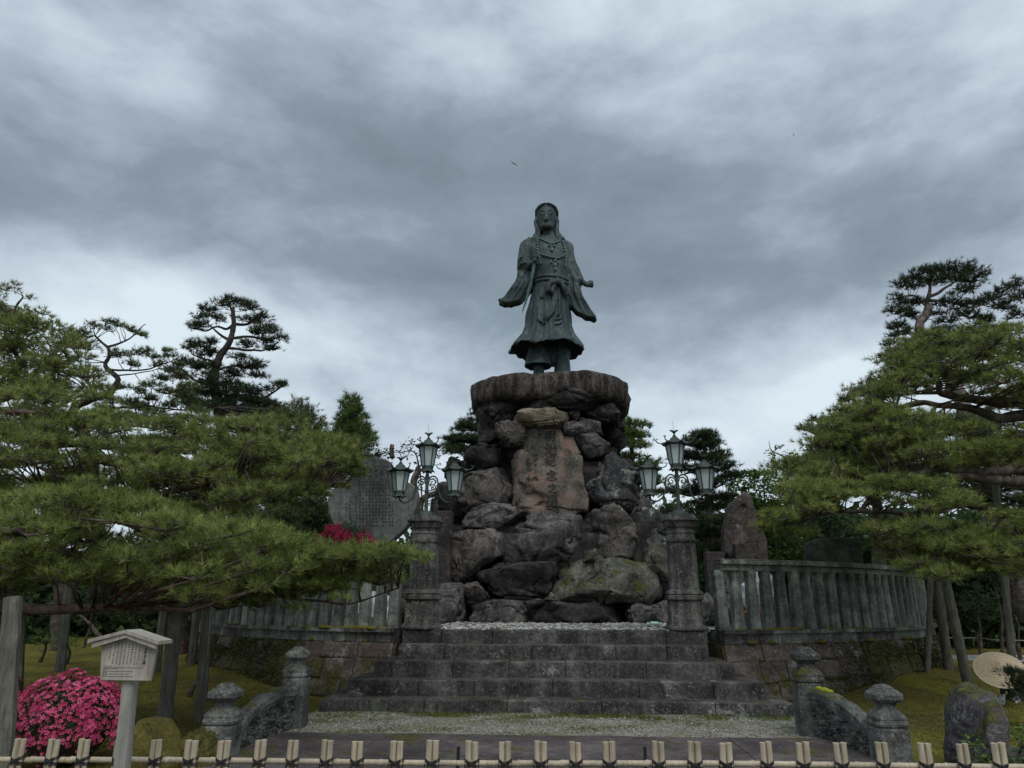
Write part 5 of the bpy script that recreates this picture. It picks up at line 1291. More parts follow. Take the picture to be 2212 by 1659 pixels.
for i, (px, py, Y, r_) in enumerate([(1530, 1300, 15.5, .35), (1560, 1320, 15.0, .3), (1590, 1300, 15.8, .4), (1690, 1310, 16.5, .45), (1600, 1230, 17.5, .5), (1790, 1290, 16, .5), (700, 1300, 16, .5), (860, 1250, 16.5, .45)]):
    p = at(px, py, Y); Vv, Ff = ICO2
    z0 = TZ + r_ * .5
    pp = [(px - 300 * r_ / Y * 4.6, 1352), (px - 250 * r_ / Y * 4.6, py), (px, py - 22), (px + 260 * r_ / Y * 4.4, py), (px + 300 * r_ / Y * 4.6, 1352)]
    o, _ = boulder(pp, Y, r_ * 1.6, 320 + i, M['rock_dark' if i % 2 else 'rock_grey'], None, name='rock', conv=idc)
    tag(o, ['dark rock on the terrace gravel just right of the right pillar', 'grey rock behind the third baluster right of the pillar', 'dark rock below the squared brown block on the terrace', 'grey rock behind the orange planters on the terrace', 'dark rock at the foot of the tall brown standing stone', 'grey rock on the terrace beyond the white board', 'dark rock on the terrace behind the left railing below the tablet', 'grey rock between the left pillar and the tablet foot'][i], 'rock')

# ================================================================== GARDENER
gp = ground(2165, 1517); GY = gp.y
gt = thing('person', 'gardener crouching in dark clothes and white gloves under a wide straw hat', 'person', (gp.x, GY, 0))
def skin(name, verts, edges, radii, mat, parent, sub=2):
    me = bpy.data.meshes.new(name); me.from_pydata([tuple(v) for v in verts], edges, []); o = bpy.data.objects.new(name, me); link(o)
    m = o.modifiers.new('s', 'SKIN'); sv = me.skin_vertices[0].data
    for i, r in enumerate(radii): sv[i].radius = (r, r) if not isinstance(r, tuple) else r
    sv[0].use_root = True; m.use_smooth_shade = True
    m = o.modifiers.new('u', 'SUBSURF'); m.levels = sub; m.render_levels = sub
    bake(o); o.data.materials.clear(); o.data.materials.append(mat); o.data.polygons.foreach_set('use_smooth', [True] * len(o.data.polygons))
    o.parent = parent; o.location = -parent.location; return o
hx = at(2158, 1452, GY); G = lambda x, y, z: (hx.x + x, GY + y, z)
# pelvis, spine, neck, head, arms, legs: squatting, bent forward towards the left
vs = [G(.34, .10, .36), G(.24, .05, .46), G(.12, 0, .56), G(.06, .04, .52), G(.0, .04, .47), G(-.03, .04, .44),
      G(.05, -.20, .56), G(-.10, -.26, .38), G(-.17, -.30, .14), G(.05, .16, .55), G(.12, .02, .34), G(.12, -.16, .12),
      G(.30, -.02, .30), G(.12, -.16, .38), G(.22, -.10, .10), G(.10, -.16, .05), G(.34, .22, .30), G(.16, .22, .38), G(.28, .24, .10), G(.16, .20, .05)]
ed = [(0, 1), (1, 2), (2, 3), (3, 4), (4, 5), (2, 6), (6, 7), (7, 8), (2, 9), (9, 10), (10, 11), (0, 12), (12, 13), (13, 14), (14, 15), (0, 16), (16, 17), (17, 18), (18, 19)]
rd = [.14, .14, .15, .06, .07, .09, .062, .048, .034, .062, .048, .034, .09, .075, .05, .04, .09, .075, .05, .04]
skin('body', vs, ed, rd, M['black'], gt)
_G = G; G = lambda x, y, z: _G(x + .01, y + .09, z - .09)
b = MB(); b.ell(G(-.05, -.06, .53), (.07, .08, .09), 16, 12); b.ell(G(-.06, -.14, .52), (.014, .02, .016), 8, 6)
for s_ in (-1, 1): b.ell(G(-.05 + s_ * .03, -.135, .545), (.012, .01, .008), 8, 6); b.ell(G(-.05 + s_ * .075, -.06, .53), (.012, .02, .025), 8, 6)
b.tube([G(-.07, -.135, .487), G(-.03, -.135, .487)], .006, 6); b.obj('face', M['skin'], gt, True)
G = _G
def glove(c, d, nm):
    b = MB(); c = Vector(c); d = Vector(d).normalized(); side = d.cross(Vector((0, 1, 0))).normalized(); b.tube([c - d * .06, c - d * .02, c + d * .03, c + d * .045], [.034, .038, .042, .03], 10)
    for i in range(4):
        o = c + d * .035 + side * (-.030 + .02 * i); L_ = (.05, .062, .058, .045)[i]
        b.tube([o, o + d * L_ * .6 + Vector((0, -.012, 0)), o + d * L_ + Vector((0, -.0, -.012))], [.0115, .011, .009], 6)
    b.tube([c - side * .035, c - side * .062 + d * .03, c - side * .055 + d * .055], [.013, .012, .009], 6); b.obj(nm, M['glove'], gt, True)
glove(G(-.19, -.31, .09), (-.25, -.1, -1), 'glove'); glove(G(.12, -.20, .07), (-.5, -.2, -.8), 'glove')
# sleeve trim with pale pattern
b = MB(); b.tube([G(-.10, -.268, .37), G(-.125, -.29, .29), G(-.15, -.305, .20)], [.052, .048, .042], 12); b.obj('sleeve', plain('patterned_sleeve', (.045, .055, .075), .9, var=.95, scale=30), gt, True)
# straw hat: shallow cone tipped towards the camera
hw2 = (at(2230, 1450, GY) - at(2122, 1450, GY)).length / 2; hw2 = 40.0 / FPX * GY * 1.06
rot = Matrix.Rotation(R(42), 3, 'X') @ Matrix.Rotation(R(-14), 3, 'Y'); C0 = at(2160, 1447, GY - .46)
b = MB(); rings = []; m = 60; ns = 22
for i in range(ns + 1):
    f = 1 - i / ns; r = hw2 * max(f, .02); z = .17 * (1 - f ** .85) + (.005 if i % 2 else 0)
    rings.append([tuple(C0 + rot @ Vector((r * math.cos(2 * math.pi * k / m), r * math.sin(2 * math.pi * k / m), z))) for k in range(m)])
inner = [[tuple(C0 + rot @ Vector((hw2 * f * math.cos(2 * math.pi * k / m), hw2 * f * math.sin(2 * math.pi * k / m), .17 * (1 - f ** .85) - .008))) for k in range(m)] for f in (.98, .5, .05)]
b.loft(inner[::-1] + rings); hat = b.obj('straw_hat', plain('straw', (.50, .40, .27), .85, var=.3, scale=40), gt, False)
b = MB(); b.tube([C0 + rot @ Vector((hw2 * math.cos(2 * math.pi * k / 48), hw2 * math.sin(2 * math.pi * k / 48), 0)) for k in range(49)], .009, 6, False); b.obj('hat_rim', plain('straw_rim', (.62, .54, .40), .8), hat, True)

# ================================================================== BIRDS
def bird(px, py, Y, span, tilt, yaw, label):
    c = at(px, py, Y); t = thing('bird', label, 'bird', c[:], 'birds circling over the statue')
    rot = (Matrix.Rotation(yaw, 3, 'Y') @ Matrix.Rotation(tilt, 3, 'X')); q = lambda x, y, z: tuple(c + rot @ Vector((x * span, y * span, z * span)))
    b = MB(); b.tube([q(0, -.20, 0), q(0, -.12, 0), q(0, 0, 0), q(0, .14, 0), q(0, .28, 0)], [.015 * span, .035 * span, .05 * span, .035 * span, .01 * span], 8)
    b.add([q(-.02, .2, 0), q(.02, .2, 0), q(.07, .36, .005), q(-.07, .36, .005), q(0, .25, .02)], [(0, 1, 2, 3), (0, 4, 3), (1, 2, 4), (4, 2, 3)]); b.obj('body', M['bird'], t, True)
    for s_ in (-1, 1):
        b = MB(); P_ = [(0, -.09, .0), (.2, -.11, .05), (.34, -.06, .06), (.5, .05, .04), (.36, .08, .05), (.2, .09, .045), (0, .08, 0)]
        V = [q(s_ * x, y, z + .012) for x, y, z in P_] + [q(s_ * x, y, z - .012) for x, y, z in P_]; n_ = len(P_)
        b.add(V, [tuple(range(n_)), tuple(range(2 * n_ - 1, n_ - 1, -1))] + [(i, n_ + i, n_ + (i + 1) % n_, (i + 1) % n_) for i in range(n_)]); b.obj('wing', M['bird'], t)
bird(1110, 354, 90, 1.15, R(50), R(38), 'dark bird gliding with wings spread, left and above the statue head')
bird(1714, 291, 110, 1.0, R(20), R(75), 'small dark bird banking high in the sky at the upper right')

# ================================================================== TREES
def tufts(b, P, A, Ls, K, w, rgen, spread=.95, back=.45):
    """needle tufts: K thin needles round each axis A at P"""
    n = len(P); A = A / (np.linalg.norm(A, axis=1)[:, None] + 1e-9)
    rv = rgen.normal(size=(n, K, 3)); pr = rv - (rv * A[:, None]).sum(-1)[..., None] * A[:, None]; pr /= (np.linalg.norm(pr, axis=2)[..., None] + 1e-9)
    ph = rgen.uniform(.15, spread, (n, K, 1)) * 1.25
    D = A[:, None] * np.cos(ph) + pr * np.sin(ph)
    L_ = Ls[:, None, None] * rgen.uniform(.7, 1.1, (n, K, 1))
    B = P[:, None] - A[:, None] * (Ls[:, None, None] * back * rgen.uniform(0, 1, (n, K, 1)))
    S = np.cross(D, rgen.normal(size=(n, K, 3))); S /= (np.linalg.norm(S, axis=2)[..., None] + 1e-9); S = S * w * Ls[:, None, None]
    V = np.stack([B - S, B + S, B + D * L_], 2).reshape(-1, 3)
    b.add(V, np.arange(len(V)).reshape(-1, 3), np.repeat(rgen.uniform(0, 1, n), K * 3))
def prisms(b, P0, P1, r0, r1):
    n = len(P0)
    if not n: return
    d = P1 - P0; d = d / (np.linalg.norm(d, axis=1)[:, None] + 1e-9); u = np.cross(d, np.array([.3, .5, .8])); u /= (np.linalg.norm(u, axis=1)[:, None] + 1e-9); v = np.cross(d, u)
    r0 = np.broadcast_to(r0, n)[:, None]; r1 = np.broadcast_to(r1, n)[:, None]; R0 = []; R1 = []
    for k in range(3):
        a = 2 * math.pi * k / 3; o = u * math.cos(a) + v * math.sin(a); R0.append(P0 + o * r0); R1.append(P1 + o * r1)
    V = np.stack(R0 + R1, 1).reshape(-1, 3); base = (np.arange(n) * 6)[:, None, None]
    F = np.array([[0, 1, 4, 3], [1, 2, 5, 4], [2, 0, 3, 5]])[None] + base; b.add(V, F.reshape(-1, 4))
def inpoly(poly, n, rgen):
    xs_ = [p[0] for p in poly]; ys_ = [p[1] for p in poly]; out = []
    while len(out) < n:
        x = rgen.uniform(min(xs_), max(xs_)); y = rgen.uniform(min(ys_), max(ys_)); c = False; j = len(poly) - 1
        for i in range(len(poly)):
            if (poly[i][1] > y) != (poly[j][1] > y) and x < (poly[j][0] - poly[i][0]) * (y - poly[i][1]) / (poly[j][1] - poly[i][1]) + poly[i][0]: c = not c
            j = i
        if c: out.append((x, y))
    return out
def curve(pts, k=6, wob=0.0, rg_=None):
    """Catmull-Rom through the points with a little wobble"""
    P = [Vector(p) for p in pts]; P = [P[0] * 2 - P[1]] + P + [P[-1] * 2 - P[-2]]; out = []
    for i in range(1, len(P) - 2):
        for j in range(k):
            t = j / k; a, b_, c, d = P[i - 1], P[i], P[i + 1], P[i + 2]
            q = .5 * ((2 * b_) + (c - a) * t + (2 * a - 5 * b_ + 4 * c - d) * t * t + (3 * b_ - a - 3 * c + d) * t ** 3)
            if wob: q = q + Vector(noise.noise_vector(q * 2.3)) * wob
            out.append(q)
    out.append(P[-2]); return out
def limb(b, pts, r0, r1, wob=.04, sides=9):
    C = curve(pts, 6, wob); n = len(C)
    b.tube(C, [(r0 + (r1 - r0) * (i / (n - 1)) ** .8) * (1 + .14 * noise.noise(Vector((i * .7, r0 * 50, 3)))) for i in range(n)], sides)
    return C
def pine(name_label, trunk_pts, tr, limbs, pads, seed, needle='needle_a', bark='bark', L_=.11, K=22, w=.030, dens=1.0, twr=.004, limb_r=.05, cat='tree', group=None, kids=True, flat=.35, name='pine_tree', updir=.55, twigmat='twig'):
    """pads: list of (centre Vector, rx, rz). limbs: list of (pts, r0, r1)"""
    rg_ = np.random.default_rng(seed); base = Vector(trunk_pts[0])
    t = thing(name, name_label, cat, base[:], group)
    b = MB(); spine = limb(b, trunk_pts, tr[0], tr[1], .03 * tr[0] / .1, 10); b.obj('trunk', M[bark], t, True)
    lb = MB(); nodes = [np.array(p) for p in spine[len(spine) // 3:]]
    for pts, r0, r1 in limbs:
        C = limb(lb, pts, r0, r1, .05, 8); nodes += [np.array(p) for p in C[1:]]
    nodes = np.array(nodes); tp = []; ta = []; tl = []
    p0 = []; p1 = []; q0 = []; q1 = []
    for c, rx, rz in pads:
        c = np.array(c); bot = c - np.array([0, 0, rz * .7])
        d = np.linalg.norm(nodes - bot, axis=1) + np.maximum(0, nodes[:, 2] - bot[2]) * .6; nd = nodes[np.argmin(d)]
        mid = (nd + bot) / 2 + rg_.normal(0, .06, 3) * np.linalg.norm(nd - bot); dist = np.linalg.norm(nd - bot)
        if dist > .05:
            r = min(limb_r, .008 + .009 * dist)
            lb.tube([tuple(nd), tuple(mid), tuple(bot)], [r, r * .75, r * .5], 5)
        n = max(8, int(dens * 2.55 * rx * rx * 3.14 / (L_ * L_ * 1.0)))
        a = rg_.uniform(0, 6.283, n); rr_ = np.sqrt(rg_.uniform(0, 1, n)); lob = 1 + .22 * np.sin(a * 3 + rg_.uniform(0, 6)) + .12 * np.sin(a * 7 + rg_.uniform(0, 6))
        rr2_ = rr_ * lob * np.exp(rg_.normal(0, .14, n)); x = rx * rr2_ * np.cos(a); y = rx * rr2_ * np.sin(a)
        z = rz * (np.sqrt(np.clip(1 - rr_ ** 2, 0, 1)) * rg_.uniform(.25, 1, n)) - rz * .35 + rg_.normal(0, .26 * rz, n)
        P = c + np.stack([x, y, z], 1)
        A = np.stack([x / rx * .9, y / rx * .9, np.full(n, updir) + .35 * (1 - rr_)], 1) + rg_.normal(0, .40, (n, 3))
        tp.append(P); A[:, 2] = np.abs(A[:, 2]) * .9 + .05; ta.append(A); tl.append(L_ * rg_.uniform(.75, 1.15, n))
        m = max(3, n // 8); an = rg_.uniform(0, 6.283, m); rm_ = rg_.uniform(.3, .75, m)
        cn = c + np.stack([rx * rm_ * np.cos(an), rx * rm_ * np.sin(an), -rz * .45 + rg_.uniform(0, .5, m) * rz], 1)
        p0.append(np.repeat(bot[None], m, 0)); p1.append(cn)
        di = ((P[:, None] - cn[None]) ** 2).sum(-1); j = di.argmin(1); h_ = len(P) // 2; q0.append(cn[j][:h_]); q1.append(P[:h_])
    o = lb.obj('branches', M['bark'] if twigmat == 'twig' and bark == 'redbark' and 0 else M[bark], t, True)
    b = MB(); prisms(b, np.concatenate(p0), np.concatenate(p1), twr * 3.0, twr * 2.0); prisms(b, np.concatenate(q0), np.concatenate(q1), twr * 1.3, twr * .6)
    o = b.obj('twigs', M[twigmat], t); o['kind'] = 'stuff'
    b = MB(); tufts(b, np.concatenate(tp), np.concatenate(ta), np.concatenate(tl), K, w, rg_); o = b.obj('needles', M[needle], t, False, True); o['kind'] = 'stuff'
    global NT
    NT = globals().get('NT', 0) + sum(len(p) for p in tp) * K
    return t
def polypads(poly, n, Y0, Y1, rpx, seed, asp=.34, jit=.5, ybias=None):
    rg_ = np.random.default_rng(seed); out = []
    for (x, y) in inpoly(poly, n, rg_):
        Y = rg_.uniform(Y0, Y1); c = at(x, y, Y); r = rpx / FPX * Y * rg_.uniform(1 - jit, 1 + jit); out.append((c, r, r * asp))
    return out
def listpads(lst, Y, k=1, seed=0, asp=.4, spread=1.0):
    """each (px, py, rx_px[, ry_px]) boundary clump at distance Y, with a few neighbours in depth"""
    rg_ = np.random.default_rng(seed); out = []
    for e in lst:
        px, py, rp = e[:3]; a = e[3] / rp if len(e) > 3 else asp
        for j in range(k):
            dy = rg_.normal(0, rp / FPX * Y * spread) if j else 0
            c = at(px + (rg_.normal(0, rp * .4) if j else 0), py + (rg_.normal(0, rp * .15) if j else 0), Y + dy); r = rp / FPX * Y * (1 if not j else rg_.uniform(.6, .9)); out.append((c, r, r * a))
    return out
A_ = lambda *p: [at(x, y, Y) for x, y, Y in p]

# --- left foreground pine (nearest boughs, propped)
lim = [(A_((-260, 1290, 9), (-60, 1316, 8.8), (0, 1311, 8.6), (60, 1313, 8.6), (140, 1320, 8.7), (200, 1319, 8.8), (262, 1308, 9.0), (330, 1298, 9.3), (420, 1290, 9.8)), .088, .035),
       (A_((-260, 1180, 9), (-40, 1215, 9), (90, 1190, 9.2), (220, 1205, 9.3), (330, 1185, 9.6), (430, 1190, 10), (540, 1215, 10.4), (700, 1240, 10.8), (790, 1225, 11)), .07, .018),
       (A_((-200, 1130, 8), (0, 1150, 8), (100, 1130, 8.2), (220, 1120, 8.6), (300, 1140, 9)), .06, .02),
       (A_((420, 1290, 9.8), (560, 1280, 10.2), (650, 1296, 10.6), (760, 1300, 10.8), (860, 1270, 11)), .03, .01)]
pads = polypads([(-60, 1070), (150, 1060), (300, 1085), (440, 1130), (560, 1130), (640, 1170), (650, 1215), (560, 1270), (420, 1285), (300, 1262), (180, 1250), (-60, 1275)], 175, 7.4, 10.2, 48, 31, .42)
pads += polypads([(560, 1180), (640, 1165), (760, 1178), (860, 1182), (893, 1200), (860, 1235), (770, 1270), (620, 1295), (480, 1310), (460, 1250)], 66, 9.9, 11.4, 44, 32, .40)
pads += listpads([(300, 1258, 34), (345, 1285, 30), (395, 1290, 34), (20, 1262, 40), (90, 1250, 36), (855, 1195, 34), (880, 1192, 20), (700, 1190, 40), (560, 1300, 40), (640, 1310, 30), (740, 1290, 30)], 10, 1, 3, .4)
pine('sprawling foreground pine with long bright needles and a propped reddish bough, lower left', [(-10.0, 8.5, 0), (-9.8, 8.8, 1.2), (-9.6, 9.0, 2.3), (-9.4, 9.2, 3.0)], (.30, .16), lim, pads, 41, 'needle_a', 'redbark', .12, 20, .034, 1.0, .0042, .035)
# --- second left pine: the broad mid-height canopy
lim = [(A_((-250, 1050, 13), (0, 1060, 12.5), (140, 1062, 12.2), (240, 1073, 12), (320, 1070, 12), (400, 1055, 12), (455, 1040, 12), (520, 1030, 12.2), (600, 1045, 12.5), (700, 1050, 12.8)), .12, .03),
       (A_((-250, 960, 13), (0, 980, 13), (160, 960, 13), (300, 970, 13), (420, 950, 13.4), (560, 960, 13.6), (700, 975, 13.8)), .09, .02),
       (A_((-100, 900, 13), (60, 890, 13), (200, 910, 13.4), (330, 925, 13.6)), .06, .02), (A_((455, 1040, 12), (440, 1000, 12.4), (470, 970, 12.6), (540, 940, 13)), .04, .015)]
pads = polypads([(-60, 830), (80, 828), (170, 868), (290, 915), (400, 905), (520, 892), (640, 905), (725, 950), (765, 975), (768, 1012), (700, 1062), (600, 1070), (480, 1110), (350, 1095), (-60, 1085)], 250, 10.8, 14.6, 45, 33, .36)
pads += listpads([(735, 985, 34, 12), (760, 1005, 24, 10), (740, 1020, 34, 12), (715, 1045, 34, 12), (690, 1060, 30, 10), (700, 960, 36, 12), (765, 1000, 22, 12), (755, 985, 26, 12), (735, 1035, 30, 12)], 13.4, 3, 133, .36, .6)
pine('broad pine canopy behind the foreground boughs, resting on a wooden crutch, left', [(-13.6, 13.5, 0), (-13.4, 13.4, 2), (-13.1, 13.2, 3.8), (-12.9, 13, 4.6)], (.32, .15), lim, pads, 42, 'needle_a', 'redbark', .13, 15, .040, .92, .005, .04)
# --- third: upper left, against the sky
lim = [(A_((-120, 900, 17), (30, 850, 17), (70, 810, 17), (110, 790, 17), (170, 770, 17)), .12, .03), (A_((30, 850, 17), (40, 780, 17), (10, 720, 17), (30, 670, 17), (50, 640, 17)), .08, .02),
       (A_((70, 830, 17), (120, 840, 17), (150, 860, 17), (200, 850, 17)), .06, .02)]
pads = polypads([(-60, 640), (30, 650), (75, 690), (120, 700), (165, 740), (215, 800), (225, 850), (170, 868), (-60, 850)], 105, 15.5, 18.5, 32, 35, .42)
pads += listpads([(15, 622, 24), (35, 612, 14), (-10, 640, 30), (62, 640, 16), (90, 672, 22), (115, 690, 16), (60, 668, 22), (150, 712, 14), (175, 745, 18)], 17, 1, 5, .5)
pine('dense green pine rising against the sky at the far left edge', [at(-140, 1500, 17)[:2] + (0,) if 0 else (at(-130, 1300, 17).x, 17, 0), at(-120, 1100, 17)[:], at(-120, 950, 17)[:], at(-100, 780, 17)[:]], (.3, .12), lim, pads, 43, 'needle_a', 'bark', .15, 14, .040, .95, .006, .04)
# --- fourth: sparse dark-limbed pine behind it
lim = [(A_((235, 850, 21), (255, 820, 21), (228, 790, 21), (235, 770, 21), (232, 750, 21), (205, 725, 21)), .10, .03), (A_((232, 750, 21), (262, 740, 21), (290, 725, 21), (315, 700, 21)), .045, .012),
       (A_((228, 798, 21), (290, 800, 21), (345, 790, 21), (390, 770, 21)), .04, .012), (A_((245, 812, 21), (300, 805, 21), (360, 795, 21)), .03, .01), (A_((200, 890, 21), (270, 880, 21), (330, 878, 21), (400, 885, 21), (470, 880, 21)), .05, .015)]
pads = listpads([(175, 722, 26), (205, 705, 24), (235, 695, 16), (262, 700, 16), (285, 712, 20), (305, 722, 16), (150, 745, 22), (190, 750, 26), (160, 775, 24), (262, 765, 26), (300, 760, 26), (285, 785, 22), (330, 770, 20), (355, 755, 14), (375, 765, 16), (340, 785, 16), (385, 785, 14), (200, 860, 26), (240, 865, 24), (280, 868, 26), (320, 860, 22), (355, 845, 20), (300, 845, 20), (260, 835, 20), (330, 885, 26), (365, 872, 24), (400, 862, 24), (425, 885, 26), (300, 905, 28), (345, 905, 28), (390, 900, 28), (440, 905, 28), (270, 895, 26), (560, 893, 26), (600, 888, 24), (630, 898, 24), (590, 905, 28), (655, 910, 24), (350, 815, 24), (390, 808, 22), (375, 840, 28), (410, 835, 26), (330, 830, 24), (395, 855, 30), (230, 880, 28), (300, 875, 28)], 21, 3, 9, .42, 1.2)
pine('open-branched pine with dark crooked limbs against the sky, left of the tall pine', A_((215, 1290, 21), (210, 1100, 21), (190, 960, 21), (160, 890, 21), (200, 860, 21), (235, 850, 21)), (.22, .10), lim, pads, 44, 'needle_b', 'darkbark', .17, 12, .040, .9, .007, .03, twigmat='twigdark')
# --- fifth: the tall pine with cloud-like crown
YT = 24.0
lim = [(A_((507, 701, YT), (530, 700, YT), (555, 690, YT), (575, 675, YT)), .07, .02), (A_((507, 701, YT), (490, 712, YT), (470, 705, YT), (445, 715, YT), (420, 705, YT)), .06, .02), (A_((497, 735, YT), (480, 725, YT), (465, 712, YT), (450, 698, YT)), .06, .02),
       (A_((500, 730, YT), (540, 728, YT), (580, 735, YT), (606, 725, YT)), .06, .02), (A_((490, 750, YT), (530, 757, YT), (570, 755, YT), (600, 740, YT)), .06, .02), (A_((468, 785, YT), (440, 775, YT), (415, 765, YT)), .05, .02),
       (A_((465, 800, YT), (510, 790, YT), (550, 795, YT), (570, 790, YT)), .05, .02), (A_((465, 830, YT), (430, 825, YT), (395, 800, YT), (380, 790, YT)), .06, .02), (A_((466, 860, YT), (520, 862, YT), (570, 858, YT), (600, 840, YT), (622, 828, YT)), .08, .02),
       (A_((466, 850, YT), (420, 840, YT), (390, 850, YT)), .06, .02), (A_((504, 680, YT), (495, 655, YT), (500, 640, YT)), .04, .015), (A_((466, 870, YT), (500, 880, YT), (560, 885, YT)), .06, .02)]
pads = listpads([(500, 645, 20, 12), (478, 655, 24, 12), (522, 652, 24, 12), (545, 662, 24, 14), (452, 665, 24, 12), (566, 682, 22, 14), (435, 682, 20, 10), (420, 705, 20, 10), (440, 700, 22, 9), (470, 685, 24, 10), (540, 690, 26, 10), (575, 700, 18, 9),
   (590, 712, 22, 12), (560, 715, 30, 12), (605, 730, 20, 10), (575, 735, 28, 11), (535, 745, 26, 9), (590, 752, 18, 8), (430, 742, 26, 11), (455, 738, 22, 10), (412, 752, 20, 9), (440, 762, 26, 9), (470, 758, 20, 9),
   (400, 780, 26, 11), (425, 790, 30, 10), (375, 795, 22, 9), (390, 812, 24, 9), (530, 790, 28, 10), (560, 785, 24, 9), (555, 808, 24, 9), (505, 805, 30, 11), (480, 822, 32, 12), (440, 830, 34, 12), (520, 835, 36, 13), (550, 845, 34, 12), (575, 838, 18, 8), (560, 868, 30, 12), (520, 875, 36, 12), (480, 872, 36, 12), (440, 868, 34, 12), (405, 850, 28, 10), (600, 830, 20, 8), (616, 828, 12, 6), (590, 872, 26, 10), (610, 880, 20, 8), (450, 810, 30, 11), (500, 850, 36, 12), (460, 850, 34, 12), (540, 862, 34, 12), (500, 885, 40, 12), (560, 885, 34, 12), (430, 880, 34, 12), (520, 770, 26, 9), (455, 785, 26, 9)], YT, 3, 12, .4, .8)
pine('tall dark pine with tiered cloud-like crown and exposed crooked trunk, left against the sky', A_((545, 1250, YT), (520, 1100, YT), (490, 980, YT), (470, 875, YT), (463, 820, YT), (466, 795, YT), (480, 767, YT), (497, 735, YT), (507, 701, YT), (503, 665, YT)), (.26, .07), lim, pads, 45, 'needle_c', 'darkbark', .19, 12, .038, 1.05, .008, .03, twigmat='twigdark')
pads = polypads([(300, 950), (520, 940), (700, 960), (715, 1120), (700, 1230), (450, 1240), (300, 1200)], 120, 18.5, 22, 44, 134, .42)
pine('deep green pine filling the gloom between the left canopy and the stone tablet', [(at(640, 1320, 20).x, 20, 0), at(630, 1200, 20)[:], at(600, 1080, 20)[:], at(570, 980, 20)[:]], (.22, .08), [(A_((610, 1110, 20), (560, 1075, 20), (500, 1080, 20)), .07, .02), (A_((620, 1100, 20), (670, 1070, 20), (700, 1040, 20)), .05, .02)], pads, 135, 'needle_b', 'bark', .19, 14, .045, 1.0, .008, .05, twigmat='twigdark')
# --- fill pines at mid left and behind the tablet
pads = polypads([(590, 880), (640, 862), (665, 872), (700, 900), (720, 940), (640, 960), (560, 920)], 26, 26, 28, 30, 51, .6)
pine('dull green pine top between the tall pine and the upright fir-like tree', A_((660, 1300, 27), (658, 1000, 27), (655, 880, 27)), (.2, .06), [], pads, 46, 'needle_b', 'bark', .24, 12, .04, .9, .008, .04, twigmat='twigdark', updir=1.2)
def cone(px, ytop, ybot, hw, Y, n, seed):
    rg_ = np.random.default_rng(seed); out = []
    for i in range(n):
        f = rg_.uniform(0, 1) ** .75; y = ytop + (ybot - ytop) * f; h = hw * (.18 + .82 * f); x = px + rg_.uniform(-1, 1) * h; Yd = Y + rg_.uniform(-1, 1) * h / FPX * Y
        r = (12 + 14 * rg_.uniform()) / FPX * Y; out.append((at(x, y, Yd), r, r * 1.1))
    return out
pads = cone(760, 862, 1010, 56, 27, 78, 61)
pine('upright bushy green conifer behind the great stone tablet', A_((765, 1300, 27), (762, 1050, 27), (760, 870, 27)), (.22, .05), [], pads, 47, 'needle_d', 'bark', .26, 14, .045, 1.3, .008, .04, updir=1.5, twigmat='twigdark', cat='tree', name='conifer')
pads = cone(665, 872, 960, 30, 28, 22, 62)
pine('small pointed conifer top left of the upright bushy conifer', A_((668, 1300, 28), (666, 1000, 28), (665, 880, 28)), (.15, .04), [], pads, 48, 'needle_b', 'bark', .24, 12, .04, .9, .008, .04, updir=1.6, name='conifer', twigmat='twigdark')
# --- pines peeping round the pedestal
pads = listpads([(1028, 893, 14, 10), (1020, 910, 26, 12), (1000, 925, 28, 12), (985, 945, 26, 12), (1010, 950, 32, 12), (1035, 925, 24, 12), (968, 962, 20, 10), (1000, 968, 34, 11), (1040, 955, 24, 14), (1020, 978, 24, 8)], 26, 3, 14, .4, .9)
pine('dark green pine bough showing left of the pedestal above the lantern', A_((1060, 1300, 26), (1050, 1050, 26), (1040, 900, 26)), (.2, .06), [(A_((1045, 985, 26), (1015, 975, 26), (985, 965, 26)), .05, .02)], pads, 49, 'needle_c', 'bark', .20, 14, .045, 1.5, .008, .04, twigmat='twigdark')
pads = listpads([(1345, 910, 22, 12), (1370, 915, 22, 14), (1330, 925, 24, 12), (1385, 940, 22, 12), (1358, 935, 30, 14), (1340, 955, 30, 14), (1375, 958, 26, 12), (1362, 985, 26, 12), (1400, 1000, 28, 12), (1380, 1010, 28, 12), (1400, 1035, 26, 12), (1370, 1060, 26, 12), (1390, 1085, 24, 12), (1410, 1060, 20, 9)], 26, 3, 15, .4, .9)
pine('green pine showing right of the pedestal behind the left lantern of the right lamp', A_((1375, 1300, 26), (1370, 1100, 26), (1362, 930, 26)), (.2, .06), [(A_((1370, 1045, 26), (1395, 1030, 26), (1415, 1020, 26)), .05, .02)], pads, 50, 'needle_d', 'bark', .20, 14, .045, 1.4, .008, .04, updir=1.0, twigmat='twigdark')
pads = listpads([(1510, 938, 24, 12), (1530, 935, 22, 12), (1490, 955, 26, 12), (1540, 955, 26, 12), (1515, 960, 34, 13), (1555, 978, 24, 11), (1500, 985, 34, 13), (1540, 990, 32, 12), (1565, 1005, 24, 11), (1480, 1010, 28, 11), (1530, 1015, 38, 13), (1570, 1030, 26, 11), (1545, 1045, 36, 13), (1500, 1060, 36, 12), (1560, 1070, 34, 12), (1530, 1095, 40, 14), (1500, 1120, 34, 12), (1555, 1125, 40, 14), (1520, 1150, 40, 14), (1540, 1185, 44, 14), (1505, 1195, 34, 14), (1450, 1060, 20, 8), (1440, 1100, 22, 9)], 25, 3, 16, .4, 1.0)
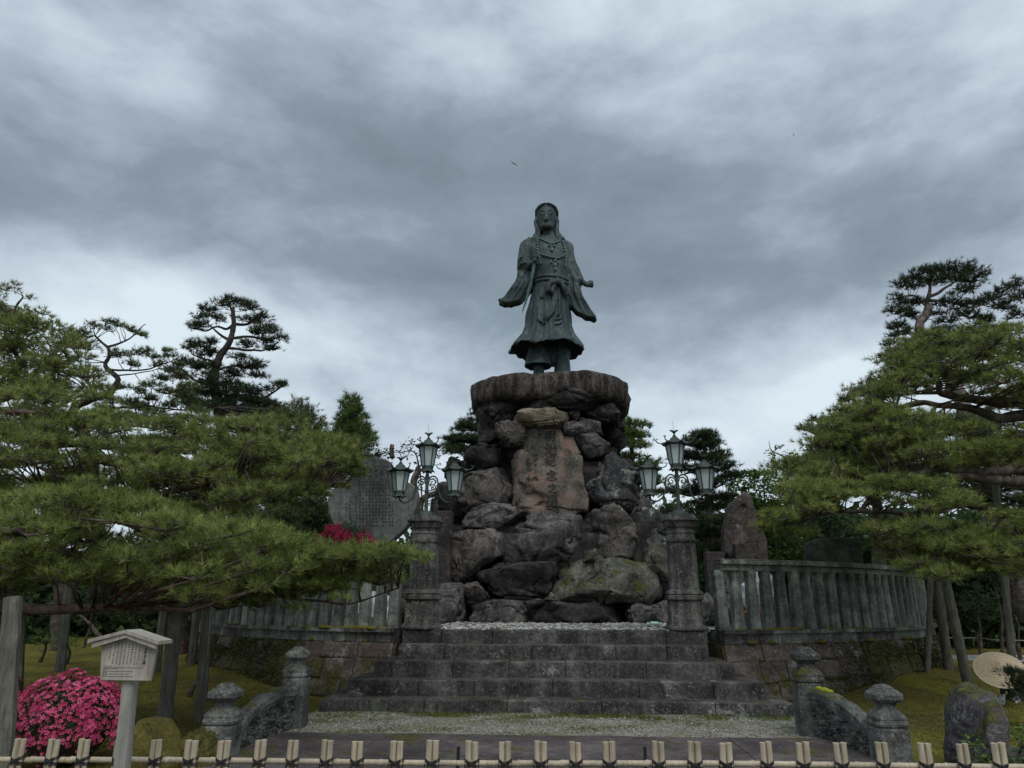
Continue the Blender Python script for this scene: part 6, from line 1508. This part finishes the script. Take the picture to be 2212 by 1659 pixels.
pine('dark layered pine filling the gap right of the right lamp', A_((1545, 1300, 25), (1535, 1150, 25), (1528, 1050, 25), (1520, 945, 25)), (.24, .06), [(A_((1530, 1060, 25), (1490, 1070, 25), (1450, 1060, 25), (1420, 1075, 25)), .06, .02), (A_((1532, 1110, 25), (1490, 1115, 25), (1450, 1105, 25)), .05, .02), (A_((1525, 1010, 25), (1490, 1020, 25), (1465, 1030, 25)), .05, .02)], pads, 51, 'needle_c', 'bark', .21, 14, .045, 1.3, .008, .04, twigmat='twigdark')
# --- right foreground pine
lim = [(A_((2330, 890, 14), (2212, 897, 14), (2160, 902, 14), (2100, 885, 13.8), (2040, 878, 13.6), (1990, 870, 13.4), (1935, 880, 13.2)), .14, .03),
       (A_((2330, 850, 14), (2200, 868, 14), (2140, 868, 14), (2080, 862, 13.8), (2035, 850, 13.6), (2025, 820, 13.4), (1990, 790, 13.2), (1940, 790, 13)), .13, .03),
       (A_((2040, 850, 13.6), (2080, 820, 13.8), (2120, 800, 14), (2180, 775, 14)), .06, .02), (A_((2330, 790, 14.5), (2212, 778, 14.5), (2160, 760, 14.4), (2120, 745, 14.2)), .07, .02),
       (A_((2400, 1010, 13), (2212, 1015, 13), (2150, 1020, 12.8), (2090, 1015, 12.6), (2020, 1010, 12.4), (1990, 1022, 12.3), (1960, 1030, 12.2), (1920, 1042, 12), (1880, 1068, 11.9)), .11, .035),
       (A_((2400, 1045, 13), (2212, 1040, 12.8), (2120, 1030, 12.6), (2060, 1028, 12.5)), .12, .05),
       (A_((1880, 1068, 11.9), (1860, 1105, 11.8), (1820, 1105, 11.7), (1780, 1112, 11.6), (1740, 1128, 11.5), (1695, 1134, 11.4)), .04, .012), (A_((2080, 1090, 12.3), (2020, 1105, 12.1), (1960, 1112, 12), (1880, 1108, 11.8), (1850, 1106, 11.8)), .05, .03),
       (A_((2030, 1040, 12.4), (2020, 1075, 12.2), (1995, 1095, 12), (1980, 1130, 11.8), (1975, 1160, 11.7)), .04, .02), (A_((1975, 1160, 11.7), (1930, 1170, 11.6), (1890, 1165, 11.5)), .025, .01),
       (A_((1975, 1160, 11.7), (2030, 1175, 11.9), (2100, 1200, 12)), .025, .01), (A_((1990, 1025, 12.3), (1940, 1030, 12.1), (1880, 1050, 12), (1810, 1058, 11.9)), .03, .01)]
pads = polypads([(1905, 790), (1960, 735), (2060, 705), (2150, 700), (2270, 690), (2270, 860), (2150, 850), (2060, 835), (1990, 850), (1900, 880), (1830, 930), (1770, 965), (1790, 900), (1850, 850)], 105, 12.2, 15.2, 38, 71, .36)
pads += polypads([(1850, 870), (1960, 880), (2060, 915), (2200, 925), (2270, 930), (2270, 1010), (2050, 1010), (1950, 1000), (1800, 1020), (1700, 1045), (1690, 1000), (1760, 960)], 95, 11.6, 14.5, 38, 72, .34)
pads += polypads([(1700, 1050), (1850, 1020), (1990, 1040), (2080, 1060), (2080, 1090), (1960, 1095), (1850, 1088), (1760, 1105), (1690, 1130), (1640, 1135), (1650, 1105)], 62, 10.8, 12.6, 36, 73, .34)
pads += polypads([(1870, 1140), (1960, 1125), (2100, 1130), (2270, 1110), (2270, 1240), (2120, 1230), (2010, 1245), (1940, 1215), (1885, 1160)], 72, 10.6, 12.8, 38, 74, .36)
pads += listpads([(2340, 690, 60, 20), (2400, 760, 70, 20), (2300, 740, 60, 18), (2460, 850, 70, 20)], 14, 1, 175, .35)
pads += listpads([(1640, 1133, 22, 7), (1665, 1140, 26, 8), (1700, 1150, 30, 8), (1740, 1148, 26, 8), (1900, 1138, 30, 8), (1940, 1135, 34, 9), (1930, 1200, 30, 10), (2040, 1235, 28, 10), (2160, 1110, 40, 12), (1800, 1075, 34, 10), (1760, 1060, 34, 10), (1780, 1085, 30, 9)], 11.4, 2, 75, .35, .6)
pine('great spreading pine with heavy horizontal limbs reaching in from the right', [(at(2420, 1300, 14).x, 14, 0), at(2420, 1200, 14)[:], at(2400, 1000, 14)[:], at(2380, 850, 14)[:], at(2360, 740, 14)[:], at(2340, 690, 14)[:]], (.36, .05), lim, pads, 52, 'needle_a', 'bark', .125, 15, .038, .95, .005, .045)
# --- tall pine behind it (top right), flat dark crown, pinkish trunk
lim = [(A_((1992, 690, YT), (2003, 655, YT), (2010, 625, YT), (2000, 600, YT)), .10, .04), (A_((2008, 640, YT), (2030, 630, YT), (2060, 610, YT), (2090, 600, YT)), .07, .02), (A_((1990, 700, YT), (1970, 680, YT), (1950, 670, YT)), .05, .02),
       (A_((1985, 720, YT), (1960, 720, YT), (1935, 725, YT)), .05, .02), (A_((2000, 660, YT), (1975, 640, YT), (1950, 640, YT)), .05, .02), (A_((2005, 650, YT), (2050, 650, YT), (2100, 665, YT), (2140, 650, YT)), .06, .02)]
pads = listpads([(1985, 588, 30, 11), (2010, 582, 30, 10), (2040, 580, 32, 10), (2070, 582, 32, 10), (2100, 585, 28, 11), (2130, 588, 18, 9), (1960, 602, 26, 10), (1945, 615, 24, 9), (1975, 612, 30, 9), (2020, 600, 34, 9), (2060, 600, 34, 9), (2100, 605, 30, 9), (2080, 625, 30, 8), (1935, 640, 22, 8), (1955, 650, 26, 8), (1925, 668, 18, 7), (1945, 672, 24, 8), (1980, 650, 26, 8), (1970, 680, 26, 8), (1930, 705, 18, 8), (1945, 698, 22, 8), (1935, 722, 20, 7), (1960, 715, 24, 8), (2040, 655, 28, 8), (2075, 660, 30, 9), (2110, 650, 26, 9), (2095, 680, 30, 9), (2050, 690, 34, 10), (1990, 740, 30, 10), (1920, 740, 20, 9), (1935, 760, 22, 9), (1905, 768, 16, 9), (1925, 782, 22, 9), (2140, 640, 24, 9), (2160, 625, 24, 10), (2190, 610, 26, 14), (2205, 635, 30, 14), (2170, 660, 34, 12), (2200, 680, 30, 12), (2130, 690, 30, 10), (1960, 738, 28, 10), (2010, 718, 30, 10), (2045, 712, 30, 10), (1950, 762, 28, 10), (1990, 768, 30, 10), (2025, 745, 30, 10), (2075, 718, 30, 10), (2120, 712, 30, 10), (1970, 790, 30, 10), (1925, 800, 24, 10)], YT, 2, 77, .4, .8)
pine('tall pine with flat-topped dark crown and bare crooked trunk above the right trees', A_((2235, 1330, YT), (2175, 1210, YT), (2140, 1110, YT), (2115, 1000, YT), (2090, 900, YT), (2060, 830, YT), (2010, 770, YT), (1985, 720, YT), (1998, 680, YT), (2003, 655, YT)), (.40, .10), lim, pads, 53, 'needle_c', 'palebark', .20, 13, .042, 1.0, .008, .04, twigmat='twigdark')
# --- dark pine mass behind the right boughs
pads = polypads([(1780, 960), (1800, 915), (1830, 880), (1870, 890), (1930, 930), (1980, 960), (1980, 1050), (1800, 1060), (1760, 1010)], 60, 20, 23, 36, 78, .4)
pads += listpads([(1760, 905, 16, 6), (1740, 925, 18, 7), (1770, 930, 24, 8), (1830, 862, 20, 8), (1850, 850, 22, 8)], 21, 2, 79, .4, .6)
pine('dark blue-green pine massed behind the lit boughs on the right', A_((1900, 1300, 22), (1895, 1100, 22), (1890, 930, 22)), (.25, .08), [], pads, 54, 'needle_c', 'bark', .20, 14, .045, 1.4, .008, .05, twigmat='twigdark')

pads = polypads([(1960, 930), (2080, 880), (2290, 860), (2290, 1090), (1960, 1080)], 62, 19, 22, 38, 178, .4)
pine('shadowy pine filling the gaps behind the heavy right limbs at the right edge', A_((2250, 1330, 20.5), (2245, 1100, 20.5), (2235, 900, 20.5)), (.25, .08), [], pads, 179, 'needle_b', 'darkbark', .20, 14, .045, 1.1, .008, .05, twigmat='twigdark')
# --- broad-leaved trees: leaf sprays
def leafy(label, base, crown, n, ls, mat, seed, trunk_r=.12, name='tree', limbs=(), sprays=None, cat='tree', asp=.8, stems=True):
    rg_ = np.random.default_rng(seed); t = thing(name, label, cat, tuple(base))
    if stems:
        b = MB(); top = sum((Vector(c) for c, _, _ in crown), Vector()) / len(crown)
        C = limb(b, [base, Vector(base).lerp(top, .5) + Vector((.1, 0, 0)), top], trunk_r, trunk_r * .4, .05, 8)
        b.obj('trunk', M['bark'], t, True); b = MB()
        for pts, r0, r1 in limbs: limb(b, pts, r0, r1, .05, 7)
        nd = [Vector(p) for p in C[len(C) // 3:]]
        for pts, _, _ in limbs: nd += [Vector(p) for p in pts]
        for c, rx, rz in crown:
            q = Vector(c) - Vector((0, 0, rz * .5)); k = min(nd, key=lambda p: (p - q).length); r = .012 + .012 * (q - k).length
            if (q - k).length > .05: b.tube([k, (k + q) / 2 + Vector((0, 0, -.05)), q], [r, r * .7, r * .4], 5)
        if b.n: b.obj('branches', M['bark'], t, True)
    P = []; 
    for c, rx, rz in crown:
        m = max(6, int(n * rx * rx)); d = rg_.normal(size=(m, 3)); d /= np.linalg.norm(d, axis=1)[:, None]; r = rg_.uniform(.45, 1, (m, 1)) ** .5
        lump = 1 + .22 * np.sin(d[:, :1] * 5 + rg_.uniform(0, 6)) * np.cos(d[:, 2:] * 5); P.append(np.array(c) + d * r * lump * np.array([rx, rx, rz]))
    P = np.concatenate(P); m = len(P); a = rg_.normal(size=(m, 3)); a[:, 2] *= .45; a /= np.linalg.norm(a, axis=1)[:, None]; e = np.cross(a, rg_.normal(0, .5, (m, 3)) + np.array([0, 0, 1])); e /= np.linalg.norm(e, axis=1)[:, None]
    s = (ls * rg_.uniform(.6, 1.2, m))[:, None]; V = np.stack([P, P + a * s * .5 + e * s * .28, P + a * s + np.array([0, 0, -.1]) * s, P + a * s * .5 - e * s * .28], 1).reshape(-1, 3)
    b = MB(); b.add(V, np.arange(4 * m).reshape(-1, 4), np.repeat(rg_.uniform(0, 1, m), 4)); o = b.obj('foliage', M[mat], t, False, True); o['kind'] = 'stuff'
    return t
def lp(lst, Y, k, seed, asp=.75, dY=1.2): return listpads(lst, Y, k, seed, asp, dY)
leafy('fresh green tree with layered leaves right of the layered pine, behind the standing stone', ground(1640, 1345), lp([(1620, 1025, 28, 10), (1650, 1030, 34, 14), (1600, 1045, 30, 12), (1640, 1060, 40, 14), (1680, 1045, 30, 14), (1600, 1080, 36, 14), (1650, 1090, 40, 14), (1690, 1085, 34, 14), (1625, 1115, 40, 14), (1670, 1125, 44, 16), (1690, 1160, 44, 20), (1720, 1190, 44, 22), (1680, 1200, 44, 20), (1600, 1150, 40, 20)], 27, 2, 91), 620, .16, 'leaf_a', 92, .16, 'maple_tree')
leafy('airy broad-leaved tree with pale twigs against the sky right of centre', ground(1730, 1345), lp([(1790, 935, 14, 12), (1770, 950, 20, 14), (1740, 965, 22, 14), (1700, 985, 20, 12), (1670, 1000, 22, 10), (1720, 1005, 30, 14), (1760, 990, 30, 16), (1690, 1020, 30, 14), (1740, 1030, 36, 18), (1780, 1020, 30, 18), (1665, 978, 14, 6), (1680, 965, 12, 5)], 25, 2, 93), 330, .15, 'leaf_a', 94, .14, 'tree', [(A_((1740, 1100, 25), (1740, 1020, 25), (1700, 990, 25), (1668, 975, 25), (1662, 952, 25)), .05, .008), (A_((1750, 1060, 25), (1765, 980, 25), (1790, 940, 25)), .05, .01)])
leafy('sparse dark broad-leaved tree with crooked leaning limbs behind the left lamp', ground(930, 1345), lp([(872, 958, 14, 5), (890, 950, 12, 5), (858, 972, 14, 6), (880, 968, 14, 5), (845, 985, 14, 6), (910, 975, 16, 6), (935, 965, 14, 6), (950, 985, 12, 6), (940, 1000, 14, 6), (900, 1000, 12, 6), (870, 985, 14, 5), (915, 1090, 22, 8), (935, 1075, 18, 9), (895, 1075, 16, 10), (955, 1060, 14, 8), (925, 1040, 14, 8), (960, 1100, 20, 10), (900, 1105, 24, 10)], 21, 2, 95, .6, .8), 260, .12, 'leaf_b', 96, .05, 'tree',
      [(A_((905, 1115, 21), (915, 1080, 21), (950, 1060, 21), (980, 1050, 21)), .12, .05), (A_((905, 1010, 21), (895, 1040, 21), (900, 1080, 21), (908, 1110, 21)), .10, .09), (A_((905, 1010, 21), (900, 985, 21), (885, 975, 21), (862, 975, 21)), .03, .012), (A_((848, 990, 21), (848, 960, 21)), .08, .06), (A_((905, 1010, 21), (925, 990, 21), (940, 975, 21)), .03, .01)])
leafy('leafy greenery between the conifer and the top of the stone tablet', ground(800, 1345), lp([(770, 965, 20, 10), (800, 970, 22, 10), (820, 980, 18, 8), (790, 985, 26, 8), (835, 975, 16, 8), (750, 985, 22, 10), (760, 1000, 20, 10)], 19.5, 2, 97), 520, .11, 'leaf_b', 98, .06, 'shrub')
# dark shrubs and understory, each a thing
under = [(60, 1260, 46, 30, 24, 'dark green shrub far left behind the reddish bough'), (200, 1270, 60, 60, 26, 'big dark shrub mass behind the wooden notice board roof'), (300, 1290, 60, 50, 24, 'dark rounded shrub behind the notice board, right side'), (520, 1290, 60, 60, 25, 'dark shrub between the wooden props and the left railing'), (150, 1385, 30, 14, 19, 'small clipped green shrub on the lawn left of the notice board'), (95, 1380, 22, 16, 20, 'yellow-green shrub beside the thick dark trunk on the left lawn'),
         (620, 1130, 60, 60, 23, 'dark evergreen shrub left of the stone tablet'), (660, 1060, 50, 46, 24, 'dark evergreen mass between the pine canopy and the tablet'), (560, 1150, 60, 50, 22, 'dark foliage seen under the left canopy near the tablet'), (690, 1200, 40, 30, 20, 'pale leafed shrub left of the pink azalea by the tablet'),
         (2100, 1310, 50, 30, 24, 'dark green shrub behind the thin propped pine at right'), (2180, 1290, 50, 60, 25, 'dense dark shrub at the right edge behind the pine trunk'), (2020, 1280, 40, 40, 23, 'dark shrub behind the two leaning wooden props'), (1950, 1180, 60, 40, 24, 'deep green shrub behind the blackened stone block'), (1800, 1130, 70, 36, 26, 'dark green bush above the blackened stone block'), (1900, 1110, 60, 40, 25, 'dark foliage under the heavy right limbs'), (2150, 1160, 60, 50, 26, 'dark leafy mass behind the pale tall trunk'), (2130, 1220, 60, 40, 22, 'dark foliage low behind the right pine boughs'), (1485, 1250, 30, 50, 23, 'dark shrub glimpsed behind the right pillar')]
for i, (px, py, rx, rz, Y, lab) in enumerate(under):
    rg_ = np.random.default_rng(400 + i); cr = []
    for k in range(7):
        x = px + rg_.uniform(-.7, .7) * rx; y = py + rg_.uniform(-.7, .7) * rz; Yk = Y + rg_.uniform(-.5, .5); r = rx * .55 / FPX * Yk; cr.append((at(x, y, Yk), r, max(.12, rz * .5 / FPX * Yk)))
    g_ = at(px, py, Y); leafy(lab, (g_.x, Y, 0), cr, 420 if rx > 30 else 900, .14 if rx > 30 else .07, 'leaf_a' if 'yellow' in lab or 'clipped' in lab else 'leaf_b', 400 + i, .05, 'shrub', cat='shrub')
# a right-edge low pine bush before the gardener
pads = listpads([(2190, 1452, 26, 12), (2215, 1470, 30, 18), (2198, 1480, 22, 14), (2225, 1500, 34, 20), (2180, 1445, 14, 8)], 10.6, 3, 120, .5, .6)
pine('low dark pine bush in front of the gardener at the right edge', [(at(2240, 1520, 10.6).x, 10.6, 0), (at(2230, 1500, 10.6).x, 10.6, .3), (at(2210, 1470, 10.6).x, 10.6, .5)], (.04, .02), [], pads, 121, 'needle_c', 'bark', .07, 16, .035, .8, .003, .015, cat='shrub', name='pine_bush', updir=.9)
leafy('leafy green shrub at the lower right corner beside the upright dark rock', (at(2230, 1640, 7.2).x, 7.2, 0), listpads([(2205, 1590, 22, 20), (2215, 1630, 26, 22), (2190, 1650, 16, 14)], 7.2, 2, 122, .8, .5), 5200, .05, 'leaf_a', 123, .012, 'shrub', cat='shrub')
leafy('ferny weeds growing at the left foot of the upright dark rock', (at(2105, 1640, 7.3).x, 7.3, 0), listpads([(2100, 1605, 16, 14), (2120, 1640, 20, 14), (2085, 1650, 18, 12)], 7.3, 2, 124, .8, .5), 5200, .045, 'leaf_a', 125, .008, 'weed', cat='weed')

# --- dark trunks on the left lawn and the leaning young pine at right
def bare(pts, r0, r1, label, bark='bark'):
    t = thing('bare_tree', label, 'tree', tuple(pts[0])); b = MB(); limb(b, pts, r0, r1, .05, 10); b.obj('trunk', M[bark], t, True)
    return t
def gy(px, py): return ground(px, py)
g = gy(122, 1408); YY = g.y
bare([g, at(122, 1360, YY), at(118, 1325, YY), at(128, 1280, YY), at(118, 1200, YY), at(125, 1120, YY)], .19, .12, 'thick black tree trunk on the left lawn under the reddish bough')
g = gy(75, 1385); YY = g.y; bare([g, at(82, 1330, YY), at(76, 1250, YY), at(88, 1150, YY)], .11, .07, 'slim dark trunk left of the thick black trunk')
g = gy(48, 1392); YY = g.y; bare([g, at(50, 1330, YY), at(55, 1240, YY), at(45, 1150, YY)], .12, .08, 'dark trunk at far left just right of the leftmost wooden prop')
g = gy(392, 1418); YY = g.y; bare([g, at(400, 1380, YY), at(396, 1340, YY), at(388, 1290, YY), at(375, 1230, YY), at(380, 1150, YY)], .22, .15, 'reddish-brown broad trunk behind the middle wooden props', 'redbark')
g = gy(222, 1384); YY = g.y; bare([g, at(205, 1360, YY), at(190, 1345, YY), at(170, 1330, YY)], .12, .05, 'leaning dark trunk slanting behind the notice board')
g = gy(2112, 1389); YY = g.y
t = thing('pine_tree', 'young slim pine with pale kinked trunk held by two bamboo stays', 'tree', tuple(g)); b = MB(); limb(b, [g, at(2116, 1370, YY), at(2121, 1350, YY), at(2112, 1325, YY), at(2116, 1300, YY), at(2108, 1260, YY)], .13, .08, .02, 9); b.obj('trunk', M['bark'], t, True)
pads = listpads([(2110, 1270, 50, 16), (2080, 1290, 36, 12), (2140, 1285, 40, 14), (2170, 1300, 36, 12), (2085, 1320, 34, 10), (2150, 1325, 30, 10)], YY, 2, 130, .35)
rgx = np.random.default_rng(131); tp = []; ta = []
for c, rx, rz in pads:
    n = 70; a = rgx.uniform(0, 6.28, n); r = np.sqrt(rgx.uniform(0, 1, n)); tp.append(np.array(c) + np.stack([rx * r * np.cos(a), rx * r * np.sin(a), rz * rgx.uniform(-.4, .7, n)], 1)); ta.append(np.stack([np.cos(a) * r, np.sin(a) * r, np.full(n, .6)], 1))
b = MB(); tufts(b, np.concatenate(tp), np.concatenate(ta), np.full(sum(len(x) for x in tp), .2), 14, .03, rgx); o = b.obj('needles', M['needle_c'], t, False, True); o['kind'] = 'stuff'
def stay(a, b_, label):
    b = MB(); b.tube([a, b_], [.035, .028], 8); tag(b.obj('bamboo_stay', M['bamboo'], None), label, 'pole')
stay(Vector((at(2208, 1398, YY - 1).x, YY - 1, 0)), at(2108, 1245, YY), 'long pale bamboo stay slanting right from the young slim pine')
stay(Vector((at(2014, 1388, YY).x, YY, 0)), at(2098, 1250, YY), 'long pale bamboo stay slanting left from the young slim pine')
# --- wooden props holding the boughs
def prop(foot, head, wpx, label, square=True, extra=None):
    t = thing('wooden_prop', label, 'post', (foot.x, foot.y, 0), 'wooden props under the pine boughs'); w = wpx / FPX * foot.y * 1.03 / 2
    b = MB(); d = (head - foot); n = 8
    pts = [foot + d * (i / n) for i in range(n + 1)]; pts[0].z = -.05
    b.tube(pts, [w * (1.0 - .08 * i / n) * (1 + .05 * math.sin(i * 2.3)) * (1.15 if square else 1) for i in range(n + 1)], 6 if square else 12); b.obj('post', M['post'], t)
    if extra:
        b = MB(); c = head; b.tube([c + Vector((-w * extra, 0, w * .9)), c + Vector((w * extra, .05, w * 1.0))], w * .95, 12); b.obj('crossbar', M['post'], t)
    return t
def at_g(px, py): return ground(px, py)
f = at_g(2, 1712); prop(f, at(28, 1290, f.y + .1), 34, 'thick leftmost wooden prop at the left edge in front of the azaleas')
f = at_g(30, 1600); prop(f, at(47, 1296, f.y + .1), 20, 'wooden prop standing just behind the leftmost thick prop')
f = at_g(129, 1459); prop(f, at(153, 1225, f.y), 17, 'slim wooden prop on the lawn above the pink azalea, left of the notice board')
f = at_g(334, 1474); prop(f, at(366, 1215, f.y), 15, 'slim wooden prop rising behind the right side of the notice board')
f = at_g(353, 1580); prop(f, at(381, 1312, f.y), 27, 'stout square wooden prop just right of the notice board', True, 1.2)
f = at_g(410, 1466); prop(f, at(428, 1290, f.y), 15, 'slim wooden prop second from the left wall of the terrace')
f = at_g(428, 1559); prop(f, at(446, 1295, f.y), 15, 'weathered wooden prop nearest the left terrace wall')
f = at(460, 1300, 12.3); f.z = 0; prop(f, at(462, 1062, 12.1), 20, 'wooden crutch with a round crossbar high in the left canopy', True, 1.5)
f = at_g(2052, 1461); f = Vector((at(2052, 1461, 16).x, 16, 0)); prop(f, at(1998, 1085, 15.4), 18, 'left of the two leaning round wooden props under the right pine', False)
f = Vector((at(2096, 1500, 14.6).x, 14.6, 0)); prop(f, at(2010, 1110, 14.2), 19, 'right of the two leaning wooden props, crossing in front of the other', False)
f = Vector((at(1990, 1400, 15.5).x, 15.5, 0)); prop(f, at(2012, 1200, 15.6), 11, 'thin yellowish pole behind the two leaning props at the end of the right wall', False)
f = Vector((8.6, 15.5, 0)); prop(f, at(2135, 880, 15.2), 14, 'long slanting pole high among the right pine limbs', False)
b = MB(); p = at_g(402, 1512); b.tube([(p.x, p.y, -.05), (p.x + .12, p.y, .26)], [.045, .05], 8); tag(b.obj('wooden_peg', M['bark'], None), 'short dark leaning stump on the lawn left of the terrace wall', 'peg')
# low rope fence beside the far path
for i, (px, py, h) in enumerate([(2119, 1414, .62), (2170, 1424, .55), (2182, 1421, .62), (2077, 1419, .6), (2030, 1412, .5), (2206, 1433, .5)]):
    f = ground(px, py); f.z = 0; b = MB(); b.tube([f, f + Vector((0, 0, h))], [.055, .05], 8)
    tag(b.obj('fence_post', M['bark'], None), ['dark rope-fence post beyond the path, left of the straw hat', 'dark post standing just behind the top of the straw hat', 'dark rope-fence post right above the straw hat beyond the path', 'dark post seen between the two leaning props', 'dark post at the foot of the terrace wall end by the path', 'dark post at the right edge by the pale path'][i], 'post')
p, q = ground(2119, 1414), ground(2182, 1421); b = MB(); b.tube(curve([p + Vector((-3, 0, .5)), p + Vector((0, 0, .5)), q + Vector((0, 0, .5)), q + Vector((5, 0, .5))], 8), .014, 5); tag(b.obj('fence_rope', M['bamboo'], None), 'thin pale rope strung between the dark posts beyond the path', 'rope')

# --- far wood: beyond counting
def wood(name, spec, n, ls, mat, seed, Ybase):
    rg_ = np.random.default_rng(seed); P = []
    for (x0, x1, top, Y0, Y1) in spec:
        m = int(n * abs(x1 - x0)); px = rg_.uniform(x0, x1, m); Y = rg_.uniform(Y0, Y1, m)
        # crown heights vary along the belt
        for a, y_ in zip(px, Y):
            zt = at(a, top + 14 * math.sin(a * .035 + seed) + 9 * math.sin(a * .11), y_).z
            z = zt * (1 - rg_.uniform(0, 1) ** 1.5); c = at(a, 1300, y_); P.append((c.x, y_, max(z, .0)))
    P = np.array(P); m = len(P); a = rg_.normal(size=(m, 3)); a /= np.linalg.norm(a, axis=1)[:, None]; e = np.cross(a, rg_.normal(size=(m, 3))); e /= np.linalg.norm(e, axis=1)[:, None]
    s = (ls * rg_.uniform(.5, 1.3, m))[:, None]; P = P + rg_.normal(0, .3, (m, 3)); P[:, 2] = np.maximum(P[:, 2], .05)
    V = np.stack([P, P + a * s * .5 + e * s * .3, P + a * s, P + a * s * .5 - e * s * .3], 1).reshape(-1, 3)
    b = MB(); b.add(V, np.arange(4 * m).reshape(-1, 4), np.repeat(rg_.uniform(0, 1, m), 4)); o = b.obj(name, M[mat], None, False, True); tag(o, kind='stuff'); return o
o = wood('far_wood', [(-900, 560, 1215, 33, 44), (560, 900, 1180, 33, 44), (900, 1450, 1200, 36, 46), (1450, 2700, 1120, 33, 46)], 27, .42, 'leaf_b', 500, 40); tag(o, 'dark belt of woodland closing the garden behind the lawns', 'woodland')
o = wood('near_wood', [(560, 720, 1130, 27, 31), (1560, 2500, 1150, 28, 33), (-500, 120, 1200, 28, 33)], 26, .34, 'leaf_b', 501, 30); tag(o, 'dark thicket of undergrowth in front of the far woodland', 'thicket')
# a lumpy hedge body so that the belt is closed
for k, (x0, x1, top, Y) in enumerate([(-900, 620, 1245, 45), (1500, 2700, 1160, 47), (620, 1500, 1235, 47)]):
    b = MB(); n = 60; rings = []
    for i in range(n + 1):
        a = x0 + (x1 - x0) * i / n; zt = at(a, top + 16 * noise.noise(Vector((i * .45, k, 0))), Y).z; c = at(a, 1300, Y)
        rings.append([(c.x, Y - 1.5, -.1), (c.x, Y - 1.0, zt * .6), (c.x, Y, zt), (c.x, Y + 2, zt * .9), (c.x, Y + 3, -.1)])
    b.loft(rings); o = b.obj('hedge_mass', M['leaf_b'], None, True, True)
    tag(o, ['dark hedge closing the view at far left behind the pine trunks', 'dark hedge closing the view at far right behind the path', 'dark hedge far behind the stone monument'][k], 'hedge', kind='stuff')
open('/tmp/nt.txt', 'w').write(str(NT)) if 0 else None
